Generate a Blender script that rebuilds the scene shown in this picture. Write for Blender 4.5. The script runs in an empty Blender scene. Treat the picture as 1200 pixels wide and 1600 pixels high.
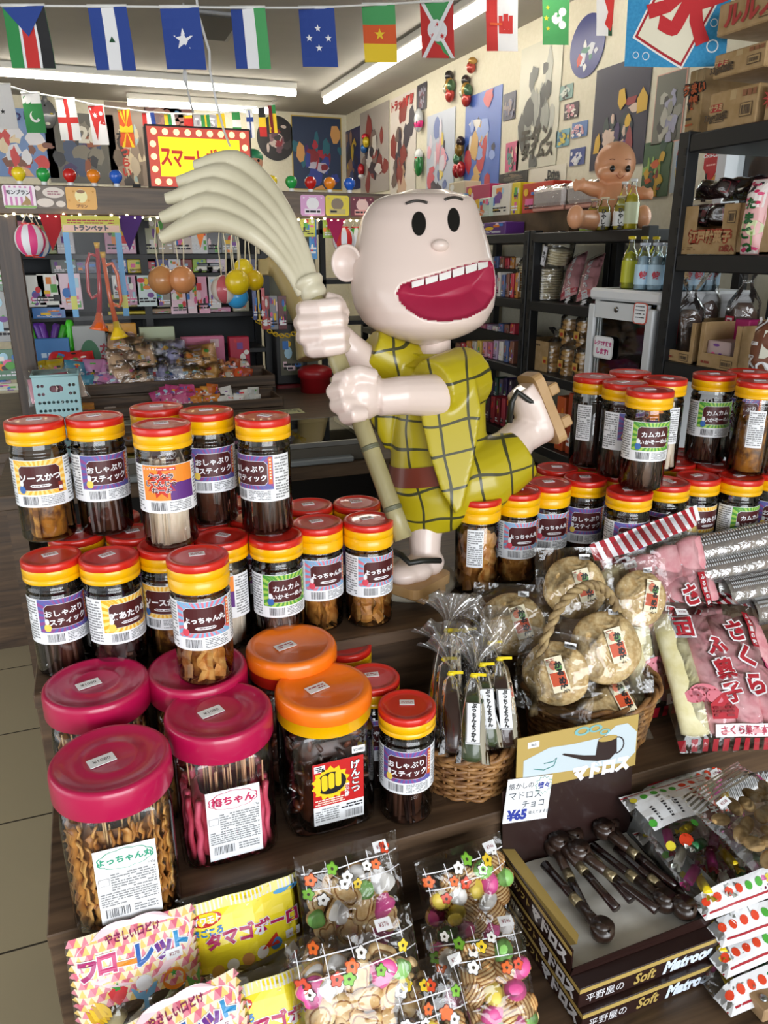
import bpy, bmesh, math, random
from math import sin, cos, pi, radians as R_
from mathutils import Vector as V, Matrix as Mx
random.seed(7)
SC = bpy.context.scene
COL = SC.collection

# ------------------------------------------------------------------ camera
CP = V((0, 0, 1.5)); PITCH = R_(18.8); YAW = R_(20.7); FPX = 1200.0
cd = bpy.data.cameras.new('camera'); cam = bpy.data.objects.new('camera', cd); COL.objects.link(cam)
cam.location = CP; cam.rotation_euler = (pi/2-PITCH, 0, -YAW)
cd.sensor_fit = 'VERTICAL'; cd.sensor_height = 24; cd.lens = 24*FPX/1600
cd.clip_start = .02; cd.clip_end = 60
SC.camera = cam
_fh = V((sin(YAW), cos(YAW), 0)); _r = V((cos(YAW), -sin(YAW), 0)); _z = V((0, 0, 1))
_f = cos(PITCH)*_fh-sin(PITCH)*_z; _u = sin(PITCH)*_fh+cos(PITCH)*_z
def ray(x, y): return _f+(x-600)/FPX*_r+(800-y)/FPX*_u
def D(x, y, t): return CP+ray(x, y)*t                    # point on the sight line of a photo pixel at depth t
def W(x, y, ax, val):                                    # ... where it meets the plane ax = val
    d = ray(x, y); i = 'xyz'.index(ax); return CP+d*((val-CP[i])/d[i])

# ------------------------------------------------------------------ world, lights, exposure
wd = bpy.data.worlds.new('world'); SC.world = wd; wd.use_nodes = True
wn = wd.node_tree.nodes; wl = wd.node_tree.links
bg = wn['Background']
sky = wn.new('ShaderNodeTexSky'); sky.sky_type = 'HOSEK_WILKIE'; sky.turbidity = 6; sky.ground_albedo = .4
sky.sun_direction = (0.25, .6, .75)
mixw = wn.new('ShaderNodeMixRGB'); mixw.inputs[0].default_value = .75
mixw.inputs[2].default_value = (.93, .97, 1, 1)
wl.new(sky.outputs[0], mixw.inputs[1]); wl.new(mixw.outputs[0], bg.inputs[0]); bg.inputs[1].default_value = 1.3
def area(name, loc, rot, sx, sy, e, col=(1, 1, 1)):
    l = bpy.data.lights.new(name, 'AREA'); l.shape = 'RECTANGLE'; l.size = sx; l.size_y = sy; l.energy = e; l.color = col
    o = bpy.data.objects.new(name, l); COL.objects.link(o); o.location = loc; o.rotation_euler = rot; return o
# daylight through the glass shop front behind the camera and through the side door
area('shopfront_daylight', (1.0, -6, 2.2), (R_(84), 0, 0), 7.0, 4.0, 540, (.94, .97, 1))
area('window_daylight', (2.5, 2.1, 1.8), (0, R_(90), 0), .7, .8, 9, (.95, .98, 1))
area('side_daylight', (-3.4, 1.6, 1.7), (0, R_(-90), 0), 2.0, 3.6, 34, (.95, .98, 1))
SC.view_settings.view_transform = 'Standard'; SC.view_settings.look = 'None'
SC.view_settings.exposure = .22; SC.view_settings.gamma = 1; SC.view_settings.use_curve_mapping = False
SC.cycles.transparent_max_bounces = 40; SC.cycles.max_bounces = 8; SC.cycles.diffuse_bounces = 4
SC.cycles.caustics_reflective = False; SC.cycles.caustics_refractive = False

# ------------------------------------------------------------------ materials
def lin(c):
    if isinstance(c, str): c = tuple(int(c[i:i+2], 16) for i in (0, 2, 4))
    return tuple(((x/255)/12.92 if x/255 <= .04045 else ((x/255+.055)/1.055)**2.4) for x in c)
_mc = {}
def pm(c, rough=.5, metal=0, coat=0, emit=0, trans=None):
    k = (c, rough, metal, coat, emit)
    if k in _mc: return _mc[k]
    m = bpy.data.materials.new('paint_%s' % (c if isinstance(c, str) else '_'.join(map(str, c)))); m.use_nodes = True
    b = m.node_tree.nodes['Principled BSDF']; l = lin(c)
    b.inputs['Base Color'].default_value = (*l, 1); b.inputs['Roughness'].default_value = rough
    b.inputs['Metallic'].default_value = metal; b.inputs['Coat Weight'].default_value = coat
    if emit: b.inputs['Emission Color'].default_value = (*l, 1); b.inputs['Emission Strength'].default_value = emit
    _mc[k] = m; return m
def nodes(name):
    m = bpy.data.materials.new(name); m.use_nodes = True
    return m, m.node_tree.nodes, m.node_tree.links, m.node_tree.nodes['Principled BSDF']
def noisy(name, c1, c2, scale=20, rough=.5, stretch=(1, 1, 1), bump=0, detail=4, lo=.35, hi=.65, coat=0, src='Object'):
    m, n, l, b = nodes(name)
    tc = n.new('ShaderNodeTexCoord'); mp = n.new('ShaderNodeMapping'); mp.inputs['Scale'].default_value = stretch
    no = n.new('ShaderNodeTexNoise'); no.inputs['Scale'].default_value = scale; no.inputs['Detail'].default_value = detail
    cr = n.new('ShaderNodeValToRGB'); cr.color_ramp.elements[0].position = lo; cr.color_ramp.elements[1].position = hi
    cr.color_ramp.elements[0].color = (*lin(c1), 1); cr.color_ramp.elements[1].color = (*lin(c2), 1)
    l.new(tc.outputs[src], mp.inputs[0]); l.new(mp.outputs[0], no.inputs['Vector']); l.new(no.outputs['Fac'], cr.inputs[0])
    l.new(cr.outputs[0], b.inputs['Base Color']); b.inputs['Roughness'].default_value = rough; b.inputs['Coat Weight'].default_value = coat
    if bump:
        bp = n.new('ShaderNodeBump'); bp.inputs['Strength'].default_value = bump; bp.inputs['Distance'].default_value = .004
        l.new(no.outputs['Fac'], bp.inputs['Height']); l.new(bp.outputs[0], b.inputs['Normal'])
    return m
def clear(name, rough=.06, gloss=1.0, base=.03, tint=(1, 1, 1), bscale=0, bstr=.5, bdist=.004, stretch=(1, 1, 1), milk=0):
    # clear plastic: a transparent sheet with a fresnel gloss on top, optionally crinkled and milky
    m = bpy.data.materials.new(name); m.use_nodes = True; n = m.node_tree.nodes; l = m.node_tree.links; n.clear()
    out = n.new('ShaderNodeOutputMaterial'); tr = n.new('ShaderNodeBsdfTransparent'); gl = n.new('ShaderNodeBsdfGlossy')
    tr.inputs[0].default_value = (*tint, 1); gl.inputs['Roughness'].default_value = rough; gl.inputs['Color'].default_value = (gloss, gloss, gloss, 1)
    fr = n.new('ShaderNodeFresnel'); fr.inputs[0].default_value = 1.5
    ad = n.new('ShaderNodeMath'); ad.operation = 'ADD'; ad.use_clamp = True; ad.inputs[1].default_value = base
    mx = n.new('ShaderNodeMixShader'); l.new(fr.outputs[0], ad.inputs[0]); l.new(ad.outputs[0], mx.inputs[0])
    l.new(tr.outputs[0], mx.inputs[1]); l.new(gl.outputs[0], mx.inputs[2])
    if bscale:
        tc = n.new('ShaderNodeTexCoord'); mp = n.new('ShaderNodeMapping'); mp.inputs['Scale'].default_value = stretch
        no = n.new('ShaderNodeTexNoise'); no.inputs['Scale'].default_value = bscale; no.inputs['Detail'].default_value = 2
        no.inputs['Distortion'].default_value = .8
        bp = n.new('ShaderNodeBump'); bp.inputs['Strength'].default_value = bstr; bp.inputs['Distance'].default_value = bdist
        l.new(tc.outputs['Object'], mp.inputs[0]); l.new(mp.outputs[0], no.inputs['Vector']); l.new(no.outputs['Fac'], bp.inputs['Height'])
        l.new(bp.outputs[0], gl.inputs['Normal']); l.new(bp.outputs[0], fr.inputs['Normal'])
    last = mx
    if milk:
        df = n.new('ShaderNodeBsdfDiffuse'); df.inputs[0].default_value = (.8, .8, .8, 1)
        m2 = n.new('ShaderNodeMixShader'); m2.inputs[0].default_value = milk
        l.new(mx.outputs[0], m2.inputs[1]); l.new(df.outputs[0], m2.inputs[2]); last = m2
    l.new(last.outputs[0], out.inputs[0]); return m
JARP = clear('clear_jar_plastic', .05, .95, .02)
FILM = clear('clear_crinkled_film', .07, 1, .015, bscale=24, bstr=.6, bdist=.012)
FILM2 = clear('clear_tied_film', .08, 1, .03, bscale=26, bstr=.6, bdist=.01, stretch=(1, .25, 1), milk=.015)
FRILL = clear('stiff_film_frill', .1, 1, .12, bscale=30, bstr=.8, bdist=.01, milk=.06)
PACKF = clear('dull_pack_film', .25, .35, .0)
GLASS = clear('glass_pane', .03, 1, .02, (.93, .96, .95))
def wood(name, c1, c2, axis=0, scale=6, rough=.45, plank=0):
    m, n, l, b = nodes(name)
    tc = n.new('ShaderNodeTexCoord'); mp = n.new('ShaderNodeMapping')
    s = [18, 18, 18]; s[axis] = 1.2; mp.inputs['Scale'].default_value = s
    no = n.new('ShaderNodeTexNoise'); no.inputs['Scale'].default_value = scale/3; no.inputs['Detail'].default_value = 6; no.inputs['Distortion'].default_value = 1.2
    cr = n.new('ShaderNodeValToRGB'); cr.color_ramp.elements[0].position = .3; cr.color_ramp.elements[1].position = .72
    cr.color_ramp.elements[0].color = (*lin(c1), 1); cr.color_ramp.elements[1].color = (*lin(c2), 1)
    l.new(tc.outputs['Object'], mp.inputs[0]); l.new(mp.outputs[0], no.inputs['Vector']); l.new(no.outputs['Fac'], cr.inputs[0])
    l.new(cr.outputs[0], b.inputs['Base Color']); b.inputs['Roughness'].default_value = rough
    bp = n.new('ShaderNodeBump'); bp.inputs['Strength'].default_value = .25; bp.inputs['Distance'].default_value = .002
    l.new(no.outputs['Fac'], bp.inputs['Height']); l.new(bp.outputs[0], b.inputs['Normal']); return m
WOODD = wood('dark_walnut_board', '3a2b20', '6b543f'); WOODY = wood('dark_walnut_post', '2e231c', '5b4636', 2)
WOODC = wood('grey_brown_counter', '43352a', '6f5a46'); CARTON = noisy('corrugated_cardboard', 'a08256', 'b0926a', 30, .8)
WHITE = pm('e9e9ee', .55); PAPER = pm('eceef2', .5); INK = pm('26242c', .6); BLACK = pm('101012', .5); STEEL = pm('17191c', .45)
RED = pm('cc2419', .28, coat=.3); YEL = pm('f0b400', .3, coat=.3); GREY = pm('8d8f92', .6)

# ------------------------------------------------------------------ mesh builder
class MB:
    def __init__(s): s.v = []; s.f = []; s.m = []; s.s = []; s.mats = []; s.uv = []
    def mi(s, m):
        if m not in s.mats: s.mats.append(m)
        return s.mats.index(m)
    def n(s): return len(s.v)
    def add(s, vs, fs, mat, M=None, sm=False, uv=None):
        b = len(s.v); k = s.mi(mat)
        s.v.extend((M @ V(p)) if M is not None else V(p) for p in vs)
        for i, f in enumerate(fs):
            s.f.append(tuple(b+j for j in f)); s.m.append(k); s.s.append(sm); s.uv.append(uv[i] if uv else None)
        return s
    def warp(s, fn, start=0):
        for i in range(start, len(s.v)): s.v[i] = V(fn(s.v[i]))
        return s
    def box(s, c, d, mat, M=None, bev=0):
        x, y, z = (q/2 for q in d); c = V(c)
        if not bev:
            vs = [c+V((a*x, b*y, e*z)) for e in (-1, 1) for b in (-1, 1) for a in (-1, 1)]
            return s.add(vs, [(0, 2, 3, 1), (4, 5, 7, 6), (0, 1, 5, 4), (2, 6, 7, 3), (0, 4, 6, 2), (1, 3, 7, 5)], mat, M)
        vs = []; ix = {}
        for a in (-1, 1):
            for b in (-1, 1):
                for e in (-1, 1):
                    for ax in range(3):
                        p = [a*(x-bev), b*(y-bev), e*(z-bev)]; p[ax] = (a*x, b*y, e*z)[ax]
                        ix[a, b, e, ax] = len(vs); vs.append(c+V(p))
        fs = []
        for q in (-1, 1):
            fs.append([ix[q, b, e, 0] for b, e in ((-1, -1), (1, -1), (1, 1), (-1, 1))][::q])
            fs.append([ix[b, q, e, 1] for b, e in ((-1, -1), (1, -1), (1, 1), (-1, 1))][::-q])
            fs.append([ix[b, e, q, 2] for b, e in ((-1, -1), (1, -1), (1, 1), (-1, 1))][::q])
        for p in (-1, 1):
            for q in (-1, 1):
                fs.append([ix[p, q, -1, 0], ix[p, q, 1, 0], ix[p, q, 1, 1], ix[p, q, -1, 1]])
                fs.append([ix[p, -1, q, 0], ix[p, 1, q, 0], ix[p, 1, q, 2], ix[p, -1, q, 2]])
                fs.append([ix[-1, p, q, 1], ix[1, p, q, 1], ix[1, p, q, 2], ix[-1, p, q, 2]])
        for a in (-1, 1):
            for b in (-1, 1):
                for e in (-1, 1): fs.append([ix[a, b, e, i] for i in range(3)])
        return s.add(vs, fs, mat, M)
    def grid(s, fn, nu, nv, mat, M=None, sm=True, cu=False, uvs=None):
        vs = [fn(i/nu, j/nv) for j in range(nv+1) for i in range(nu if cu else nu+1)]
        w = nu if cu else nu+1; fs = []; uv = []
        for j in range(nv):
            for i in range(nu):
                a = i+j*w; b = (i+1) % w+j*w if cu else a+1
                fs.append((a, b, b+w, a+w))
                if uvs: uv.append(tuple((u*uvs[0], v*uvs[1]) for u, v in ((i/nu, j/nv), ((i+1)/nu, j/nv), ((i+1)/nu, (j+1)/nv), (i/nu, (j+1)/nv))))
        return s.add(vs, fs, mat, M, sm, uv if uvs else None)
    def lathe(s, prof, mat, n=24, M=None, sm=True, cap=True):
        k = len(prof); vs = [(r*cos(2*pi*i/n), r*sin(2*pi*i/n), z) for r, z in prof for i in range(n)]
        fs = [(i+j*n, (i+1) % n+j*n, (i+1) % n+(j+1)*n, i+(j+1)*n) for j in range(k-1) for i in range(n)]
        s.add(vs, fs, mat, M, sm)
        if cap:
            if prof[0][0] > 1e-6: s.add(vs[:n], [tuple(range(n))[::-1]], mat, M)
            if prof[-1][0] > 1e-6: s.add(vs[-n:], [tuple(range(n))], mat, M)
        return s
    def tube(s, pts, r, mat, n=8, M=None, sm=True, closed=False, flat=1.0):
        pts = [V(p) for p in pts]; k = len(pts); rr = r if isinstance(r, (list, tuple)) else [r]*k
        vs = []; up = None
        for i, p in enumerate(pts):
            if closed: t = (pts[(i+1) % k]-pts[i-1])
            else: t = pts[min(i+1, k-1)]-pts[max(i-1, 0)]
            t = t.normalized() if t.length > 1e-9 else V((0, 0, 1))
            if up is None: up = V((0, 0, 1)) if abs(t.z) < .9 else V((1, 0, 0))
            a = up-t*up.dot(t)
            a = a.normalized() if a.length > 1e-6 else t.orthogonal().normalized()
            up = a; b = t.cross(a)
            for q in range(n):
                w = 2*pi*q/n; vs.append(p+a*(rr[i]*flat*sin(w))+b*(rr[i]*cos(w)))
        m = k if closed else k-1
        fs = [(i*n+q, i*n+(q+1) % n, ((i+1) % k)*n+(q+1) % n, ((i+1) % k)*n+q) for i in range(m) for q in range(n)]
        if not closed: fs += [tuple(range(n))[::-1], tuple((k-1)*n+q for q in range(n))]
        return s.add(vs, fs, mat, M, sm)
    def ball(s, c, r, mat, nu=16, nv=10, M=None, fn=None):
        r = (r, r, r) if not isinstance(r, (tuple, list)) else r; c = V(c)
        def g(u, v):
            a = 2*pi*u; b = pi*(v-.5); p = V((r[0]*cos(b)*cos(a), r[1]*cos(b)*sin(a), r[2]*sin(b)))
            if fn: p = V(fn(p))
            return c+p
        return s.grid(g, nu, nv, mat, M, True, True)
    def prism(s, poly, z0, z1, mat, M=None, sm=False, side=None):
        n = len(poly); vs = [(x, y, z0) for x, y in poly]+[(x, y, z1) for x, y in poly]
        if abs(z1-z0) < 1e-9: return s.add(vs[n:], [tuple(range(n))], mat, M)
        s.add(vs, [tuple(range(n))[::-1], tuple(range(n, 2*n))], mat, M)
        return s.add(vs, [(i, (i+1) % n, n+(i+1) % n, n+i) for i in range(n)], side or mat, M, sm)
    def rect(s, x0, y0, x1, y1, mat, z=0, M=None, nx=1, ny=1):
        return s.grid(lambda u, v: (x0+(x1-x0)*u, y0+(y1-y0)*v, z), nx, ny, mat, M, False)
    def text(s, body, size, mat, cx=0, cy=0, z=0, M=None, bold=0, rot=0, vert=False, sx=1, shear=0, center=True):
        # body lettering as filled outlines, centred on (cx, cy); vert stacks the characters downwards
        if vert:
            k = len(body)
            for i, ch in enumerate(body):
                s.text(ch, size, mat, cx, cy+((k-1)/2-i)*size*1.02, z, M, bold, rot, False, sx)
            return s
        vs, fs = glyphs(body, bold)
        if not vs: return s
        xs = [p[0] for p in vs]; ys = [p[1] for p in vs]; mx = (min(xs)+max(xs))/2; my = (min(ys)+max(ys))/2
        if not center: mx = min(xs); my = 0
        ca, sa = cos(rot), sin(rot); o = []
        for x, y in vs:
            x = (x-mx)*size*sx+shear*(y-my)*size; y = (y-my)*size; o.append((cx+x*ca-y*sa, cy+x*sa+y*ca, z))
        return s.add(o, fs, mat, M)
    def lines(s, x0, y0, x1, y1, n, mat, z=0, M=None, dash=True, fill=.55):
        # a block of print too small to read: rows of short marks
        h = (y1-y0)/n
        for i in range(n):
            y = y1-(i+.5)*h; x = x0
            while x < x1-1e-4:
                w = h*random.uniform(.5, 2.2) if dash else x1-x0
                e = min(x+w, x1)
                if random.random() < .88: s.rect(x, y-h*fill/2, e, y+h*fill/2, mat, z, M)
                x = e+h*.25
        return s
    def barcode(s, x0, y0, x1, y1, z=0, M=None):
        x = x0
        while x < x1:
            w = (x1-x0)*random.choice((.012, .02, .035)); s.rect(x, y0, min(x+w, x1), y1, INK, z, M); x += w+(x1-x0)*random.choice((.015, .025, .04))
        return s
    def build(s, name):
        me = bpy.data.meshes.new(name); me.from_pydata([tuple(p) for p in s.v], [], s.f)
        for m in s.mats: me.materials.append(m)
        me.polygons.foreach_set('material_index', s.m); me.polygons.foreach_set('use_smooth', s.s)
        if any(u is not None for u in s.uv):
            lay = me.uv_layers.new(name='UVMap'); i = 0
            for p, u in zip(me.polygons, s.uv):
                for q in range(p.loop_total):
                    if u is not None: lay.data[i].uv = u[q]
                    i += 1
        me.update(); return me
_gc = {}
def glyphs(body, bold=0):
    k = (body, bold)
    if k not in _gc:
        c = bpy.data.curves.new('t', 'FONT'); c.body = body; c.fill_mode = 'FRONT'; c.offset = bold; c.resolution_u = 2
        o = bpy.data.objects.new('t', c); m = o.to_mesh()
        _gc[k] = ([(v.co.x, v.co.y) for v in m.vertices], [tuple(p.vertices) for p in m.polygons])
        o.to_mesh_clear(); bpy.data.objects.remove(o); bpy.data.curves.remove(c)
    return _gc[k]
def holed(outer, holes, depth=0):
    # a flat plate with holes cut through it: (verts, faces)
    c = bpy.data.curves.new('h', 'CURVE'); c.dimensions = '2D'; c.fill_mode = 'BOTH' if depth else 'FRONT'; c.extrude = depth/2
    for pl in [outer]+holes:
        sp = c.splines.new('POLY'); sp.points.add(len(pl)-1); sp.use_cyclic_u = True
        for q, p in zip(sp.points, pl): q.co = (p[0], p[1], 0, 1)
    o = bpy.data.objects.new('h', c); m = o.to_mesh()
    r = ([tuple(v.co) for v in m.vertices], [tuple(p.vertices) for p in m.polygons])
    o.to_mesh_clear(); bpy.data.objects.remove(o); bpy.data.curves.remove(c); return r
def circ(cx, cy, rx, ry=None, n=12, a0=0): ry = ry or rx; return [(cx+rx*cos(a0+2*pi*i/n), cy+ry*sin(a0+2*pi*i/n)) for i in range(n)]
def rrect(w, h, r, n=4, cx=0, cy=0):
    o = []
    for sx, sy, a in ((1, 1, 0), (-1, 1, 90), (-1, -1, 180), (1, -1, 270)):
        for i in range(n+1):
            t = R_(a+90*i/n); o.append((cx+sx*(w/2-r)+r*cos(t), cy+sy*(h/2-r)+r*sin(t)))
    return o
def star(cx, cy, r, n=5, k=.4, a0=pi/2): return [(cx+(r if i % 2 == 0 else r*k)*cos(a0+pi*i/n), cy+(r if i % 2 == 0 else r*k)*sin(a0+pi*i/n)) for i in range(2*n)]
def flower(cx, cy, r, n=5, m=5): return [(cx+r*(.62+.38*abs(cos(n*t/2)))*cos(t), cy+r*(.62+.38*abs(cos(n*t/2)))*sin(t)) for t in (2*pi*i/(n*m) for i in range(n*m))]
def frame(o, xd, yd):
    x = V(xd).normalized(); y = V(yd); y = (y-x*y.dot(x)).normalized(); z = x.cross(y); o = V(o)
    return Mx(((x.x, y.x, z.x, o.x), (x.y, y.y, z.y, o.y), (x.z, y.z, z.z, o.z), (0, 0, 0, 1)))

# ------------------------------------------------------------------ scene graph
def thing(name, label, cat, loc=(0, 0, 0), rz=0, group=None):
    o = bpy.data.objects.new(name, None); COL.objects.link(o); o.location = loc; o.rotation_euler = (0, 0, rz)
    o.empty_display_size = .02
    return tag(o, label, cat, group)
def tag(o, label=None, cat=None, group=None, kind=None):
    for k, v in (('label', label), ('category', cat), ('group', group), ('kind', kind)):
        if v: o[k] = v
    return o
def obj(name, mb, parent=None, label=None, kind=None, world=False):
    # one mesh object; with world=True the shape was given in room coordinates and is moved into the parent's frame
    if isinstance(mb, MB):
        if world and parent is not None:
            p = parent; off = V((0, 0, 0))
            while p is not None: off += p.location; p = p.parent
            mb.v = [q-off for q in mb.v]
        me = mb.build(name)
    else: me = mb
    o = bpy.data.objects.new(name, me); COL.objects.link(o)
    if parent is not None: o.parent = parent
    if label: o['label'] = label
    if kind: o['kind'] = kind
    return o
def solo(name, mb, label, cat, loc=None, group=None, M=None):
    # a thing that is one mesh; its origin goes to loc
    if loc is not None: l = V(loc); mb.v = [q-l for q in mb.v]
    o = obj(name, mb); tag(o, label, cat, group)
    if loc is not None: o.location = loc
    if M is not None: o.matrix_world = M
    return o
def struct(name, mb): return tag(obj(name, mb), kind='structure')
_kids = {}
def dup(root, label=None, loc=None, rz=None, group=None, M=None):
    def cp(o, par):
        c = o.copy(); COL.objects.link(c)
        if par is not None: c.parent = par
        for ch in KID(o): cp(ch, c)
        return c
    c = cp(root, None)
    if label: c['label'] = label
    if group: c['group'] = group
    if loc is not None: c.location = loc
    if rz is not None: c.rotation_euler = (0, 0, rz)
    if M is not None: c.matrix_world = M
    return c
def KID(o): return list(o.children)
def place(o, M): o.matrix_world = M; return o
def blob(mb, name, voxel=.004, smooth=6, mat=None):
    # fuse overlapping shapes into one continuous skin
    o = obj(name, mb); r = o.modifiers.new('r', 'REMESH'); r.mode = 'VOXEL'; r.voxel_size = voxel; r.use_smooth_shade = True
    s = o.modifiers.new('s', 'SMOOTH'); s.iterations = smooth; s.factor = .5
    dg = bpy.context.evaluated_depsgraph_get(); me = bpy.data.meshes.new_from_object(o.evaluated_get(dg))
    bpy.data.objects.remove(o); me.name = name
    me.materials.clear()
    if mat: me.materials.append(mat)
    return me
ORD = ['first', 'second', 'third', 'fourth', 'fifth', 'sixth', 'seventh', 'eighth', 'ninth', 'tenth', 'eleventh', 'twelfth', 'thirteenth', 'fourteenth', 'fifteenth', 'sixteenth']

# ================================================================== room shell
XR, YB, ZC = 2.29, 6.98, 2.6
m, n, l, b = nodes('beige_floor_tiles')
tc = n.new('ShaderNodeTexCoord'); mp = n.new('ShaderNodeMapping'); mp.inputs['Location'].default_value = (.11, -1.537, 0)
br = n.new('ShaderNodeTexBrick'); br.offset = 0; br.inputs['Scale'].default_value = 1; br.inputs['Mortar Size'].default_value = .003
br.inputs['Brick Width'].default_value = .455; br.inputs['Row Height'].default_value = .455
br.inputs['Color1'].default_value = (*lin('a89b7e'), 1); br.inputs['Color2'].default_value = (*lin('aca084'), 1); br.inputs['Mortar'].default_value = (*lin('3a342c'), 1)
l.new(tc.outputs['Object'], mp.inputs[0]); l.new(mp.outputs[0], br.inputs[0]); l.new(br.outputs[0], b.inputs['Base Color']); b.inputs['Roughness'].default_value = .22
FLOORM = m
struct('floor', MB().box((-.3, 2.2, -.05), (7, 10, .1), FLOORM))
struct('ceiling', MB().box((-.3, 2.2, ZC+.05), (7, 10, .1), noisy('ceiling_paint', 'a5a198', 'aaa69d', 4, .9)))
WALLM = noisy('cream_wallpaper', 'd8d2bc', 'ded8c4', 60, .85, bump=.1)
struct('wall_back', MB().box((-.3, YB+.05, ZC/2), (7, .1, ZC), WALLM))
mb = MB()     # the right wall with its window hole
wy0, wy1, wz0, wz1 = 1.72, 2.5, 1.5, 2.1
for y0, y1, z0, z1 in ((-2.5, wy0, 0, ZC), (wy1, YB, 0, ZC), (wy0, wy1, 0, wz0), (wy0, wy1, wz1, ZC)):
    mb.box((XR+.05, (y0+y1)/2, (z0+z1)/2), (.1, y1-y0, z1-z0), WALLM)
struct('wall_right', mb)
struct('wall_left', MB().box((-3.75, 4.7, ZC/2), (.1, 4.6, ZC), WALLM))
mb = MB()
for z in (wz0+.02, wz1-.02): mb.box((XR+.03, (wy0+wy1)/2, z), (.08, wy1-wy0, .04), pm('c9cbd0', .4))
for y in (wy0+.02, (wy0+wy1)/2, wy1-.02): mb.box((XR+.03, y, (wz0+wz1)/2), (.08, .045, wz1-wz0), pm('c9cbd0', .4))
o = struct('window_1', mb)
obj('window_pane', MB().box((XR+.05, (wy0+wy1)/2, (wz0+wz1)/2), (.006, wy1-wy0-.04, wz1-wz0-.04), GLASS), o)
# ceiling lamps and vent
TUBE = pm('fff8ea', .5, emit=17.0); LAMPB = pm('dcdad2', .5)
def ceiling_lamp(p0, p1, label, along):
    p0 = V(p0); p1 = V(p1); c = (p0+p1)/2; L = (p1-p0).length
    t = thing('ceiling_lamp', label, 'ceiling light', (c.x, c.y, ZC), 0 if along == 'x' else pi/2, 'bare tube lamps on the ceiling')
    obj('housing', MB().box((0, 0, -.021), (L, .075, .042), LAMPB, bev=.006), t)
    obj('light_tube', MB().lathe([(.0, -L/2), (.022, -L/2+.003), (.022, L/2-.003), (0, L/2)], TUBE, 12, Mx.Translation((0, 0, -.06)) @ Mx.Rotation(pi/2, 4, 'Y')), t)
ceiling_lamp((-.75, 5.84, 0), (1.55, 5.84, 0), 'long fluorescent tube lamp crossing the ceiling at left, nearer of the two', 'x')
ceiling_lamp((.47, 6.62, 0), (1.55, 6.62, 0), 'short fluorescent tube lamp close to the back wall', 'x')
ceiling_lamp((1.83, 6.05, 0), (1.83, 2.9, 0), 'fluorescent tube lamp running along the right wall towards the viewer', 'y')
p = W(330, 38, 'z', ZC)
t = thing('ceiling_vent', 'dark slatted air vent in the ceiling behind the white hanging cord', 'vent', (p.x, p.y, ZC))
obj('frame', MB().box((0, 0, -.008), (.26, .5, .016), GREY, bev=.004), t)
obj('slats', MB().box((0, 0, -.013), (.21, .45, .014), pm('34322e', .7)), t)

# ================================================================== tiered display stand
Z0, Z1, Z2 = .40, .59, .815
XA, XB = -.15, 1.5
st = thing('display_stand', 'dark wooden three-step display stand carrying all the jars and snack bags', 'display stand', (.8, .95, 0))
def plank(name, x0, x1, y0, y1, z0, z1): obj(name, MB().box(((x0+x1)/2, (y0+y1)/2, (z0+z1)/2), (x1-x0, y1-y0, z1-z0), WOODD, bev=.002), st, world=True)
plank('lower_shelf', XA, XB, .40, .946, Z0-.03, Z0); plank('middle_shelf', XA, XB, .94, 1.234, Z1-.025, Z1)
plank('top_shelf', XA, XB, 1.215, 1.7, Z2-.025, Z2)
plank('riser', XA, XB, .9465, .965, Z0-.03, Z1-.0255); plank('riser', XA, XB, 1.2345, 1.255, Z1-.025, Z2-.0255)
plank('side_panel', XA, XA+.02, .42, 1.6, 0, Z0-.031); plank('side_panel', XB-.02, XB, .42, 1.6, 0, Z0-.031)
plank('side_panel', XA, XA+.02, .966, 1.68, Z0-.03, Z1-.026); plank('side_panel', XA, XA+.02, 1.256, 1.68, Z1-.024, Z2-.026)
plank('kickboard', XA+.021, XB-.021, .45, .47, 0, Z0-.031)
p = W(1185, 1580, 'z', Z0)
t = thing('wood_block', 'small pale wooden block with a screw in it, lower right corner of the stand', 'block', p)
obj('block', MB().box((.02, -.0, .012), (.06, .035, .024), pm('a98a66', .6), bev=.002), t)
obj('screw', MB().lathe([(.006, .024), (.006, .026), (.0, .0265)], pm('9aa0a4', .3, 1), 10, Mx.Translation((0.005, 0, 0))), t)

# ================================================================== small screw-top jars
JR, JH = .0455, .208
FY = .8
def warpR(R): return lambda p: V(((R+p.z)*sin(p.x/R), -(R+p.z)*cos(p.x/R), p.y))
def rays(mb, x0, y0, x1, y1, ca, cb, z, n=24):
    mb.rect(x0, y0, x1, y1, ca, z, nx=14)
    cx, cy = (x0+x1)/2, (y0+y1)/2
    def edge(a):
        dx, dy = cos(a), sin(a); k = min((x1-x0)/2/abs(dx) if abs(dx) > 1e-6 else 9, (y1-y0)/2/abs(dy) if abs(dy) > 1e-6 else 9); return cx+dx*k, cy+dy*k
    for i in range(n):
        a, c = 2*pi*i/n, 2*pi*(i+.5)/n; p, q = edge(a), edge(c)
        vs = []
        for j in range(5):
            k = .3+.7*j/4; vs += [(cx+(p[0]-cx)*k, cy+(p[1]-cy)*k, z+.0001), (cx+(q[0]-cx)*k, cy+(q[1]-cy)*k, z+.0001)]
        mb.add(vs, [(2*j, 2*j+1, 2*j+3, 2*j+2) for j in range(4)], cb)
MAROON = pm('4a1518', .4); ORG = pm('d8642a', .45); CREAM = pm('efe6c8', .5)
def gridpoly(mb, x0, y0, x1, y1, r, mat, z, n=12):       # rounded panel cut in strips so that it bends with the jar
    vs = []
    for i in range(n+1):
        x = x0+(x1-x0)*i/n; d = min(x-x0, x1-x); k = 0 if d >= r else r-math.sqrt(max(0, r*r-(r-d)**2)); vs += [(x, y0+k, z), (x, y1-k, z)]
    mb.add(vs, [(2*i, 2*i+2, 2*i+3, 2*i+1) for i in range(n)], mat)
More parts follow.
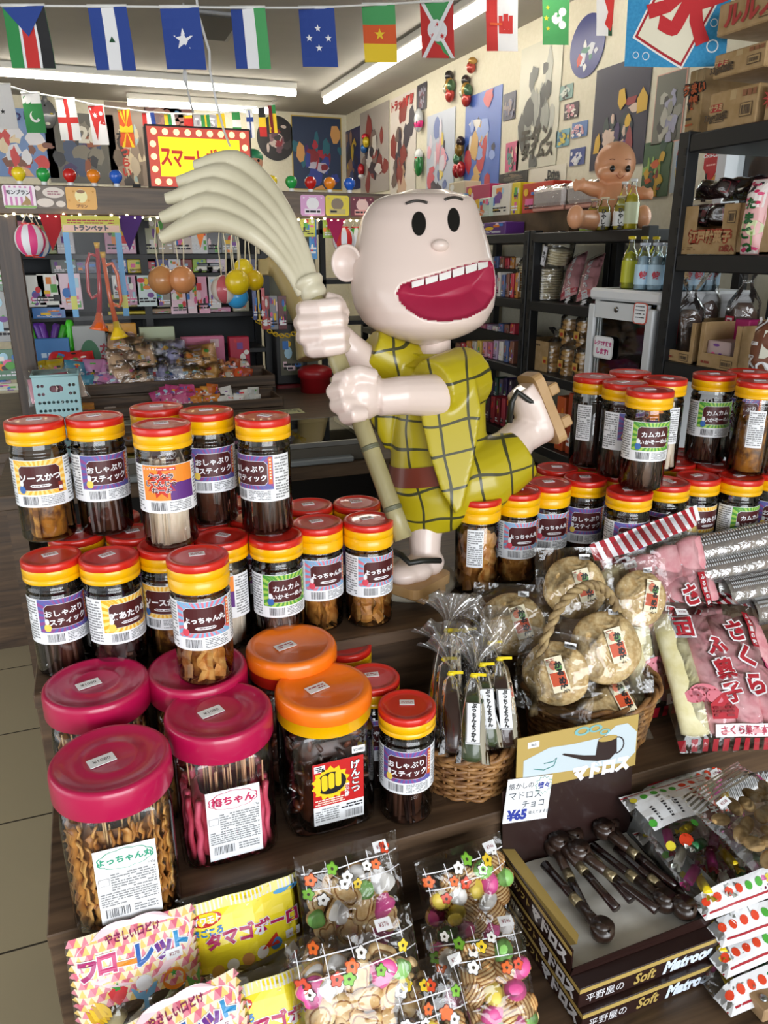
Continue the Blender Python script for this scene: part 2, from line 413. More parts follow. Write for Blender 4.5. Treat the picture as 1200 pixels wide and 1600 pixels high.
def jar_label(kind):
    mb = MB(); e = .0004
    half = .078
    mb.rect(-half, .066, half, .148, PAPER, .0003, nx=26)
    ca, cb, l1, l2 = {'stick': ('5b62a8', '8d4a8c', 'おしゃぶり', 'スティック'), 'katsu': ('f0b63a', 'f7d987', 'ソースかつ', ''), 'yochan': ('7fb4da', 'd8788c', 'よっちゃん丸', ''),
                      'ika': ('4f9a3c', 'a9cf5a', 'カムカム', 'いかそーめん'), 'aji': ('f0b22a', 'f7e08a', '味あたりめ', ''), 'tara': ('ee8a2e', 'f2983c', 'タラタラ', 'してんじゃ')}[kind]
    x0, x1, y0, y1 = -.044, .044, .088, .147
    if kind == 'tara':
        mb.rect(x0, y0, x1, y1, pm('f08c2c', .45), e, nx=14); mb.rect(x0+.045, y0, x1, y0+.03, pm('5e2c7e', .45), e+.0002, nx=8)
        vs = star(-.013, .117, .026, 9, .62); mb.prism(vs, 0, e+.0007, pm('c8321e', .45)) if 0 else mb.add([(p[0], p[1], e+.0008) for p in vs]+[(-.013, .117, e+.001)], [(i, (i+1) % 18, 18) for i in range(18)], pm('c8321e', .45))
        for s, y, bd in (('タラタラ', .129, .03), ('してんじゃ', .117, .03), ('ねーよ', .106, .03)):
            mb.text(s, .0105, WHITE, -.013, y, e+.0012, bold=bd+.06); mb.text(s, .0105, MAROON, -.013, y, e+.0015, bold=bd)
        mb.text('よっちゃん', .0055, WHITE, -.028, .1425, e+.001, bold=.02); mb.rect(-.018, .139, .012, .1445, RED, e+.0006, nx=3); mb.lines(-.016, .14, .01, .1435, 1, WHITE, e+.001)
    else:
        rays(mb, x0, y0, x1, y1, pm(ca, .45), pm(cb, .45), e)
        gridpoly(mb, x0+.0105, y0+.0075, x1-.0095, y1-.0085, .006, WHITE, e+.0004); gridpoly(mb, x0+.0112, y0+.0082, x1-.0102, y1-.0092, .0055, MAROON, e+.0006)
        if l2:
            mb.text(l1, .0128, WHITE, -.002 if kind == 'stick' else 0, .1235, e+.0011, bold=.03, rot=.05); mb.text(l2, .0122 if kind == 'stick' else .0104, WHITE, .003, .108, e+.0011, bold=.035, rot=.05)
        else:
            mb.text(l1, .0136 if len(l1) < 6 else .0108, WHITE, 0.001, .118, e+.0011, bold=.045, rot=.03); gridpoly(mb, -.016, .1015, .018, .1065, .0024, WHITE, e+.0008, 8); mb.lines(-.013, .103, .015, .1055, 1, MAROON, e+.001)
        if kind in ('stick', 'yochan'):
            mb.rect(.0355, .098, .0425, .1455, ORG, e+.0008, nx=2); mb.lines(.0375, .1, .0405, .1435, 8, CREAM, e+.0012)
        if kind == 'katsu': mb.rect(.028, .09, .037, .107, pm('8a2c1c', .5), e+.0006, nx=2); mb.rect(.0295, .094, .0355, .1, WHITE, e+.0009)
        # a little bottle-shaped ornament in the panel's lower left corner
        gridpoly(mb, -.036, .0905, -.0245, .104, .005, pm('f3cf5a' if kind in ('stick', 'aji') else ('d8485a' if kind == 'yochan' else '3a6ab0'), .5), e+.0009, 6)
        gridpoly(mb, -.0335, .103, -.027, .1135, .003, WHITE, e+.0009, 5)
    mb.barcode(-.033, .0705, -.006, .085, e+.0003); mb.lines(-.0015, .069, .038, .086, 6, GREY, e+.0002); mb.lines(-.076, .07, -.047, .145, 15, GREY, e+.0002); mb.lines(.047, .07, .076, .145, 15, GREY, e+.0002)
    return mb.warp(warpR(JR+.0006))
def stick_mb(n, r, h0, h1, mats, w=.003, lean=.5, wav=0, flat=.5, k=5, z=.006, rad=.039, core=.026):
    mb = MB().lathe([(0, z), (core, z), (core, z+h0*.93), (0, z+h0*.94)], mats[-1], 14)
    for i in range(n):
        a = random.uniform(0, 2*pi); q = rad*math.sqrt(random.uniform(0.05, .95)); a2 = a+random.uniform(-lean, lean); q2 = min(rad, q*random.uniform(.6, 1.3))
        h = random.uniform(h0, h1); ph = random.uniform(0, 6); pts = []
        for j in range(k+1):
            u = j/k; aa = a+(a2-a)*u; qq = q+(q2-q)*u; x, y = qq*cos(aa), qq*sin(aa)
            if wav: x += wav*sin(ph+u*22); y += wav*cos(ph*2+u*19)
            rr = math.hypot(x, y)
            if rr > rad: x *= rad/rr; y *= rad/rr
            pts.append((x, y, z+h*u))
        ww = random.uniform(.7, 1.3)*w
        mb.tube(pts, ww, random.choice(mats), 4, flat=flat, sm=False)
    return mb
DK = [noisy('dried_squid_dark_a', '20120f', '40261d', 90, .35, (1, 1, .2)), noisy('dried_squid_dark_b', '180d0b', '301a14', 90, .3, (1, 1, .2)), pm('4f3022', .35)]
GOLD = [noisy('fried_sheet_golden', '7a4716', 'c98f3c', 60, .5, lo=.42, hi=.58), noisy('fried_sheet_dark', '4f2a10', 'b0752a', 50, .5, lo=.4, hi=.62)]
PALE = [noisy('pale_fish_strip', 'd9c7ad', 'efe2cf', 80, .55, (1, 1, .3))]
SQ = [noisy('squid_flake_amber', 'b4702a', 'e0ad62', 50, .45), noisy('squid_flake_brown', '8f5520', 'c88c42', 50, .45)]
BRN = [noisy('dried_squid_brown', '3a2219', '5c3a2a', 60, .5), pm('2a1813', .5)]
jar_body = MB().lathe([(.0, .0035), (.036, .0015), (.0425, .002), (JR, .008), (JR, .15), (JR-.0012, .1515), (JR-.0012, .154), (JR, .1555), (JR, .159), (JR-.0015, .161), (JR-.0025, .166), (JR-.003, .176)], JARP, 40, cap=False).build('jar_body')
def lid_meshes(tall=0):
    h = .028+tall
    band = MB().lathe([(.0468, JH-.014-h+.006), (.0475, JH-.014-h+.0075), (.0475, JH-.029), (.0468, JH-.0285), (.0468, JH-.0275), (.0475, JH-.027), (.0475, JH-.0135), (.047, JH-.0128)], YEL, 40, cap=False).build('lid_band')
    top = MB().lathe([(.047, JH-.0128), (.0476, JH-.012), (.0476, JH-.0025), (.0462, JH-.0006), (.044, JH), (.040, JH-.0003), (.0392, JH-.0014), (.03, JH-.0017), (0, JH-.0017)], RED, 40, cap=False).build('lid')
    return band, top
BAND, LIDT = lid_meshes(); BAND2, LIDT2 = lid_meshes(.012)
ps = MB().box((.0, .006, JH-.0008), (.024, .014, .001), PAPER); ps.lines(-.0095, .0015, .0095, .0105, 2, pm('a8505a', .6), JH-.0002); PSTK = ps.build('price_sticker')
CONT = {'stick': stick_mb(46, .04, .115, .145, DK, .0032, .5).build('dried_squid_sticks'), 'katsu': stick_mb(16, .04, .122, .126, GOLD, .0145, .04, 0, .3, 3, rad=.031, core=.03).build('fried_cutlet_sheets'),
        'tara': stick_mb(26, .04, .12, .15, PALE, .0066, .2, 0, .5, rad=.037, core=.03).build('pale_fish_strips'), 'yochan': stick_mb(24, .04, .115, .13, SQ, .0085, .2, .004, .22, 14, .008, .036).build('squid_flakes'),
        'ika': stick_mb(60, .04, .1, .14, DK+[pm('5f4433', .4)], .0021, .9, .002, .6).build('fine_squid_strands'), 'aji': stick_mb(30, .04, .09, .125, BRN, .006, .6, .005, .25, 8).build('dried_squid_shreds')}
CONT['gold'] = stick_mb(22, .04, .11, .12, SQ, .011, .2, .002, .3, 10, .008, .034).build('golden_squid_sheets')
LBL = {k: jar_label(k).build('paper_label') for k in ('stick', 'katsu', 'yochan', 'ika', 'aji', 'tara')}
def info_strip():     # jars turned so that only the small-print strip faces out
    mb = MB().rect(-.017, .066, .017, .148, PAPER, .0003, nx=8); mb.lines(-.015, .07, .015, .145, 16, GREY, .0006); return mb.warp(warpR(JR+.0006)).build('paper_label')
LBL['strip'] = info_strip()
KN = {'stick': 'dark squid sticks', 'katsu': 'golden fried cutlet sheets', 'yochan': 'wavy amber squid flakes', 'ika': 'fine dark squid strands', 'aji': 'dark brown squid shreds', 'tara': 'pale white fish strips'}
def jar(kind, x, y, z, label, turn=0, cont=None, lab=None, tall=False, fill=True, group=None):
    t = thing('snack_jar', label, 'jar', (x, y, z), math.atan2(x, y)*-1+R_(turn), group)
    obj('jar_body', jar_body, t); obj('lid_band', BAND2 if tall else BAND, t, 'yellow ring'); ld = obj('lid', LIDT2 if tall else LIDT, t, 'red cap'); obj('price_sticker', PSTK, ld)
    if fill: c = obj(CONT[cont or kind].name, CONT[cont or kind], t, kind='stuff'); c.rotation_euler = (0, 0, random.uniform(0, 6))
    obj('paper_label', LBL[lab or kind], t)
    return t
QJ = []
def jarp(kind, px, py, z, label, **k):
    p = W(px, py, 'z', z+JH); QJ.append([p.x, p.y, z, kind, label, k, p.x, p.y])
def flush_jars():     # jars of one layer stand side by side, never inside each other
    for it in range(300):
        for i, a in enumerate(QJ):
            for b in QJ[i+1:]:
                if a[2] != b[2]: continue
                dx, dy = b[0]-a[0], b[1]-a[1]; d = math.hypot(dx, dy)
                if d < .0962:
                    k = (.0962-d)/2/max(d, 1e-5)
                    a[0] -= dx*k*.9; a[1] -= dy*k*1.1; b[0] += dx*k*.9; b[1] += dy*k*1.1
            a[0] += (a[6]-a[0])*.02; a[1] += (a[7]-a[1])*.01
            if a[2] == Z2: a[1] = max(a[1], 1.265)
    for x, y, z, kind, label, k, _, _ in QJ: jar(kind, x, y, z, label, **k)
A, B2 = Z2, Z2+JH
# left group, bottom layer (front to back), pixel of the lid's centre
LG = 'squid jars stacked at the left of the stand'; RG = 'squid jars stacked at the right of the stand'
jarp('stick', 85, 868, A, 'squid-stick jar with purple label, leftmost of the bottom layer at left', turn=12, group=LG)
jarp('aji', 178, 862, A, 'squid-shred jar with yellow label, second from left in the bottom layer', turn=28, group=LG)
jarp('katsu', 250, 852, A, 'cutlet-sheet jar under the white-strip jar with orange label', turn=-18, group=LG)
jarp('tara', 348, 838, A, 'white-strip jar half hidden behind the amber-flake jar in front', turn=-35, group=LG)
jarp('ika', 431, 837, A, 'squid-strand jar with green label below the squid-stick jar showing its small print', turn=20, group=LG)
jarp('yochan', 497, 817, A, 'jar of pale golden squid sheets with pink and blue label, left of the broom handle', turn=22, cont='gold', tall=True, group=LG)
jarp('yochan', 571, 810, A, 'jar of wavy amber flakes with pink and blue label, right beside the broom handle', turn=30, tall=True, group=LG)
# left group, lids behind
for px, py, lb in ((118, 832, 'squid jar carrying the cutlet-sheet jar at the far left'), (208, 830, 'squid jar under the second jar from left of the upper layer'), (330, 812, 'squid jar hidden under the stick jar beside the white-strip jar'),
                   (178, 806, 'squid jar in the back row, its red lid seen between the two leftmost upper jars'), (383, 806, 'squid jar behind the rightmost jar of the left upper layer'), (485, 788, 'squid jar behind the jar of pale golden sheets'), (555, 784, 'squid jar behind the amber jar next to the broom handle'), (392, 782, 'squid jar at the very back behind the rightmost left upper jar')):
    jarp('stick', px, py, A, lb, turn=15, group=LG, tall=py < 800)
# left group, upper layer
jarp('katsu', 53, 655, B2, 'cutlet-sheet jar with yellow label, leftmost jar of the upper layer', turn=-6, group=LG)
jarp('stick', 147, 649, B2, 'squid-stick jar with purple label, second from left in the upper layer', turn=12, group=LG)
jarp('tara', 252, 661, B2, 'jar of white fish strips with orange label in the upper layer', turn=4, group=LG)
jarp('stick', 322, 640, B2, 'squid-stick jar with purple label right behind the white-strip jar', turn=8, group=LG)
jarp('stick', 410, 649, B2, 'squid-stick jar with small print facing out, right end of the left upper layer', turn=-38, group=LG)
jarp('stick', 244, 634, B2, 'squid jar of which only the red lid shows behind the white-strip jar', turn=0, group=LG)
# right group, bottom layer
jarp('yochan', 748, 774, A, 'amber-flake jar showing only its small-print strip, beside the statue foot', turn=-4, cont='yochan', lab='strip', tall=True, group=RG)
jarp('yochan', 812, 763, A, 'amber-flake jar with pink and blue label, second from the statue at right', turn=24, tall=True, group=RG)
jarp('yochan', 866, 752, A, 'golden-sheet jar with pink and blue label, third from the statue at right', turn=22, cont='gold', tall=True, group=RG)
jarp('stick', 912, 744, A, 'squid-stick jar with purple label, fourth from the statue at right', turn=14, group=RG)
jarp('stick', 958, 738, A, 'squid-stick jar wedged behind the front jar of the right stack', turn=8, group=RG)
jarp('stick', 996, 770, A, 'squid-stick jar below the front jar of the right stack', turn=24, group=RG)
jarp('stick', 1052, 750, A, 'squid-stick jar with its small print outward, right of the right stack', turn=-38, group=RG)
jarp('aji', 1102, 746, A, 'squid-shred jar with yellow label edge, under the right pair of upper jars', turn=44, group=RG)
jarp('ika', 1160, 744, A, 'squid-strand jar with green label edge near the right picture edge', turn=46, group=RG)
jarp('stick', 1215, 742, A, 'squid jar cut by the right picture edge in the bottom layer', turn=30, group=RG)
for px, py, lb in ((873, 730, 'squid jar behind the golden-sheet jar at right'), (935, 722, 'squid jar supporting the rear left jar of the right stack'), (1060, 722, 'squid jar in the back row right of the right stack'), (1072, 706, 'squid jar, rearmost red lid between the two upper clusters'), (1120, 726, 'squid jar carrying the green-label jar at right')):
    jarp('stick', px, py, A, lb, turn=10, group=RG)
# right group, upper layer
jarp('stick', 935, 588, B2, 'reddish squid-stick jar with a bare small-print strip, left end of the upper right cluster', turn=-22, lab='strip', group=RG)
jarp('stick', 975, 596, B2, 'squid-stick jar just behind the front jar of the right stack', turn=48, group=RG)
jarp('ika', 1013, 607, B2, 'squid-strand jar with green label, front jar of the right stack', turn=22, group=RG)
jarp('tara', 1040, 590, B2, 'white-strip jar peeking out behind the front jar of the right stack', turn=-42, group=RG)
jarp('stick', 985, 580, B2, 'squid jar, only its red lid showing behind the upper right cluster', turn=0, group=RG)
jarp('ika', 1117, 583, B2, 'squid-strand jar with green label, left of the cutlet-sheet jar at right', turn=24, group=RG)
jarp('katsu', 1188, 594, B2, 'cutlet-sheet jar with a bare white strip, cut by the right picture edge', turn=8, lab='strip', group=RG)
jarp('stick', 1170, 579, B2, 'squid jar with red lid behind the cutlet-sheet jar at right', turn=0, group=RG)
# small jars on the middle step
jarp('stick', 636, 1100, Z1, 'squid-stick jar with purple label in front of the wicker baskets', turn=2, group='squid jars on the middle step')
jarp('stick', 582, 1056, Z1, 'squid jar behind the orange-lidded jar, nearer one', turn=10, group='squid jars on the middle step')
jarp('stick', 541, 1007, Z1, 'squid jar in the gap behind the two orange lids', turn=10, group='squid jars on the middle step')
flush_jars()

# ================================================================== big square jars
def sq(a, R, k): c, s_ = cos(a), sin(a); q = R/(abs(c)**k+abs(s_)**k)**(1/k); return q*c, q*s_
def core(mb, r, h, mat): mb.grid(lambda u, v: V((*sq(2*pi*u, r*(1-.25*(v > .9)), 4), .012+h*v)), 32, 10, mat, cu=True)
def big_jar(px, py, zl, label, kind, lid, group='big square jars on the middle step', R=.0745, yy=None):
    p = W(px, py, 'z', zl) if yy is None else W(px, py, 'y', yy)
    H = p.z-Z1; t = thing('big_snack_jar', label, 'jar', (p.x, p.y, Z1), 0, group)
    prof = [(.9, 0, 4), (1, .006, 5), (1, H*.70, 5), (.985, H*.76, 4), (.94, H*.80, 2.6), (.9, H*.83, 2.2)]
    def g(u, v):
        i = min(int(v*5), 4); f_ = v*5-i; a = prof[i]; c = prof[i+1]; q = [a[k]+(c[k]-a[k])*f_ for k in range(3)]
        x, y = sq(2*pi*u+pi/8, R*q[0], q[2]); return V((x, y*FY, q[1]))
    mb = MB().grid(g, 48, 15, JARP, cu=True); mb.add([V((*sq(2*pi*i/48+pi/8, R*.9, 4), .001)) for i in range(48)], [tuple(range(48))[::-1]], JARP)
    for v in mb.v[48*16:]: v.y *= FY
    obj('jar_body', mb, t)
    LR = .082; lm = {'pink': pm('b01048', .3, coat=.3), 'orange': pm('ee7410', .3, coat=.3)}[lid]; LB = H-.044
    if lid == 'pink':
        ld = obj('lid', MB().lathe([(LR*.985, LB), (LR, LB+.003), (LR, H-.01), (LR*.985, H-.0035), (LR*.95, H), (LR*.88, H), (LR*.86, H-.002), (LR*.5, H-.002), (LR*.47, H-.001), (LR*.40, H-.001), (LR*.37, H-.002), (0, H-.002)], lm, 56, cap=False), t, 'crimson screw lid')
    else:
        LR = .078
        ld = obj('lid', MB().lathe([(LR, LB+.016), (LR*1.01, LB+.018), (LR*1.01, H-.01), (LR*.98, H-.003), (LR*.94, H), (LR*.8, H), (LR*.78, H-.002), (0, H-.002)], lm, 56, cap=False), t, 'orange screw lid')
        obj('lid_band', MB().lathe([(LR*.97, LB-.006), (LR*.985, LB-.004), (LR*.985, LB+.015), (LR, LB+.016)], YEL if yy is None else RED, 56, cap=False), t)
    s = MB().box((-.012, .0, H-.0008), (.036, .02, .001), PAPER)
    s.text('¥2480' if 0 else '¥1080', .0095, pm('3a3a3a', .6), -.012, 0, H-.0001) if lid == 'pink' else s.lines(-.026, -.006, .002, .006, 2, pm('a8505a', .6), H-.0001)
    s.v = [Mx.Rotation(.3, 3, 'Z') @ v for v in s.v]; obj('price_sticker', s, ld)
    rad = R*.86; h = H*.62; mb = MB()
    if kind == 'amber':
        core(mb, rad*.8, h*.9, SQ[1])
        for i in range(70):
            a = 2*pi*i/44 if i < 44 else random.uniform(0, 6.28); qx, qy = sq(a, rad*(1.0 if i < 44 else .88), 4.5); ph = random.uniform(0, 6); hh = h*random.uniform(.85, 1.08)
            pts = [(qx*(1-.03*sin(ph+u*.8))+.0025*sin(ph+u*2.4), qy+.0025*cos(ph+u*2.2), .01+hh*u/16) for u in range(17)]
            mb.tube(pts, [.0088*(1-.3*abs(sin(ph+u))) for u in range(17)], random.choice(SQ), 5, flat=.3)
        sk = MB()
        for i in range(36): a = random.uniform(0, 6.28); q = sq(a, rad*random.uniform(.3, .95), 4); sk.tube([(q[0], q[1], h*.7), (q[0]*1.02, q[1]*1.02, h*random.uniform(1.05, 1.22))], .0014, pm('d8b27a', .6), 5)
        obj('skewer_sticks', sk, t, kind='stuff'); obj('amber_squid_ribbons', mb, t, kind='stuff')
    elif kind == 'pink':
        pk = [noisy('pink_plum_sheet', 'c03048', 'e2607a', 30, .5), noisy('pink_plum_sheet_deep', 'a82038', 'd04a62', 30, .5)]
        core(mb, rad*.84, h*.68, pk[1])
        for i in range(30):
            a = 2*pi*i/22 if i < 22 else random.uniform(0, 6.28); qx, qy = sq(a, rad*(.96 if i < 22 else .85), 4.5); ph = random.uniform(0, 6)
            pts = [(qx*(1-.002*u)+.002*sin(ph+u*1.3), qy*(1-.002*u)+.002*cos(ph+u), .01+h*.72*random.uniform(.97, 1)*u/9) for u in range(10)]
            mb.tube(pts, .0135, random.choice(pk), 6, flat=.4)
        sk = MB()
        for i in range(30): a = random.uniform(0, 6.28); q = sq(a, rad*random.uniform(.3, .95), 4); sk.tube([(q[0], q[1], h*.6), (q[0]*1.02, q[1]*1.02, h*random.uniform(1.0, 1.2))], .0014, pm('d8a27a', .6), 5)
        obj('skewer_sticks', sk, t, kind='stuff'); obj('pink_plum_sheets', mb, t, kind='stuff')
    else:
        gm = [noisy('brown_jerky', '3a1a0e', '6e3518', 40, .35), noisy('brown_jerky_dark', '24100a', '4a2412', 40, .35)]
        core(mb, rad*.75, h*.95, gm[1])
        for i in range(130):
            a = random.uniform(0, 6.28); q = sq(a, rad*random.uniform(.4, .92), 4.5); z = random.uniform(.015, h*1.05); d = V((random.uniform(-1, 1), random.uniform(-1, 1), random.uniform(-1, 1))).normalized()*.012
            mb.tube([V((q[0], q[1], z))-d, (q[0]*1.02, q[1]*1.02, z), V((q[0], q[1], z))+d], [.005, .008, .005], random.choice(gm), 5, flat=.6)
        obj('brown_jerky_pieces', mb, t, kind='stuff')
    for c in t.children:
        if c.get('kind') == 'stuff': c.scale = (1, FY, 1)
    # printed sheet on the flat front
    fy = -R*FY-.0012; M = Mx(((1, 0, 0, 0.004), (0, 0, -1, fy), (0, 1, 0, H*.335), (0, 0, 0, 1)))
    if yy is None or kind != 'jerky':
        mb = MB()
        if kind in ('amber', 'pink'):
            mb.rect(-.041, -.066, .041, .06, PAPER, 0, M); c1 = pm('2f9a78', .5) if kind == 'amber' else pm('c02a5a', .5)
            def cloud(k): return [(k*.036*cos(a)*(1+.07*abs(sin(5*a))), .04+k*.0155*sin(a)*(1+.1*abs(sin(5*a)))) for a in (2*pi*i/60 for i in range(60))]
            mb.prism(cloud(1), .0002, .0002, c1, M); mb.prism(cloud(.95), .0004, .0004, WHITE, M)
            mb.text('よっちゃん丸' if kind == 'amber' else '梅ちゃん', .0125 if kind == 'amber' else .0165, c1, 0, .04, .0006, M, .04)
            mb.text('142g' if kind == 'amber' else '172g', .005, INK, .034, .0225, .0003, M); mb.rect(-.0385, .0, -.024, .012, INK, .0002, M); mb.rect(-.038, .0005, -.0245, .0115, WHITE, .0003, M)
            mb.lines(-.022, -.012, .038, .018, 7, GREY, .0003, M); mb.lines(-.038, -.037, .038, -.013, 6, GREY, .0003, M); mb.barcode(-.034, -.056, -.002, -.041, .0003, M); mb.lines(.004, -.055, .036, -.041, 3, GREY, .0003, M)
        else:
            mb.rect(-.0425, -.058, .0425, .06, PAPER, 0, M); mb.rect(-.0425, -.022, .0425, .06, pm('c01c1c', .45), .0002, M)
            mb.prism(star(-.013, .02, .033, 14, .8), .0004, .0004, pm('f2c81c', .5), M)
            mb.prism(circ(-.013, .02, .026, .021, 20), .0006, .0006, BLACK, M)
            for i in range(4): mb.prism([(-.035+.0115*i+p, .02+.002*i+r) for p, r in rrect(.0098, .03, .0046, 4)], .0008, .0008, pm('f2c81c', .5), M)
            mb.text('げんこつ', .0155, BLACK, .0285, .022, .0007, M, .09, vert=True); mb.text('げんこつ', .0155, WHITE, .0285, .022, .001, M, .04, vert=True)
            mb.text('銀次郎', .0085, WHITE, .014, .0, .0008, M, .05, vert=True); mb.lines(-.04, -.02, .01, -.008, 3, pm('f2d8c8', .5), .0005, M); mb.rect(-.04, .044, -.022, .056, WHITE, .0004, M)
            mb.lines(-.039, .045, -.023, .055, 3, INK, .0006, M); mb.lines(-.04, -.052, .0, -.026, 6, GREY, .0003, M); mb.barcode(.01, -.054, .04, -.04, .0003, M); mb.lines(.004, -.036, .04, -.026, 2, INK, .0003, M)
            mb.box((.034, .073, .001), (.022, .013, .0006), PAPER, M); mb.text('¥2480', .007, INK, .034, .073, .0018, M)
        obj('paper_label', mb, t)
    return t
big_jar(172, 1182, .835, 'big square jar of skewered amber squid ribbons with green-lettered label, crimson lid', 'amber', 'pink')
big_jar(341, 1107, .835, 'big square jar of pink plum sheets on sticks with crimson lid', 'pink', 'pink')
big_jar(505, 1070, .835, 'big jar of brown jerky with orange and yellow lid and red label', 'jerky', 'orange')
big_jar(150, 1064, 0, 'big crimson-lidded jar in the second row at the far left', 'amber', 'pink', yy=1.165)
bk = big_jar(308, 1040, 0, 'big crimson-lidded jar with an amber-flake jar standing on its lid', 'amber', 'pink', yy=1.165)
big_jar(455, 1005, 0, 'big orange-lidded jar with red band in the second row', 'jerky', 'orange', yy=1.165)
p = W(318, 1010, 'y', 1.155)
p = W(308, 1040, 'y', 1.165)
jar('yochan', p.x+.012, 1.135, p.z+.0005, 'amber-flake jar with pink and blue label standing on a crimson lid', turn=4, tall=True)

# ================================================================== cartoon sweeping figure on the top step
SKIN = pm('decbc2', .32, coat=.25); MOUTH = pm('a02444', .4); OLIVE = None
m, n, l, b = nodes('yellow_checked_robe')
tc = n.new('ShaderNodeTexCoord'); no = n.new('ShaderNodeTexNoise'); no.inputs['Scale'].default_value = 7; no.inputs['Detail'].default_value = 1
mp = n.new('ShaderNodeMapping'); mp.inputs['Rotation'].default_value = (0, R_(8), YAW); mp.inputs['Scale'].default_value = (15.5, 15.5, 15.5)
vm = n.new('ShaderNodeVectorMath'); vm.operation = 'MULTIPLY_ADD'; vm.inputs[1].default_value = (.9, .9, .9)
l.new(tc.outputs['Object'], mp.inputs[0]); l.new(tc.outputs['Object'], no.inputs['Vector']); l.new(no.outputs['Color'], vm.inputs[0]); l.new(mp.outputs[0], vm.inputs[2])
sx = n.new('ShaderNodeSeparateXYZ'); l.new(vm.outputs[0], sx.inputs[0]); ds = []
for ax in ('X', 'Z'):
    fr = n.new('ShaderNodeMath'); fr.operation = 'FRACT'; l.new(sx.outputs[ax], fr.inputs[0])
    lt = n.new('ShaderNodeMath'); lt.operation = 'LESS_THAN'; lt.inputs[1].default_value = .085; l.new(fr.outputs[0], lt.inputs[0]); ds.append(lt)
mxm = n.new('ShaderNodeMath'); mxm.operation = 'MAXIMUM'; l.new(ds[0].outputs[0], mxm.inputs[0]); l.new(ds[1].outputs[0], mxm.inputs[1])
mc = n.new('ShaderNodeMixRGB'); mc.inputs[1].default_value = (*lin('b0a014'), 1); mc.inputs[2].default_value = (*lin('3c3c20'), 1)
l.new(mxm.outputs[0], mc.inputs[0]); l.new(mc.outputs[0], b.inputs['Base Color']); b.inputs['Roughness'].default_value = .35; b.inputs['Coat Weight'].default_value = .2
ROBEM = m; ROBEI = pm('b0a014', .4)
WOODG = noisy('tan_sandal', 'a98454', 'b9966a', 12, .5); BAMB = wood('painted_bamboo', '857c58', 'a59b70', 2, 3, .35); STRAW = noisy('pale_grey_green_straw', 'beb79e', 'cac3ab', 9, .38, coat=.2)
base = V((.592, 1.418, Z2))
SW = thing('sweeping_statue', 'large pale cartoon statue in a yellow checked robe sweeping with a raised broom', 'statue', base)
P_ = lambda x, y, t: D(x, y, t)
def outline_at(tab, y):
    for (y0, a0, b0), (y1, a1, b1) in zip(tab, tab[1:]):
        if y0 <= y <= y1: k = (y-y0)/(y1-y0); return a0+(a1-a0)*k, b0+(b1-b0)*k
    return tab[-1][1:]
def loft(mb, tab, t, flat, mat, nv=40, nu=48, push=0, ysm=None):
    y0, y1 = tab[0][0], tab[-1][0]; s = t/FPX
    def g(u, v):
        y = y0+(y1-y0)*(.5-.5*cos(pi*v)); a, c = outline_at(tab, y); a_ = 2*pi*u; w = (c-a)/2
        return D((a+c)/2+w*cos(a_), y, t)-_fh*(w*s*flat*sin(a_))-_fh*push
    b0 = mb.n(); mb.grid(g, nu, nv, mat, cu=True)
    mb.add(mb.v[b0:b0+nu], [tuple(range(nu))[::-1]], mat); return mb.add(mb.v[b0+nu*nv:b0+nu*(nv+1)], [tuple(range(nu))], mat)
# head with an open mouth
HT = [(297, 655, 685), (300, 622, 716), (306, 598, 736), (318, 579, 744), (345, 563, 752), (380, 556, 763), (420, 549, 772), (450, 548, 775), (480, 554, 771), (505, 569, 757), (522, 598, 730), (532, 628, 700), (537, 655, 675)]
def smooth_tab(tab, y):
    return [sum(outline_at(tab, min(max(y+d, tab[0][0]), tab[-1][0]))[i] for d in (-6, -3, 0, 3, 6))/5 for i in (0, 1)]
MPOLY = [(617, 453), (624, 441), (645, 433), (675, 425), (710, 414), (745, 406), (762, 405), (769, 415), (771, 438), (768, 462), (752, 480), (722, 492), (690, 497), (660, 493), (636, 480), (622, 466)]
def inside(px, py, poly):
    r = False; j = len(poly)-1
    for i in range(len(poly)):
        (xi, yi), (xj, yj) = poly[i], poly[j]
        if (yi > py) != (yj > py) and px < (xj-xi)*(py-yi)/(yj-yi)+xi: r = not r
        j = i
    return r
def pdist(px, py, poly):
    best = 1e9
    for (x0, y0), (x1, y1) in zip(poly, poly[1:]+poly[:1]):
        dx, dy = x1-x0, y1-y0; k = max(0, min(1, ((px-x0)*dx+(py-y0)*dy)/(dx*dx+dy*dy))); best = min(best, math.hypot(px-x0-k*dx, py-y0-k*dy))
    return best
mb = MB(); NU, NV = 220, 150; HTt = 1.60; s = HTt/FPX; vs = []; inm = []
for j in range(NV+1):
    y = 297+240*(.5-.5*cos(pi*j/NV)); a, c = smooth_tab(HT, y) if 0 < j < NV else outline_at(HT, y)
    if j in (0, NV): a = c = (a+c)/2
    for i in range(NU):
        an = 2*pi*i/NU; w = (c-a)/2; x = (a+c)/2+w*cos(an); dep = w*s*.85*sin(an); q = False
        if sin(an) > -.2 and inside(x, y, MPOLY):
            q = True; dd = pdist(x, y, MPOLY); dep -= .012*min(1, dd/4)+.05*min(1, dd/34)
        vs.append(D(x, y, HTt)-_fh*dep); inm.append(q)
fs = []; fm = []
for j in range(NV):
    for i in range(NU): f_ = (i+j*NU, (i+1) % NU+j*NU, (i+1) % NU+(j+1)*NU, i+(j+1)*NU); (fm if sum(inm[q] for q in f_) >= 3 else fs).append(f_)
mb.add(vs, fs, SKIN, sm=True); k = mb.mi(MOUTH)
for f_ in fm: mb.f.append(f_); mb.m.append(k); mb.s.append(True); mb.uv.append(None)
head = obj('head', mb, SW, world=True)
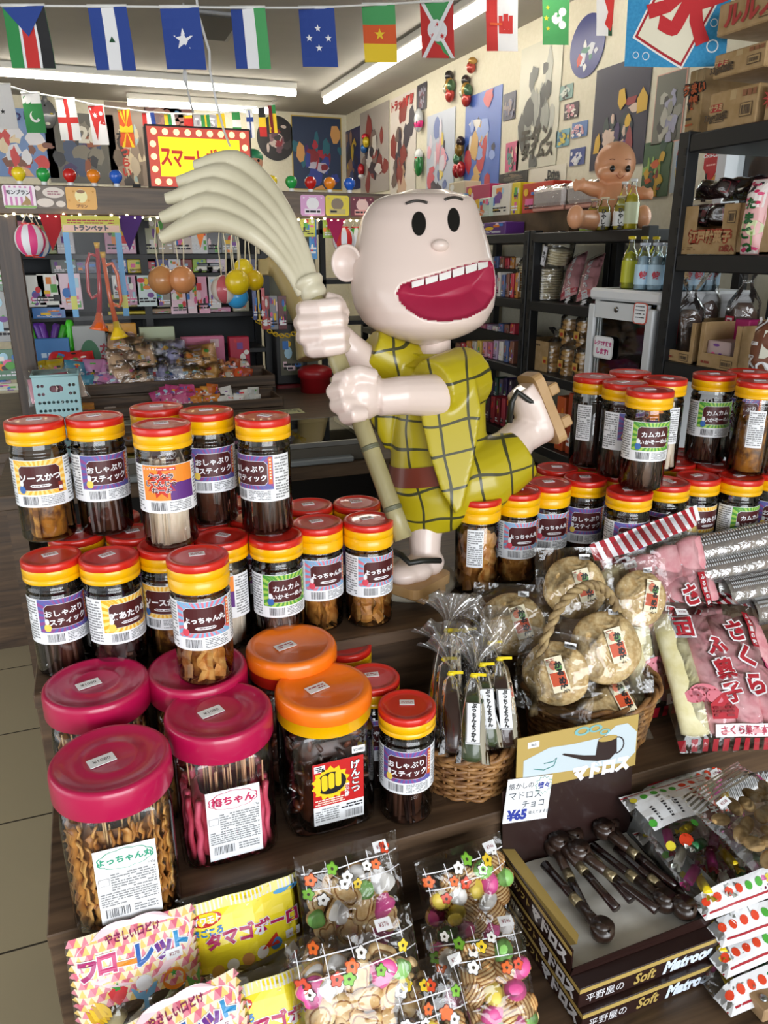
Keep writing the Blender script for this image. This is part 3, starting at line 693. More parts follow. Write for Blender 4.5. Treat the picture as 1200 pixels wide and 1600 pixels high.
def face_at(x, y):                      # depth of the head's front surface
    a, c = smooth_tab(HT, y); w = (c-a)/2; q = max(-1, min(1, (x-(a+c)/2)/w)); return HTt-0, w*s*.85*math.sqrt(max(0, 1-q*q))
def onface(x, y, off=0): t, d = face_at(x, y); return D(x, y, t)-_fh*(d+off)
mb = MB()
for i in range(6):
    xa = 640+i*20; pts = [(xa, 431-(i)*5.0), (xa+19, 426-i*5.0), (xa+18, 441-i*5.0), (xa+1, 446-i*5.0)]
    c = [onface(x, y, -.012) for x, y in pts]; q = [p+_fh*.018 for p in c]
    mb.add(c+q, [(0, 1, 2, 3), (7, 6, 5, 4), (0, 4, 5, 1), (1, 5, 6, 2), (2, 6, 7, 3), (3, 7, 4, 0)], pm('e4e6e2', .3, coat=.3))
obj('teeth', mb, head, world=True)
for ex, ey, rx in ((651, 352, 10.5), (703, 346, 9.5)):
    mb = MB(); nr = 6
    mb.add([onface(ex+rx*r/nr*cos(a), ey+18*r/nr*sin(a), .0016) for r in range(nr+1) for a in (2*pi*i/24 for i in range(24))], [(i+24*r, (i+1) % 24+24*r, (i+1) % 24+24*r+24, i+24*r+24) for r in range(nr) for i in range(24)], pm('141414', .25), sm=True)
    obj('eye', mb, head, world=True)
mb = MB().tube([onface(x, 322-4*sin((x-632)/34*pi), .002) for x in range(632, 668, 4)], .003, pm('2a2622', .4), 6); obj('eyebrow', mb, head, world=True)
mb = MB().tube([onface(x, 316-4*sin((x-690)/30*pi), .002) for x in range(690, 722, 4)], .003, pm('2a2622', .4), 6); obj('eyebrow', mb, head, world=True)
mb = MB().ball(onface(682, 384, .004), (.017, .015, .012), SKIN, 20, 14); obj('nose', mb, head, world=True)
# ears: rounded cups
mb = MB(); c = D(544, 411, 1.575); Me = frame(c, _r-_fh*.25, _z)
mb.lathe([(.0, -.012), (.016, -.012), (.027, -.004), (.034, .006), (.0355, .012), (.033, .0155), (.0285, .013), (.022, .006), (.012, .001), (0, 0)], SKIN, 32, Me @ Mx.Diagonal((.92, 1.05, 1, 1)), cap=False)
mb.tube([D(552, 410, 1.585), D(575, 404, 1.59)], [.02, .026], SKIN, 16); obj('ear', mb, SW, world=True)
mb = MB().ball(D(738, 372, 1.66), (.02, .02, .042), SKIN, 20, 14); obj('ear', mb, SW, world=True)
# body: neck, arms, hands, legs fused into one surface
mb = MB(); T = lambda *a: [D(*p) for p in a]
mb.tube(T((680, 500, 1.62), (676, 575, 1.62)), [.034, .038], SKIN, 16)
mb.tube(T((715, 610, 1.56), (680, 618, 1.52), (625, 618, 1.475), (590, 622, 1.465)), [.045, .043, .037, .035], SKIN, 18)      # near arm
mb.ball(D(562, 617, 1.462), (.052, .047, .05), SKIN, 20, 14)
mb.tube(T((676, 560, 1.62), (682, 690, 1.62), (672, 800, 1.6)), [.036, .06, .042], SKIN, 16); mb.tube(T((715, 610, 1.56), (685, 620, 1.62), (625, 590, 1.64)), .035, SKIN, 12); mb.tube(T((682, 740, 1.62), (790, 712, 1.62)), .04, SKIN, 12)
for k, (x, y) in enumerate(((531, 594), (522, 612), (527, 633), (541, 650))):                                                     # near fist: four fingers round the handle
    mb.tube(T((x+30, y-4, 1.43), (x+12, y-3, 1.415), (x, y, 1.435), (x+4, y+3, 1.475), (x+24, y+4, 1.49)), [.014, .0165, .0165, .0155, .013], SKIN, 12)
mb.tube(T((585, 592, 1.44), (560, 584, 1.425), (540, 588, 1.425)), [.019, .018, .014], SKIN, 12)                                       # thumb
mb.tube(T((625, 590, 1.64), (580, 575, 1.6), (548, 545, 1.555), (520, 520, 1.535)), [.043, .038, .031, .03], SKIN, 18)              # far arm
mb.ball(D(508, 510, 1.525), (.042, .044, .058), SKIN, 20, 14)
for k, (y, x0, x1) in enumerate(((482, 470, 534), (504, 466, 538), (526, 470, 540), (545, 482, 540))):                                 # far fist: stacked fingers
    mb.tube(T((x0+14, y, 1.51), (x0+4, y+1, 1.49), (x0+8, y+1, 1.468), ((x0+x1)/2, y-1, 1.448), (x1-8, y-4, 1.452), (x1-2, y-4, 1.475)), [.015, .0165, .017, .0168, .0158, .014], SKIN, 12)
mb.tube(T((527, 505, 1.5), (533, 488, 1.485), (525, 472, 1.475), (508, 466, 1.47)), [.019, .018, .017, .014], SKIN, 12)               # thumb
mb.tube(T((668, 795, 1.6), (664, 840, 1.6), (664, 866, 1.598)), [.043, .034, .032], SKIN, 18)                                         # standing leg
FZ = .893
def fz(x, y, z): return W(x, y, 'z', z)
mb.ball(D(668, 878, 1.595), (.036, .036, .03), SKIN); mb.ball(D(645, 890, 1.57), (.043, .04, .026), SKIN, 20, 12); mb.ball(D(632, 896, 1.553), (.036, .034, .022), SKIN, 20, 12)
mb.tube(T((785, 715, 1.62), (812, 683, 1.64), (830, 672, 1.65)), [.05, .04, .04], SKIN, 18)                                            # raised leg
mb.ball(D(840, 664, 1.65), (.044, .045, .043), SKIN, 20, 12); mb.tube(T((842, 660, 1.65), (828, 625, 1.635), (815, 605, 1.625)), [.043, .044, .036], SKIN, 20)
body = blob(mb, 'body', .0034, 5, SKIN)
o = obj('body', body, SW); 
for v in body.vertices: v.co -= base
# robe
mb = MB()
RT = [(552, 640, 728), (558, 622, 742), (566, 610, 754), (585, 606, 760), (640, 612, 758), (690, 612, 760), (720, 610, 768), (760, 606, 778), (795, 612, 752), (812, 616, 728), (822, 622, 716)]
loft(mb, RT, 1.62, .8, ROBEM, 40)
mb.tube(T((700, 760, 1.61), (755, 745, 1.62), (812, 708, 1.635)), [.085, .079, .06], ROBEM, 24)
mb.tube(T((728, 590, 1.60), (700, 602, 1.55), (674, 610, 1.525)), [.066, .066, .062], ROBEM, 20)
slv = [(662, 590), (690, 578), (742, 588), (752, 640), (742, 712), (722, 795), (712, 803), (690, 770), (668, 700), (655, 640)]
for k in range(9):
    t = 1.505+.006*k; q = [D(690+(x-690)*(1-.04*k*(k > 5)), y, t) for x, y in slv]
    if k: mb.add(prev+q, [(i, (i+1) % 10, 10+(i+1) % 10, 10+i) for i in range(10)], ROBEM)
    if k in (0, 8): mb.add(q, [tuple(range(10)) if k else tuple(range(10))[::-1]], ROBEM)
    prev = q
mb.tube(T((640, 575, 1.64), (605, 562, 1.6), (575, 545, 1.58)), [.058, .05, .045], ROBEM, 20)
mb.tube(T((600, 575, 1.62), (605, 640, 1.62), (612, 700, 1.625)), [.04, .035, .012], ROBEM, 16, flat=1.3)
rb = blob(mb, 'robe', .004, 7, ROBEM)
for v in rb.vertices: v.co -= base
obj('robe', rb, SW)
mb = MB()
def ring(y0, y1, t, sc, flat=.8, a0=0, a1=2*pi, tilt=0):
    s_ = t/FPX
    def g(u, v):
        a_ = a0+(a1-a0)*u; y = y0+(y1-y0)*v; a, c = outline_at(RT, y); w = (c-a)/2*sc; return D((a+c)/2+w*cos(a_), y+tilt*cos(a_), t)-_fh*(w*s_*flat*sin(a_))
    return g
mb.grid(ring(708, 737, 1.62, 1.035, .84, tilt=-16), 48, 5, pm('6e2f22', .35, coat=.2), cu=True); obj('sash', mb, SW, world=True)
mb = MB().grid(ring(548, 566, 1.62, 1.0, .85), 40, 4, ROBEI, cu=True); obj('collar', mb, SW, world=True)
# sandals
def geta(name, cpx, xd, yd, L, Wd, th, teeth):
    M = frame(cpx, xd, yd); mb = MB(); mb.prism(rrect(L, Wd, .018, 4), -th, 0, WOODG, M)
    for q in teeth: mb.box((q, 0, -th-.009), (.02, Wd, .018), WOODG, M, .003)
    return obj(name, mb, SW, world=True), M
c = D(652, 899, 1.575); c.z = .868
dirx = (_r*-.62-_fh*.79).normalized()
g1, M1 = geta('sandal', c, dirx, V((-dirx.y, dirx.x, 0)), .128, .092, .02, (-.03, .03))
STR = pm('1a1c18', .45)
def strap(pts, par): obj('sandal_strap', MB().tube(pts, .0062, STR, 8), par, world=True)
strap(T((616, 862, 1.565), (628, 868, 1.535), (640, 880, 1.522), (660, 876, 1.535), (688, 876, 1.565)), SW)
c = D(846, 632, 1.648); up = (_r*.86+_z*.42-_fh*-.3).normalized(); xd = (-_z*.9+_r*.42)
g2, M2 = geta('sandal', D(853, 634, 1.645), xd, up.cross(xd.normalized()), .16, .088, .02, ())
mb = MB()
for q in (-.035, .04): mb.box((q, 0, .012), (.024, .088, .024), WOODG, M2, .003)
obj('sandal_teeth', mb, g2, world=True)
strap(T((796, 660, 1.60), (800, 628, 1.585), (808, 612, 1.585), (824, 624, 1.595), (845, 636, 1.605), (866, 640, 1.63)), SW)
# broom
mb = MB(); a, e = D(487, 452, 1.482), D(631, 842, 1.452); pts = [a.lerp(e, k/10) for k in range(11)]
mb.tube(pts, [.0175-.0018*(k in (0,)) for k in range(11)], BAMB, 18)
for k in (.64, .88): q = a.lerp(e, k); d = (e-a).normalized()*.003; mb.tube([q-d*1.6, q-d*.5, q, q+d*.5, q+d*1.6], [.0176, .0192, .0178, .0192, .0176], pm('5f604a', .4), 18)
obj('broom_handle', mb, SW, world=True)
mb = MB()
def crv(pl, u):          # smooth curve through the points
    k = min(int(u*(len(pl)-1)), len(pl)-2); f_ = u*(len(pl)-1)-k; p = [pl[max(0, min(len(pl)-1, k+d))] for d in (-1, 0, 1, 2)]
    return tuple(.5*(2*p[1][i]+(p[2][i]-p[0][i])*f_+(2*p[0][i]-5*p[1][i]+4*p[2][i]-p[3][i])*f_*f_+(3*p[1][i]-p[0][i]-3*p[2][i]+p[3][i])*f_**3) for i in (0, 1))
TOP = [(494, 448), (478, 385), (452, 326), (418, 276), (375, 243), (318, 248)]; BOT = [(470, 462), (446, 424), (410, 388), (365, 362), (315, 358), (252, 390)]
for i in range(5):
    q = (i+.5)/5; pts = []; rad = []; blg = 26*sin(pi*q)
    for k in range(25):
        u = k/24; a_, c_ = crv(TOP, u), crv(BOT, u); w = math.hypot(a_[0]-c_[0], a_[1]-c_[1])/5*1.48/FPX
        pts.append(D(a_[0]+(c_[0]-a_[0])*q-blg*u**3, a_[1]+(c_[1]-a_[1])*q-blg*.3*u**3, 1.482-(.012*i-.012)*min(1, 2*u)+.02*u)); rad.append(max(.011, w*(.74 if k < 20 else .74-.10*(k-19))))
    mb.tube(pts, rad, STRAW, 16)
bh = blob(mb, 'broom_head', .0026, 3, STRAW)
for v in bh.vertices: v.co -= base
obj('broom_head', bh, SW)
q = (D(500, 478, 1.482)-D(480, 438, 1.482)).normalized(); c = D(484, 446, 1.482)
mb = MB().tube([c-q*.014, c-q*.010, c-q*.004, c+q*.002, c+q*.006, c+q*.012, c+q*.02, c+q*.03], [.024, .029, .030, .027, .024, .0255, .0255, .021], STRAW, 24); obj('broom_binding', mb, SW, world=True)
mb = MB().lathe([(0, 0), (.102, 0), (.105, .004), (.105, .014), (.102, .018), (0, .018)], noisy('grey_stone_base', 'a39b8a', 'b3ab99', 20, .5), 48, cap=False); obj('base', mb, SW)

# ================================================================== bags of sweets on the lower step
def zf(w, h, T, sd=0, wr=.0018):
    def f_(x, y):
        u = max(-1, min(1, 2*x/w)); v = max(-1, min(1, 2*y/h)); e = math.sqrt(max(0, 1-abs(u)**3))*max(0, 1-abs(v)**4)
        return T*e+wr*(sin(x*95+sd)+sin(y*70+x*60+sd*2)*.8+sin(y*150-x*40+sd*3)*.5)*(.3+.7*(1-abs(v)**6))
    return f_
def film_mb(mb, w, h, f_, mat, M, back=True, crimp=.0):
    mb.grid(lambda u, v: V(((u-.5)*w, (v-.5)*h, f_((u-.5)*w, (v-.5)*h))), 22, 26, mat, M)
    if back: mb.grid(lambda u, v: V(((u-.5)*w, (v-.5)*h, -.15*f_((u-.5)*w, (v-.5)*h)-.0015)), 8, 8, mat, M)
    return mb
def wrapz(f_, M, off): return lambda p: M @ V((p.x, p.y, f_(p.x, p.y)+off+p.z))
def flat_mb(fn, f_, off):      # build print flat, then lay it on the bag's front (still in the bag's frame)
    mb = MB(); fn(mb)
    return mb.warp(lambda p: V((p.x, p.y, f_(p.x, p.y)+off+p.z)))
def bag(name, label, cat, M, group=None):
    t = thing(name, label, cat, (0, 0, 0), 0, group); t.matrix_world = M; return t
def lean(px, py, Y, ang, turn=0, w=0, h=.2, roll=0):
    # frame whose top centre sits at a photo pixel on the plane y = Y, the sheet leaning back by ang, turned about z
    top = W(px, py, 'y', Y); x = V((cos(R_(turn)), sin(R_(turn)), 0)); bk_ = V((-x.y, x.x, 0)); up = bk_*sin(R_(ang))+_z*cos(R_(ang))
    x2 = x*cos(R_(roll))+up*sin(R_(roll)); up2 = up*cos(R_(roll))-x*sin(R_(roll))
    return frame(top-up2*(h/2), x2, up2)
def price(w, y, x, f_, s='¥376', rot=0):
    def g(mb):
        mb.prism([(x+a*cos(rot)-b_*sin(rot), y+a*sin(rot)+b_*cos(rot)) for a, b_ in ((-.0115, -.0065), (.0115, -.0065), (.0115, .0065), (-.0115, .0065))], 0, 0, PAPER)
        mb.text(s, .0068, pm('8a3a44', .6), x, y, .0006, rot=rot)
    return flat_mb(g, f_, .0022)
PASTEL = [pm('f0dfa6', .6), pm('d9e4a8', .6), pm('f2b8c4', .6), pm('f3ead0', .6), pm('c9d6a0', .6)]
def puff(i):
    mb = MB(); L = .022
    mb.tube([(-L, 0, 0), (-L*.9, .0, 0), (-L*.4, .002, 0), (L*.4, -.002, 0), (L*.9, 0, 0), (L, 0, 0)], [.002, .008, .0098, .0092, .0085, .002], PASTEL[i], 12); return mb.build('puffed_snack')
PUFF = [puff(i) for i in range(5)]
def strawberry(mb, x, y, s):
    mb.prism([(x-s, y+s*.5), (x-s*.5, y+s*.85), (x, y+s*.7), (x+s*.5, y+s*.85), (x+s, y+s*.5), (x+s*.7, y-s*.3), (x, y-s), (x-s*.7, y-s*.3)], .0006, .0006, pm('d8262e', .45))
    mb.prism(star(x, y+s*.8, s*.6, 5, .4), .0009, .0009, pm('3a9a3a', .5))
    for a, c in ((-.4, .2), (.4, .2), (0, -.2), (-.2, .55), (.25, -.5), (.1, .4)): mb.prism(circ(x+a*s, y+c*s, s*.07, n=6), .0009, .0009, CREAM)
def floret(label, M, pt='¥270'):
    w, h = .175, .23; f_ = zf(w, h, .03, 1.5); t = bag('puff_snack_bag', label, 'snack bag', M, 'pink and yellow puff snack bags')
    obj('film', film_mb(MB(), w, h, f_, FILM, None), t)
    def pr(mb):
        # triangle pattern over the top and the sides, a clear window below
        cs = [pm('e890a0', .4), pm('f2cf7a', .4), pm('f6e6c8', .4), pm('d86a80', .4)]; n_ = 17; d = w/n_
        for j in range(15):
            for i in range(n_):
                x0 = -w/2+i*d; y0 = h/2-(j+1)*d*.98
                if y0 < .02 and abs(x0+d/2) < .06: continue
                mb.add([(x0, y0, 0), (x0+d, y0, 0), (x0+d/2, y0+d, 0)], [(0, 1, 2)], cs[(i+j) % 2]); mb.add([(x0+d, y0, 0), (x0+d*1.5, y0+d, 0), (x0+d/2, y0+d, 0)], [(0, 1, 2)], cs[2 if (i*3+j) % 4 else 3]) if i < n_-1 else 0
        k_ = mb.n()
        mb.prism([(.0+.075*cos(a)*(1+.06*abs(sin(4*a))), .062+.036*sin(a)*(1+.12*abs(sin(4*a)))) for a in (2*pi*i/48 for i in range(48))], .0003, .0003, pm('f4d6de', .4))
        mb.text('やさしい口どけ', .0105, pm('8a2c5a', .4), 0, .084, .0009, bold=.03)
        for i, (ch, c) in enumerate(zip('フローレット', ('a8286a', 'c02a6a', 'e08a1a', '2a62b0', '6a2a8a', '2a8ac0'))):
            x = -.062+.0248*i; mb.text(ch, .03, WHITE, x, .054+.004*(i % 2), .0009, bold=.1); mb.text(ch, .03, pm(c, .35), x, .054+.004*(i % 2), .0013, bold=.05)
        strawberry(mb, -.028, .014, .013)
        y_ = pm('f4c81e', .4)
        for k in range(4): mb.prism([(-.072+.004*k, .004+.004*k), (-.066+.005*k, -.012+.002*k), (-.048+.003*k, -.02+.003*k), (-.052+.004*k, -.012+.004*k), (-.06+.004*k, -.002+.004*k)], .0006+.0001*k, .0006+.0001*k, y_ if k % 2 else pm('d8a81a', .4))
        bl = pm('7ab6e2', .35); mb.prism([(-.012, .018), (.024, .018), (.018, .004), (.009, .0), (.009, -.012), (.016, -.015), (-.004, -.015), (.003, -.012), (.003, .0), (-.006, .004)], .0006, .0006, bl); mb.prism(circ(.006, .022, .011), .0008, .0008, WHITE)
        mb.prism(circ(.046, .012, .0155, n=20), .0006, .0006, pm('ee8a22', .45)); mb.prism(star(.046, .021, .005), .0009, .0009, pm('3a9a3a', .5))
        mb.prism([(.062, .008), (.082, .01), (.079, -.02), (.066, -.02)], .0006, .0006, pm('7ac06a', .4))
        mb.warp(lambda p: p+V((0, .021, 0)), k_)
    obj('print', flat_mb(pr, f_, .0006), t); obj('price_sticker', price(w, .066, .05, f_, pt), t)
    k = 0
    for j in range(6):
        for i in range(4):
            y = -.10+.018*j; x = -.055+.036*i+(.015 if j % 2 else 0); q = obj('puffed_snack', PUFF[(i*3+j*2) % 5], t); q.location = (x, y, max(.004, f_(x, y)-.014)); q.rotation_euler = (random.uniform(-.4, .4), random.uniform(-.3, .3), random.uniform(-.7, .7)+.3)
def tamago(label, M, pt='¥140'):
    w, h = .18, .215; f_ = zf(w, h, .03, .4); t = bag('egg_biscuit_bag', label, 'snack bag', M, 'yellow egg biscuit bags')
    ye = pm('f2dc2a', .3); obj('film', film_mb(MB(), w, h, f_, FILM, None), t)
    def pr(mb):
        mb.rect(-w/2, .0, w/2, h/2-.012, ye, 0, nx=12, ny=10); mb.rect(-w/2, -.06, -w/2+.012, 0, ye, 0, nx=2, ny=6); mb.rect(w/2-.012, -.06, w/2, 0, ye, 0, nx=2, ny=6)
        mb.rect(-w/2, h/2-.022, w/2, h/2-.010, pm('f7ef9a', .3), .0002, nx=12)
        for i in range(30): mb.rect(-w/2+.003+i*.006, h/2-.022, -w/2+.0055+i*.006, h/2-.0105, WHITE, .0004)
        k_ = mb.n(); mb.prism(circ(-.052, .064, .022, .0085, 20, .0), .0004, .0004, pm('c8201e', .4)); mb.text('イワモト', .0105, WHITE, -.052, .064, .0008, bold=.04); mb.text('まごころ', .0115, pm('2a7ac0', .4), -.052, .048, .0008, bold=.05)
        mb.text('タマゴボーロ', .0235, WHITE, .012, .034, .0006, bold=.09); mb.text('タマゴボーロ', .0235, pm('b01a5a', .4), .012, .034, .001, bold=.05)
        for x in (.06, .078): mb.prism(circ(x, .07, .012, .003), .0005, .0005, pm('4aa0d8', .4))
        bo = [(-.078, -.024), (.07, -.008), (.078, -.03), (.04, -.05), (-.05, -.05)]; mb.prism(bo, .0004, .0004, WHITE); mb.prism([(-.07, -.032), (.074, -.024), (.07, -.034), (-.066, -.04)], .0007, .0007, pm('d83a2a', .4))
        mb.prism([(-.066, -.016), (.05, .0), (.06, -.012), (-.05, -.03)], .0006, .0006, pm('f6e6a0', .4))
        mb.prism([(.02, .0), (.045, .016), (.05, -.002)], .0006, .0006, pm('d83a2a', .4))
        for i, c in enumerate(('d8a24a', 'f0ead8', 'c88a4a', 'f6f2ee', '4a8ad0')): mb.prism(circ(-.045+.022*i, -.012+.003*i, .009, n=14), .0009, .0009, pm(c, .45))
        mb.warp(lambda p: p+V((0, .013, 0)), k_)
    obj('print', flat_mb(pr, f_, .0006), t); obj('price_sticker', price(w, .02, .07, f_, pt), t)
    for i in range(26):
        x = -.07+.0235*(i % 7)+random.uniform(-.004, .004); y = -.095+.017*(i//7); q = obj('round_biscuit', BOLO, t); q.location = (x, y, max(.003, f_(x, y)-.011))
BOLO = MB().ball((0, 0, 0), .0092, noisy('egg_biscuit', 'd8b070', 'ecd39c', 50, .6), 12, 8).build('round_biscuit')
BISC = noisy('baked_biscuit', 'd6a868', 'efd09a', 90, .65, bump=.1); BISD = pm('a9743c', .7)
ICING = {'pink': pm('e0589a', .35), 'green': pm('8cc86a', .35), 'white': pm('f2efec', .4), 'yellow': pm('ecd25a', .4)}
def animal(i, ice):
    random.seed(40+i); k = 26; sh = [random.choice((.62, .8, 1.0, 1.2, 1.3)) for _ in range(7)]
    def rr(a): q = (a/(2*pi)*7) % 7; j = int(q); s_ = (1-cos((q-j)*pi))/2; return sh[j]*(1-s_)+sh[(j+1) % 7]*s_
    pl = [(.019*rr(a)*cos(a)*1.15, .019*rr(a)*sin(a)*.9) for a in (2*pi*q/k for q in range(k))]
    mb = MB(); sc = lambda s_, z: [(x*s_, y*s_, z) for x, y in pl]
    ly = sc(.92, -.005)+sc(1, -.001)+sc(.95, .003)+sc(.78, .005)
    mb.add(ly+[(0, 0, .0055)], [tuple(range(k))[::-1]]+[(i_+j*k, (i_+1) % k+j*k, (i_+1) % k+(j+1)*k, i_+(j+1)*k) for j in range(1, 3) for i_ in range(k)]+[(3*k+i_, 3*k+(i_+1) % k, 4*k) for i_ in range(k)], BISC, sm=True)
    mb.add(sc(.92, -.005)+sc(1.0, -.001), [(i_, (i_+1) % k, k+(i_+1) % k, k+i_) for i_ in range(k)], BISD); mb.tube(sc(.66, .0052), .0012, BISD, 5, closed=True)
    if ice:
        ly = sc(.93, .0035)+sc(.86, .0068)+sc(.6, .0078)
        mb.add(ly+[(0, 0, .008)], [(i_+j*k, (i_+1) % k+j*k, (i_+1) % k+(j+1)*k, i_+(j+1)*k) for j in range(2) for i_ in range(k)]+[(2*k+i_, 2*k+(i_+1) % k, 3*k) for i_ in range(k)], ICING[ice], sm=True)
    return mb.build('animal_biscuit')
ANI = [animal(i, c) for i, c in enumerate(('pink', None, 'green', None, 'white', None, None, 'white', None, None))]
def shell(ice):
    mb = MB(); mb.ball((0, 0, 0), (.0175, .0145, .0085), BISC, 18, 10)
    for i in range(-3, 4):
        x = i*.0046; r = math.sqrt(1-(x/.0175)**2); mb.tube([(x, .0145*r*cos(a), -.0003+.0085*r*sin(a)) for a in (pi*q/8 for q in range(9))], .0011, BISD, 5)
    if ice: mb.ball((0, 0, -.002), (.0165, .0135, .0085), ICING[ice], 16, 8, Mx.Translation((0, 0, .0048)))
    return mb.build('shell_biscuit')
SHL = [shell(c) for c in (None, None, 'pink', None, 'white', 'green', None, 'yellow')]
FL4 = ['f2f0ee', 'e8c832', 'd84a2a', '7cb83a', 'f2f0ee', 'e06a2a']
def flowered(mb, w, h, y0, sd, seed_top=True):
    rs = random.Random(sd)
    for i in range(5): mb.rect(-w/2+.01+i*w/5, y0+.012*i % .02, -w/2+.0112+i*w/5, h/2-.012, WHITE, .0001, ny=4)
    for j in range(2): mb.rect(-w/2+.006, y0+.015+.024*j, w/2-.006, y0+.0166+.024*j, WHITE, .0001, nx=8)
    for i in range(10):
        x = -w/2+.012+(w-.024)*((i*.38) % 1); y = y0+(h/2-y0-.014)*rs.random(); r = rs.uniform(.0072, .0098); c = FL4[(i+sd) % 6]
        mb.prism(flower(x, y, r*1.14, 5), .0004, .0004, pm('2e2a24', .5) if c in ('f2f0ee', 'e8c832') else pm('7a2a1a' if c != '7cb83a' else '3a6a1a', .5)); mb.prism(flower(x, y, r, 5), .0007, .0007, pm(c, .4)); mb.prism(circ(x, y, r*.25, n=8), .001, .001, pm('3a3020', .5))
def cookie_bag(label, M, meshes, name, w, h, pt, sd, fill=1.0, T=.03, d=.034, y_fl=.02, px=.05, py=None):
    f_ = zf(w, h, T, sd); t = bag('biscuit_bag', label, 'snack bag', M, 'clear flowered biscuit bags'); obj('film', film_mb(MB(), w, h, f_, FILM, None), t)
    obj('print', flat_mb(lambda mb: flowered(mb, w, h, y_fl, sd), f_, .0006), t); obj('price_sticker', price(w, h/2-.012 if py is None else py, px, f_, pt), t)
    random.seed(sd); rows = int(h*fill/(d*.8))
    for ly, dz in ((0, .012), (1, .026)):
        for j in range(rows):
            for i in range(int(w/d)):
                x = -w/2+d*.55+i*d+(d*.35 if (j+ly) % 2 else 0)+random.uniform(-.004, .004); y = -h/2+.022+j*d*.8+random.uniform(-.003, .003)+ly*.01
                if abs(x) > w/2-.014: continue
                z = f_(x, y)-dz
                if z < .0005: z = .0005
                    
                if ly and z < .004: continue
                q = obj(name, meshes[(i*3+j*5+ly*2+random.randint(0, 2)) % len(meshes)], t); q.location = (x, y, z); q.scale = (1.12 if name[0] == 's' else 1.02,)*3; q.rotation_euler = (random.uniform(-.35, .35), random.uniform(-.35, .35), random.uniform(0, 6.28))
    return t
LB_ = 32
cookie_bag('flowered bag of iced animal biscuits, rear one leaning against the riser', lean(540, 1318, .915, 22, 0, h=.17), ANI, 'animal_biscuit', .165, .17, '¥376', 3, .72, y_fl=.022)
cookie_bag('flowered bag of iced animal biscuits, front one with a white horse-shaped biscuit on top', lean(545, 1440, .80, 30, 0, h=.2), ANI, 'animal_biscuit', .185, .2, '¥376', 8, .72, T=.036, y_fl=.035, px=.045)
cookie_bag('flowered bag of striped shell biscuits, rear one at the edge of the middle step', lean(716, 1322, .90, 24, 4, h=.16), SHL, 'shell_biscuit', .16, .16, '¥346', 5, .75, d=.030, y_fl=.02)
cookie_bag('flowered bag of striped shell biscuits, large front one lying by the dark boxes', lean(735, 1432, .80, 44, -10, h=.24), SHL, 'shell_biscuit', .155, .24, '¥346', 9, .86, T=.036, d=.030, y_fl=.05)
cookie_bag('flowered biscuit bag squeezed between the two front biscuit bags, cut by the lower picture edge', lean(655, 1500, .755, 40, 0, h=.2), SHL, 'shell_biscuit', .11, .2, '¥376', 4, .7, d=.03)
floret('pink and yellow puff snack bag standing at the left below the skewer jar', lean(205, 1440, .905, 18, 2, h=.23))
tamago('yellow egg biscuit bag standing behind, between puff snacks and animal biscuits', lean(370, 1378, .925, 16, 2, h=.215))
floret('pink and yellow puff snack bag in front, cut by the lower picture edge', lean(270, 1562, .79, 22, 6, h=.23, roll=6))
tamago('yellow egg biscuit bag in front, cut by the lower picture edge', lean(418, 1508, .815, 20, 2, h=.215))

# ================================================================== brown boxes of chocolate pipes
BRW = pm('2a1714', .35, coat=.2); GOLDC = pm('b69c58', .42); GREYC = pm('8a8e90', .5); WAX = noisy('waxed_paper', 'c9c6be', 'dad8d2', 14, .35, bump=.3)
def side_print(mb, M, L, h, front):
    # gold band along the top edge and the name on the side
    mb.rect(-L/2, h-.009, L/2, h-.001, GOLDC, .0004, M)
    if front:
        mb.text('平野屋の', .0175, WHITE, -.085, h/2-.004, .0006, M, 0); mb.text('Soft', .027, GOLDC, -.012, h/2-.003, .0006, M, .03, shear=.25, sx=.9); mb.text('Matroos', .03, pm('d6e2f0', .4), .07, h/2-.003, .0006, M, .06, shear=.25, sx=.9)
    else:
        mb.text('平野屋の', .014, CREAM, -.077, h/2-.004, .0006, M, 0); mb.text('ソフト', .015, GOLDC, -.03, h/2-.004, .0006, M, .05); mb.text('マドロス', .025, pm('e2e2e4', .4), .048, h/2-.004, .0006, M, .09, shear=.1)
def choc_box(label, x0, y0, z0, wx=.262, wy=.217, h=.038):
    t = thing('chocolate_box', label, 'box', (x0+wx/2, y0+wy/2, z0), 0, 'brown boxes of chocolate pipes')
    b_ = MB().box((0, 0, h/2), (wx, wy, h), BRW, bev=.0012); b_.text('Matroos', .05, pm('3e2420', .4), .01, 0, h+.0004, bold=.03, shear=.2)
    obj('box', b_, t)
    mb = MB(); side_print(mb, Mx(((1, 0, 0, 0), (0, 0, -1, -wy/2), (0, 1, 0, 0), (0, 0, 0, 1))), wx, h, True); side_print(mb, Mx(((0, 0, -1, -wx/2), (-1, 0, 0, 0), (0, 1, 0, 0), (0, 0, 0, 1))), wy, h, False)
    obj('print', mb, t); return t
choc_box('closed brown box at the bottom under the open tray, lowest of the stack', .566, .672, Z0+.0005)
choc_box('closed brown box with gold band right under the open tray', .564, .682, Z0+.0395)
tx0, tx1, ty0, ty1, tz, th = .562, .828, .705, .922, Z0+.0785, .05
TM = Mx.Translation((tx0, ty0, tz))
t = thing('open_chocolate_tray', 'open brown display box with pipe-picture lid, holding chocolate pipes', 'box', ((tx0+tx1)/2, (ty0+ty1)/2, tz), 0)
wx, wy = tx1-tx0, ty1-ty0
mb = MB().box((0, 0, .002), (wx, wy, .003), BRW)
mb.box((-wx/2+.001, 0, th/2), (.002, wy, th), BRW); obj('tray', mb, t)
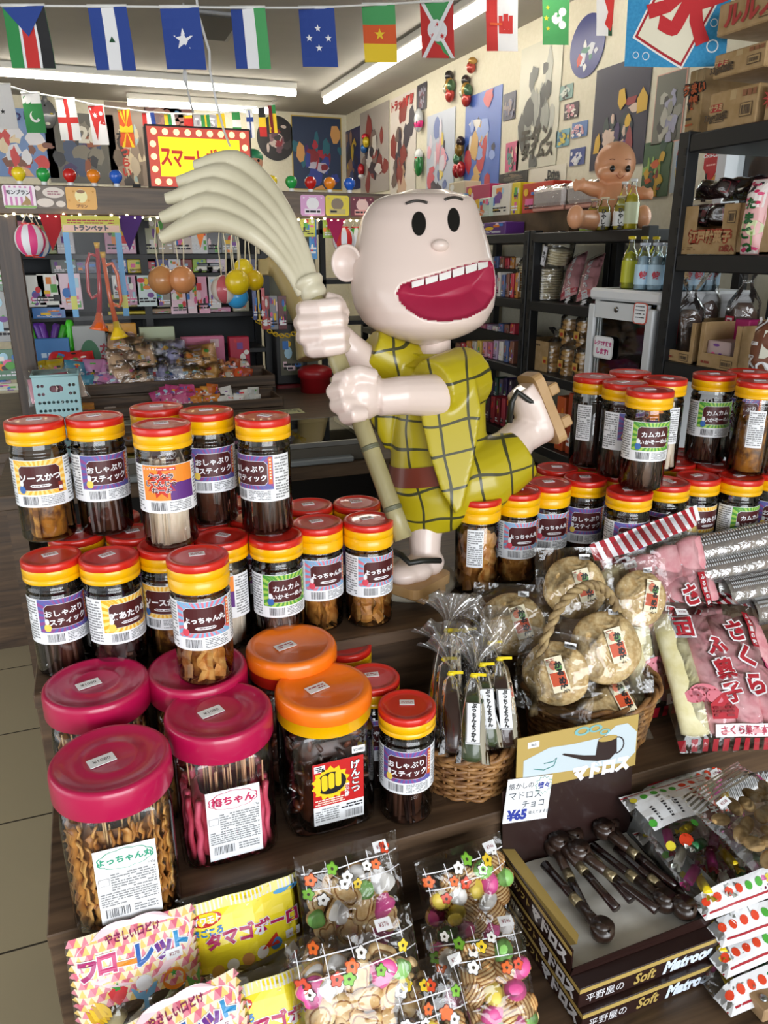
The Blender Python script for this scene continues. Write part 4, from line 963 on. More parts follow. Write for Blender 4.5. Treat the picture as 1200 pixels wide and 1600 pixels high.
mb = MB().add([(wx/2-.002, -wy/2, .0), (wx/2+.022, -wy/2+.012, th), (wx/2+.022, wy/2, th+.005), (wx/2-.002, wy/2, 0), (wx/2-.0005, -wy/2, 0), (wx/2+.0235, -wy/2+.012, th), (wx/2+.0235, wy/2, th+.005), (wx/2-.0005, wy/2, 0)], [(0, 1, 2, 3), (7, 6, 5, 4), (0, 4, 5, 1), (1, 5, 6, 2), (2, 6, 7, 3)], GREYC); obj('side_flap', mb, t, 'grey inside of the folded side wall')
mb = MB().add([(-wx/2, -wy/2, .0), (wx/2, -wy/2, 0), (wx/2+.022, -wy/2-.004, th*.55), (-wx/2, -wy/2-.008, th*.5), (-wx/2, -wy/2+.0015, 0), (wx/2, -wy/2+.0015, 0), (wx/2+.022, -wy/2-.0025, th*.55), (-wx/2, -wy/2-.0065, th*.5)], [(0, 1, 2, 3), (7, 6, 5, 4), (3, 2, 6, 7), (0, 3, 7, 4), (1, 5, 6, 2)], BRW); obj('front_wall', mb, t)
mb = MB().add([(-wx/2-.0005, -wy/2+.01, th), (-wx/2-.0005, wy/2, th), (-wx/2+.028, wy/2, th*.8), (-wx/2+.032, -wy/2+.03, th*.75), (-wx/2+.016, -wy/2+.012, th*.88)], [(0, 4, 3, 2, 1), (0, 1, 2, 3, 4)], GOLDC); obj('folded_rim', mb, t, 'gold folded rim')
mb = MB(); side_print(mb, Mx(((0, 0, -1, -wx/2-.0002), (-1, 0, 0, 0), (0, 1, 0, .004), (0, 0, 0, 1))), wy, th-.006, False); obj('print', mb, t)
mb = MB().grid(lambda u, v: V((-wx/2+.006+(wx-.012)*u, -wy/2+.004+(wy-.01)*v, .0085+.0015*sin(u*23+v*9)+.001*sin(v*31))), 24, 20, WAX); obj('waxed_liner', mb, t)
# lid standing up behind, with the pictured header
LH = .142; LM = Mx.Translation((0, wy/2-.002, 0)) @ Mx.Rotation(R_(-6), 4, 'X') @ Mx(((1, 0, 0, 0), (0, 0, -1, 0), (0, 1, 0, 0), (0, 0, 0, 1)))
mb = MB().box((.006, LH*.55, -.001), (wx, LH*1.1, .002), BRW, LM); obj('lid', mb, t, 'dark brown upright lid')
HM = LM @ Mx.Translation((.02, LH+.036, .004)) @ Mx.Rotation(R_(-2), 4, 'Z')
mb = MB()
mb.box((.0, .018, -.001), (.246, .1, .002), GOLDC, HM)
mb.prism([(-.11, .025), (-.06, .04), (-.01, .037), (.05, .038), (.075, .055), (.1, .055), (.121, .035), (.121, -.005), (.1, -.022), (-.11, -.006)], .0004, .0004, pm('c4d2da', .45), HM)
for x, y, rx in ((.005, .058, .016), (.032, .058, .014), (.052, .048, .011)):
    mb.add([(x+q*rx*cos(a), y+q*rx*.5*sin(a), .0008) for q in (1, .6) for a in (2*pi*i/20 for i in range(20))], [(i, (i+1) % 20, 20+(i+1) % 20, 20+i) for i in range(20)], pm('7ab4b8', .45), HM)
mb.prism([(-.035, .022), (-.03, .023), (.01, .011), (.035, .006), (.038, .032), (.058, .036), (.078, .033), (.08, .004), (.066, -.008), (.04, -.006), (.012, .001), (-.03, .019)], .0009, .0009, pm('2a1a18', .4), HM)
mb.prism(circ(.059, .034, .02, .0055, 20, 0), .0012, .0012, GOLDC, HM); mb.tube([HM @ V((.078+.016*sin(a), .017-.016*cos(a), .001)) for a in (pi*i/8 for i in range(9))], .0012, pm('2a1a18', .4), 5)
mb.text('マドロス', .03, WHITE, .05, -.022, .0008, HM, .09, shear=.1)
mb.tube([HM @ V(p) for p in ((-.09, .006, .001), (-.07, .0, .001), (-.05, .004, .001), (-.045, .018, .001), (-.052, .012, .001), (-.07, .012, .001))], .0007, pm('2a8a86', .5), 4)
mb.box((-.092, .052, .0006), (.022, .011, .0008), PAPER, HM); mb.text('¥65', .0065, INK, -.092, .052, .0014, HM)
obj('header', mb, t, 'gold header card with a drawn pipe')
tray = t
bpy.context.view_layer.update()
CMw = tray.matrix_world @ LM @ Mx.Translation((-.082, LH-.008, .0062)) @ Mx.Rotation(R_(-8), 4, 'Z')
c_ = thing('price_card', 'white handwritten price card reading 65 yen, taped to the tray header', 'price card', (0, 0, 0)); c_.matrix_world = CMw
mb = MB().box((0, 0, 0), (.088, .082, .0008), PAPER); BLU = pm('2a3a9a', .5)
mb.text('懐かしの', .0125, pm('3a3a44', .5), -.016, .027, .0008); mb.text('マドロス', .0165, pm('3a4450', .5), -.006, .009, .0008, shear=-.1); mb.text('チョコ', .0155, pm('3a4450', .5), .012, -.009, .0008)
mb.prism(star(.028, .024, .018, 12, .75), .0006, .0006, pm('5a9a8a', .5)); mb.prism(star(.028, .024, .0165, 12, .75), .0008, .0008, PAPER); mb.text('嬉々', .012, BLU, .028, .024, .0012, bold=.03)
mb.text('¥65', .024, BLU, -.018, -.027, .0008, bold=.06); mb.text('吸えてますか?', .007, pm('3a4450', .5), .027, -.026, .0008)
obj('card', mb, c_)
CH = [noisy('chocolate_dark', '22150f', '3a2820', 40, .3, coat=.3), noisy('chocolate_stem', '1a0d0c', '2e1716', 30, .22, coat=.4)]; FOIL = pm('a89a7a', .3, .8)
def pipe_mesh():
    mb = MB(); L = .112
    mb.tube([(-L*.5, 0, .0), (-L*.25, 0, .001), (0, 0, .002), (L*.2, 0, .003)], [.0085, .0074, .0072, .0076], CH[1], 10, flat=.9)
    a = MB().tube([(L*.2, 0, .003), (L*.25, 0, .003), (L*.36, 0, .003)], [.0084, .0086, .0084], FOIL, 12)
    c = MB().tube([(L*.36, 0, .003), (L*.6, 0, .004), (L*.8, 0, .006)], [.008, .009, .0105], CH[0], 12)
    c.tube([(L*.86, 0, -.008), (L*.86, 0, -.005), (L*.86, 0, .004), (L*.86, 0, .016), (L*.86, 0, .0185), (L*.86, 0, .014)], [.009, .0165, .0195, .0185, .015, .012], CH[0], 18)
    return mb.build('pipe_stem'), a.build('foil_band'), c.build('pipe_bowl')
PM_ = pipe_mesh()
PIPES = [(500, 1160, 612, 1335, 'leftmost chocolate pipe in the open tray, bowl at its back'), (524, 1205, 660, 1440, 'chocolate pipe with bowl at the front left corner of the tray'), (560, 1240, 750, 1380, 'chocolate pipe lying across, pointing to the tray middle'), (580, 1150, 735, 1310, 'chocolate pipe with its bowl at the back centre of the tray'),
         (630, 1210, 860, 1395, 'chocolate pipe with big bowl in the middle of the tray'), (700, 1180, 920, 1370, 'chocolate pipe with bowl at the front right of the tray'), (640, 1155, 850, 1330, 'chocolate pipe under the middle ones, bowl at right of centre'), (705, 1120, 950, 1300, 'chocolate pipe with bowl at the back right, stem to the right'),
         (775, 1100, 870, 1250, 'chocolate pipe tucked against the rear right corner'), (760, 1170, 985, 1330, 'chocolate pipe along the grey side wall, bowl in front')]
spec = [((862, 1318), (935, 1460), 0, 0), ((850, 1350), (930, 1445), 1, .004), ((878, 1325), (968, 1425), 0, .012), ((892, 1308), (1000, 1420), 0, .006), ((913, 1340), (1030, 1425), 0, .017), ((960, 1322), (1060, 1415), 1, .005), ((915, 1310), (1020, 1395), 1, .003), ((953, 1300), (1075, 1390), 0, .013), ((985, 1290), (1070, 1380), 0, .002), ((975, 1322), (1088, 1400), 1, .001)]
for (a, b_, flip, dz), P in zip(spec, PIPES):
    z = tz+.02+dz; p0 = W(*a, 'z', z); p1 = W(*b_, 'z', z)
    if flip: p0, p1 = p1, p0
    d = (p0-p1); d.z = 0; q = thing('chocolate_pipe', P[4], 'chocolate pipe', (0, 0, 0), 0, 'chocolate pipes in the open tray')
    mid = (p0+p1)/2-d.normalized()*.012; mid.x = min(max(mid.x, tx0+.05), tx1-.04); mid.y = min(max(mid.y, ty0+.07), ty1-.08)
    for nm, me in zip(('pipe_stem', 'foil_band', 'pipe_bowl'), PM_): obj(nm, me, q)
    q.matrix_world = frame(mid, d, V((-d.y, d.x, 0)))

# ================================================================== wicker baskets with wrapped sweets
WICK = noisy('brown_wicker', '6a4526', 'a87b48', 40, .5); ROPE = noisy('seagrass_rope', '7a6444', 'ab9468', 60, .7)
def basket(label, cx, cy, rx, ry, h, fl, handle=False):
    t = thing('wicker_basket', label, 'basket', (cx, cy, Z1+.0005), 0, None); mb = MB(); ns = 22
    rows = int(h/.0078)
    for j in range(rows):
        z = .005+.0078*j; k = 1-fl*(1-z/h); pts = []
        for i in range(ns*4): a = 2*pi*i/(ns*4); w = .0028*cos(ns*a/2*1+pi*j)+.0006*sin(a*7+j); pts.append(((rx*k+w)*cos(a), (ry*k+w)*sin(a), z+.0012*sin(a*5+j*2)))
        mb.tube(pts, .0040, WICK, 6, closed=True)
    obj('woven_wall', mb, t)
    mb = MB()
    for i in range(ns//2*2): a = 2*pi*i/ns; mb.tube([(rx*(1-fl)*cos(a), ry*(1-fl)*sin(a), .001), (rx*cos(a), ry*sin(a), h)], .0028, WICK, 6)
    obj('stakes', mb, t)
    for ph in (0, pi):
        mb = MB().tube([((rx+.002+.0045*cos(9*a+ph))*cos(a), (ry+.002+.0045*cos(9*a+ph))*sin(a), h+.003+.0045*sin(9*a+ph)) for a in (2*pi*i/140 for i in range(140))], .0052, WICK, 7, closed=True); obj('rim', mb, t)
    mb = MB().prism(circ(0, 0, rx*(1-fl), ry*(1-fl), 28), .001, .006, WICK); obj('bottom', mb, t)
    return t
BA = basket('small round wicker basket holding the tied jelly bars', .556, 1.045, .083, .08, .088, .12)
BB = basket('larger oval wicker basket with a rope handle holding round toffee cakes', .838, 1.078, .132, .105, .112, .14)
def arch(u):
    a = pi*u; return V((-.05+.1*cos(pi-a), -.035+.0*sin(a)+.02*u, .1+.24*sin(a)**.75))
for ph in (0, pi):
    pts = []
    for i in range(121):
        u = i/120; c = arch(u); d = (arch(min(1, u+.01))-arch(max(0, u-.01))).normalized(); s1 = d.cross(V((0, 1, 0))).normalized(); s2 = d.cross(s1); w = u*70+ph; pts.append(c+s1*.0045*cos(w)+s2*.0045*sin(w))
    obj('rope_handle', MB().tube(pts, .0055, ROPE, 7), BB)
# jelly bars in tied clear bags
TIE = pm('e8d020', .35)
def jelly(label, px, py, t_, px2, py2, t2, colr, lab, twist=0):
    tp = D(px, py, t_); bt = D(px2, py2, t2); up = tp-bt; L = up.length; xd = _r*cos(twist)-_fh*sin(twist); M = frame(bt, xd, up)
    q = thing('jelly_bar_bag', label, 'wrapped sweet', (0, 0, 0), 0, 'tied jelly bars in the small basket'); q.matrix_world = M
    c1 = {'g': pm('2f4020', .25, coat=.5), 'r': pm('2e1210', .25, coat=.5), 'k': pm('161414', .25, coat=.5)}[colr]
    obj('jelly_bar', MB().tube([(0, .004, 0), (0, .01, 0), (0, L*.3, 0), (0, L*.72, 0), (0, L*.8, 0)], [.008, .019, .0215, .019, .008], c1, 14, flat=.8), q)
    obj('film', MB().grid(lambda u, v: V(((.025*(1-v)**.4+.003)*cos(2*pi*u)*(1+.07*sin(9*2*pi*u+v*7)), v*L, (.0225*(1-v)**.4+.003)*sin(2*pi*u)*(1+.09*cos(5*2*pi*u)))), 36, 12, JARP, cu=True), q)
    def fan(u, v): a = (u-.5)*(.4+1.3*v); r = .004+.075*v; return V((r*sin(a), L+r*cos(a)*(1-.12*abs(sin(u*9))), .009*sin(u*26)*(v+.15)))
    obj('film_frill', MB().grid(fan, 30, 6, FRILL), q)
    mb = MB().tube([(.0045*cos(a), L, .0045*sin(a)) for a in (2*pi*i/12 for i in range(12))], .0032, TIE, 6, closed=True); mb.box((.008, L+.001, .005), (.026, .005, .0015), TIE, Mx.Rotation(.0, 4, 'Z')); obj('tie', mb, q)
    if lab:
        mb = MB().rect(-.0125, .03, .0125, .098, PAPER, .0192, nx=4); mb.rect(-.0112, .0315, .0112, .0965, INK, .0244, nx=4); mb.rect(-.0106, .0322, .0106, .0958, PAPER, .0246, nx=4)
        for i, ch in enumerate('ぷっちんようかん'): mb.text(ch, .0085, BLACK, .0008, .0918-.0078*i, .0252, bold=.05)
        obj('paper_label', mb.warp(lambda p: V((p.x, p.y, p.z-p.x*p.x*9))), q)
for a in (('tied dark jelly bar leaning far left out of the basket', 630, 1000, 1.40, 690, 1120, 1.34, 'k', 0), ('tied dark jelly bar at the left rear of the basket', 663, 990, 1.43, 700, 1120, 1.37, 'k', 0), ('tied dark jelly bar at the front left, facing its back print', 648, 1040, 1.36, 703, 1170, 1.30, 'r', 0),
          ('tied dark jelly bar between labelled bars and the left rim', 676, 1057, 1.34, 712, 1180, 1.285, 'r', 0), ('labelled green jelly bar, leftmost of the three with labels', 700, 1060, 1.33, 738, 1195, 1.27, 'g', 1), ('labelled green jelly bar in the middle of the three with labels', 745, 1040, 1.35, 765, 1170, 1.30, 'g', 1),
          ('labelled dark red jelly bar, rightmost of the three with labels', 788, 1030, 1.36, 790, 1170, 1.31, 'r', 1), ('tied jelly bar standing behind, topmost frill of the bunch', 737, 985, 1.44, 745, 1120, 1.38, 'k', 0), ('tied jelly bar at the right rear of the basket', 775, 1005, 1.42, 780, 1130, 1.37, 'k', 0)): jelly(*a, random.uniform(-.15, .15))
# toffee cakes in clear bags
CAKE = noisy('honeycomb_toffee', 'c29c60', 'e8cd98', 110, .7, bump=.6)
def cake(label, px, py, t_, tilt, turn, r=.063, pt='¥194', lx=.012, lrot=-.3):
    c = D(px, py, t_); nrm = (-_fh*cos(tilt)+_z*sin(tilt)+_r*turn).normalized(); xd = _z.cross(nrm); M = frame(c, xd, nrm.cross(xd))
    q = thing('toffee_cake_bag', label, 'wrapped sweet', (0, 0, 0), 0, 'toffee cakes in the rope-handled basket'); q.matrix_world = M; s_ = random.random()*6
    obj('toffee_cake', MB().ball((0, 0, 0), (r, r*.97, .021), CAKE, 36, 16, fn=lambda p: (p.x*(1+.025*sin(5*math.atan2(p.y, p.x)+s_)), p.y, p.z*(1+.03*sin(p.x*110)*sin(p.y*90)))), q)
    w = r*2.42; h = r*2.5
    def fr(u, v): x, y = (u-.5)*w, (v-.5)*h; k = (x/r)**2+(y/r)**2; b_ = .023*math.sqrt(max(0, 1-k*.8)) if k < 1.25 else 0; return V((x, y, b_+.0022*(sin(x*130+s_)+sin(y*100-x*60))+.001))
    obj('film', MB().grid(fr, 26, 26, FILM).grid(lambda u, v: V(((u-.5)*w, (v-.5)*h, -.75*fr(u, v).z-.003)), 12, 12, FILM), q)
    mb = MB(); R_2 = Mx.Translation((lx, .004, .0236)) @ Mx.Rotation(lrot, 4, 'Z') @ Mx.Diagonal((1.25, 1.25, 1, 1)); mb.rect(-.0125, -.025, .0125, .025, CREAM, 0, R_2)
    mb.rect(-.011, -.016, .011, .003, pm('c8502a', .5), .0003, R_2); mb.prism(circ(-.002, .013, .0065, n=14), .0003, .0003, pm('d87a5a', .5), R_2); mb.prism(circ(.004, .009, .0055, n=14), .0005, .0005, pm('5a8a4a', .5), R_2); mb.lines(-.0105, .0185, .001, .0235, 2, pm('8a2a1a', .5), .0003, R_2)
    mb.text('かるめ焼', .0112, BLACK, .0045, -.004, .0006, R_2, .06, vert=True); obj('paper_label', mb, q)
    mb = MB().box((.02, r*.93, .008), (.021, .011, .0008), PAPER); mb.text(pt, .006, INK, .02, r*.93, .0088); obj('price_sticker', mb, q)
cake('bagged toffee cake at the top under the rope handle', 898, 918, 1.50, .45, .05, lrot=.25); cake('bagged toffee cake at the left rear, outside the rope handle', 800, 975, 1.50, .5, -.1, lrot=.35, lx=.016); cake('bagged toffee cake in the centre, facing the viewer with its label', 946, 1012, 1.42, .5, .12, r=.069, lrot=.2)
cake('bagged toffee cake at the left front, tilted on its edge', 868, 1052, 1.38, .35, -.45, r=.06, lrot=.45, lx=.008); cake('bagged toffee cake at the front right rim with a 194 yen sticker', 945, 1100, 1.42, .95, .1, r=.058, lrot=.2, lx=.026); cake('bagged toffee cake behind the handle at right', 1000, 935, 1.52, .4, .3, r=.058)

# ================================================================== pink puffed wheat sticks, striped bags, bonbons
PK = [noisy('pink_puffed_stick', 'd88a94', 'eab0b6', 45, .75, bump=.4), noisy('pale_puffed_stick', 'd9cf9a', 'e9e2bc', 45, .75, bump=.4)]; RD = pm('a8182a', .4)
def sakura(label, M, full, sd):
    M = M @ Mx.Translation((0, .02, .004)) @ Mx.Diagonal((1.18, 1.12, 1.1, 1)); w, h = .225, .3; f_ = zf(w, h, .036, sd); t = bag('puffed_stick_bag', label, 'snack bag', M, 'striped bags of pink puffed sticks'); obj('film', film_mb(MB(), w, h, f_, FILM, None), t)
    for i in range(4):
        x = -.081+.054*i; q = MB().tube([(x, -.125, .008), (x, -.12, .008), (x+.001, -.04, .013), (x-.001, .05, .013), (x, .092, .009), (x, .097, .008)], [.012, .026, .0285, .0285, .026, .010], PK[1] if i == 0 else PK[0], 18, flat=.55); obj('puffed_stick', q, t)
    def pr(mb):
        for i in range(12):
            x = -w/2+i*w/11.5; mb.add([(x, h/2-.034, 0), (x+.0105, h/2-.034, 0), (x+.0065, h/2-.002, 0), (x-.004, h/2-.002, 0)], [(0, 1, 2, 3)], RD); mb.add([(x+.0105, h/2-.034, 0), (x+.0195, h/2-.034, 0), (x+.0155, h/2-.002, 0), (x+.0065, h/2-.002, 0)], [(0, 1, 2, 3)], WHITE)
        for i in range(12): x = -w/2+i*w/11.5; mb.add([(x, -h/2+.002, 0), (x+.0105, -h/2+.002, 0), (x+.0105, -h/2+.02, 0), (x, -h/2+.02, 0)], [(0, 1, 2, 3)], RD)
        if not full: return
        for b_, m_, z in ((.105, WHITE, .0006), (.045, RD, .0012)):
            for i, ch in enumerate('さくら'): mb.text(ch, .042, m_, .034+.005*i, .06-.05*i, z, bold=b_, rot=.16)
            for i, ch in enumerate('ふ菓子'): mb.text(ch, .036, m_, -.014+.003*i, .03-.043*i, z, bold=b_, rot=.16)
        mb.rect(.062, .03, .078, .098, RD, .0004, ny=6)
        for i, ch in enumerate('ふる里の味'): mb.text(ch, .0105, WHITE, .07, .089-.0125*i, .001, bold=.03)
        mb.rect(-.085, .045, -.045, .088, WHITE, .0003); mb.rect(-.082, .079, -.048, .085, RD, .0006); mb.rect(-.054, .048, -.048, .085, RD, .0006); mb.text('正', .028, RD, -.068, .062, .0008, bold=.06)
        for x, y, r in ((.09, .0, .017), (.094, -.06, .017)): mb.prism(flower(x, y, r, 5), .0006, .0006, pm('d04a7a', .4)); mb.prism(circ(x, y, r*.35), .001, .001, pm('f2c8d4', .4)); mb.prism(circ(x, y, r*.2), .0013, .0013, RD)
        mb.prism(circ(-.06, -.055, .028, .016, 24), .0005, .0005, pm('d87a8a', .45)); mb.prism(circ(-.078, -.06, .018, .012, 20), .0006, .0006, pm('d87a8a', .45)); mb.prism(circ(-.042, -.062, .018, .012, 20), .0007, .0007, pm('d87a8a', .45))
        for i in range(16): mb.prism(circ(-.085+.0035*i, -.06+.012*sin(i*2.1), .0017, n=6), .001, .001, pm('8a1a2a', .5))
        mb.prism([(-.055, -.075), (-.025, -.055), (-.005, -.085), (-.01, -.1), (-.055, -.1)], .0008, .0008, pm('b82a3a', .45)); mb.lines(-.052, -.098, -.014, -.078, 3, pm('8a1a2a', .5), .0012)
        mb.rect(-.05, -.128, .105, -.108, pm('f6e8ec', .4), .0004, nx=10); mb.text('さくら菓子本舗謹製', .0155, pm('b02a4a', .4), .028, -.118, .0009, bold=.015)
    obj('print', flat_mb(pr, f_, .0006), t); obj('price_sticker', price(w, .095, -.06, f_, '¥378'), t)
def quad(bl, tl, w, h):     # a sheet from its bottom left to its top left corner, facing the aisle
    bl, tl = V(bl), V(tl); y = (tl-bl).normalized(); x = V((1, 0, .0)); x = (x-y*x.dot(y)).normalized(); return frame(bl+y*(tl-bl).length/2+x*w/2, x, y)
sakura('clear bag of pink puffed sticks with big red lettering, frontmost of the pile', quad(W(1060, 1172, 'z', .60), W(1006, 955, 'y', 1.16), .265, .34), 1, 2.2)
sakura('striped-top bag of pink puffed sticks directly behind the lettered one', quad(W(985, 1120, 'z', .61), W(945, 912, 'y', 1.2), .265, .34), 1, 1.1)
sakura('striped-top bag of pink puffed sticks at the rear of the pile, beside the jars', quad(W(965, 1070, 'z', .62), W(932, 880, 'y', 1.21), .25, .3), 0, .3)
SILV = clear('silver_striped_film', .15, 1, .16, bscale=60, bstr=.5, milk=.1)
for (xa, ya, xb, yb, t_), lb in zip(((1050, 868, 1235, 828, 1.66), (1085, 895, 1245, 862, 1.655), (1140, 925, 1265, 900, 1.64), (1180, 955, 1280, 935, 1.63)), ('topmost silver-patterned bag with a dark wheat stick, by the jars', 'second silver-patterned bag from the top at right', 'third silver-patterned bag from the top at right', 'lowest silver-patterned bag beside the pink lettered bag')):
    a, c = D(xa, ya, t_), D(xb, yb, t_+.02); L = (c-a).length; M = frame((a+c)/2, c-a, _z+_fh*.8); q = bag('dark_stick_bag', lb, 'snack bag', M, 'silver-patterned bags of dark sticks')
    obj('dark_wheat_stick', MB().tube([(-L*.46, 0, 0), (-L*.44, 0, 0), (0, 0, .002), (L*.44, 0, 0), (L*.46, 0, 0)], [.008, .022, .023, .022, .008], noisy('dark_sugar_crust', '3a261c', '66493a', 40, .7), 14, flat=.6), q)
    obj('film', MB().grid(lambda u, v: V(((v-.5)*L*1.1, .031*cos(2*pi*u), .02*sin(2*pi*u)*(1+.1*sin(v*40+u*9)))), 24, 16, SILV, cu=True), q)
    mb = MB()
    for i in range(44):
        for j in range(3): x = -L*.5+i*L/44; mb.rect(x, .002+.009*j, x+L/90, .007+.009*j, pm('c9ccd0', .35), .0)
    obj('print', mb.warp(lambda p: V((p.x, p.y, .021*math.sqrt(max(0, 1-(p.y/.031)**2))+.0015))), q)
DOT = [pm('d8401e', .45), pm('4aa83a', .45), pm('e2d23a', .45)]
BON = [MB().tube([(-.016, 0, 0), (-.015, 0, 0), (.015, 0, 0), (.016, 0, 0)], [.006, .0085, .0085, .006], m_, 12).grid(lambda u, v: V((.016+.012*v, (.003+.008*v)*(u-.5)*2, .004*sin(u*14)*v)), 8, 2, m2).grid(lambda u, v: V((-.016-.012*v, (.003+.008*v)*(u-.5)*2, .004*sin(u*14)*v)), 8, 2, m2).build('wrapped_bonbon')
       for m_, m2 in ((pm('e8cc1a', .3), pm('c8b03a', .3)), (pm('b8288a', .3), pm('7a1a4a', .3)), (pm('eef0ea', .35), pm('dfe6df', .35)), (pm('b8288a', .3), pm('8a1a3a', .3)), (pm('2f7a4a', .35), pm('eef2ee', .3)))]
def bonbon(label, M, w=.20, h=.235, pt='¥194', sd=1):
    f_ = zf(w, h, .03, sd); t = bag('bonbon_bag', label, 'snack bag', M, 'dotted bags of wrapped bonbons'); obj('film', film_mb(MB(), w, h, f_, FILM, None), t)
    def pr(mb):
        mb.rect(-w/2, h/2-.032, w/2, h/2, PAPER, 0, nx=12, ny=3); mb.rect(-w/2, -h/2, w/2, -h/2+.036, PAPER, 0, nx=12, ny=3)
        mb.rect(-w/2+.01, h/2-.085, .02, h/2-.03, PAPER, 0, nx=8, ny=4); mb.rect(-w/2, h/2-.006, w/2, h/2-.004, RD, .0003, nx=12); mb.rect(-w/2, -h/2+.006, w/2, -h/2+.0085, RD, .0003, nx=12)
        mb.prism([(.0, h/2-.026), (.03, h/2-.026), (.045, h/2-.095), (.012, h/2-.105)], .0004, .0004, DOT[0])
        for i, ch in enumerate('ハネ菓子'): mb.text(ch, .0165, WHITE, .0155+.0045*i, h/2-.037-.0175*i, .0012, bold=.05)
        for j in range(3): mb.lines(-.07+.022*j, h/2-.075, -.064+.022*j, h/2-.04, 6, INK, .0006)
        for i in range(9):
            mb.prism(circ(-w/2+.016+i*.021, h/2-.018, .0066, .0058), .0005, .0005, DOT[(2, 1, 1, 1, 1, 0, 0, 0, 0)[i]]); mb.prism(circ(-w/2+.016+i*.021, -h/2+.022, .0072, .0062), .0005, .0005, DOT[(0, 0, 0, 0, 1, 1, 2, 0, 0)[i]])
        for x, y, c, r in ((-.085, .045, 1, .007), (-.082, .0, 2, .008), (-.055, -.002, 0, .011), (.07, .045, 0, .008), (-.02, .02, 1, .007)): mb.prism(circ(x, y, r), .0006, .0006, DOT[c])
    obj('print', flat_mb(pr, f_, .0006), t); obj('price_sticker', price(w, h/2-.022, .06, f_, pt), t); random.seed(sd)
    for i in range(20):
        x = -.07+.034*(i % 5)+random.uniform(-.006, .006); y = -.075+.03*(i//5)+random.uniform(-.005, .005); q = obj('wrapped_bonbon', BON[(i*2+i//5) % 5], t); q.location = (x, y, max(.004, f_(x, y)-.012)); q.rotation_euler = (random.uniform(-.3, .3), random.uniform(-.3, .3), random.uniform(.2, 1.6))
def lying(px, py, z, tilt, turn=0, w=.2, h=.235):    # a bag lying flat; pixel of its front left corner
    o_ = W(px, py, 'z', z); x = V((cos(R_(turn)), sin(R_(turn)), 0)); y = V((-x.y, x.x, 0))*cos(R_(tilt))+_z*sin(R_(tilt)); return frame(o_+x*w/2+y*h/2, x, y)
for i, (px, py, z, tl, tu, lb) in enumerate(((1142, 1590, .412, 2, 0, 'dotted bag of wrapped bonbons at the very bottom of the right pile'), (1135, 1530, .442, 3, 1, 'dotted bag of wrapped bonbons, second from the bottom of the right pile'), (1128, 1482, .472, 6, -2, 'dotted bag of wrapped bonbons, third from the bottom, under the top one'), (1102, 1440, .505, 15, 0, 'dotted bag of pink, yellow and white bonbons on top of the right pile'))): bonbon(lb, lying(px, py, z, tl, tu), sd=i+2)
bonbon('dotted bag of bonbons standing behind the top one, next to the header card', frame(W(1075, 1250, 'y', .935), V((1, .1, 0)), V((0, .5, 1))), sd=9, w=.2, h=.12)
# nut biscuits in a striped cone bag at the right edge
q = bag('nut_biscuit_bag', 'clear bag of beige nut biscuits with a striped neck, at the right picture edge', 'snack bag', frame(W(1185, 1290, 'z', .60), V((1, .25, 0)), V((-.25, 1, .35))))
NUTM = MB().ball((0, 0, 0), (.017, .012, .008), noisy('nut_biscuit', 'b8925a', 'd8b67e', 60, .65), 14, 8).build('nut_biscuit')
f_ = zf(.17, .2, .035, 3); obj('film', film_mb(MB(), .17, .2, f_, FILM, None), q); random.seed(5)
for i in range(30): x = -.06+.025*(i % 6)+random.uniform(-.006, .006); y = -.08+.028*(i//6)+random.uniform(-.006, .006); o = obj('nut_biscuit', NUTM, q); o.location = (x, y, max(.003, f_(x, y)-.012)); o.rotation_euler = (random.uniform(-.5, .5), random.uniform(-.5, .5), random.uniform(0, 6))
obj('print', flat_mb(lambda mb: [mb.rect(-.085, .062+.008*i, .085, .066+.008*i, pm('8a8478', .4), 0, nx=8) for i in range(5)], f_, .0006), q); obj('price_sticker', price(.17, .05, -.05, f_, '¥238'), q)
q = bag('striped_paper_bag', 'white paper bag with fine grey pleat stripes below the lettered pink bag', 'snack bag', frame(W(1160, 1195, 'y', .97), V((1, .15, .1)), V((0, .7, .6))))
mb = MB().grid(lambda u, v: V(((u-.5)*.2, (v-.5)*.1, .012*(1-(2*v-1)**2)+.002*sin(u*90))), 90, 8, pm('d6d8da', .45)); obj('paper', mb, q)
mb = MB(); [mb.rect(-.098+.0045*i, -.045, -.0962+.0045*i, .045, pm('3a3c40', .5), .002, ny=6) for i in range(44)]; obj('print', mb.warp(lambda p: V((p.x, p.y, .012*(1-(p.y/.05)**2)+.0032))), q)

# ================================================================== shared builders for boxes, packs, posters
def rc(rs): return pm(rs.choice(('d8343a', 'f0c020', 'e86aa0', '3a7ac8', 'f2f0ea', '58a848', 'e8842a', '7a4a9a', 'f4d6de', '2a2a30', 'b0d8ec')), .45)
def fmat(face, o):       # frame of a vertical face: 'y' looks towards -y, 'x' towards -x; local x runs to the viewer's right
    return frame(o, (1, 0, 0), (0, 0, 1)) if face == 'y' else frame(o, (0, -1, 0), (0, 0, 1))
def art(mb, w, h, seed, M, z=.0006, dense=6):
    rs = random.Random(seed)
    for i in range(dense):
        cw, ch = w*rs.uniform(.12, .4), h*rs.uniform(.1, .32); x = rs.uniform(-w/2+cw/2, w/2-cw/2); y = rs.uniform(-h/2+ch/2, h/2-ch/2); m = rc(rs)
        if rs.random() < .55: mb.prism(circ(x, y, cw/2, ch/2, 10), z+.0002*i, z+.0002*i, m, M)
        else: mb.rect(x-cw/2, y-ch/2, x+cw/2, y+ch/2, m, z+.0002*i, M)
    random.seed(seed); mb.lines(-w*.4, -h*.42, w*.4, -h*.22, 2, INK if seed % 2 else WHITE, z+.003, M); return mb
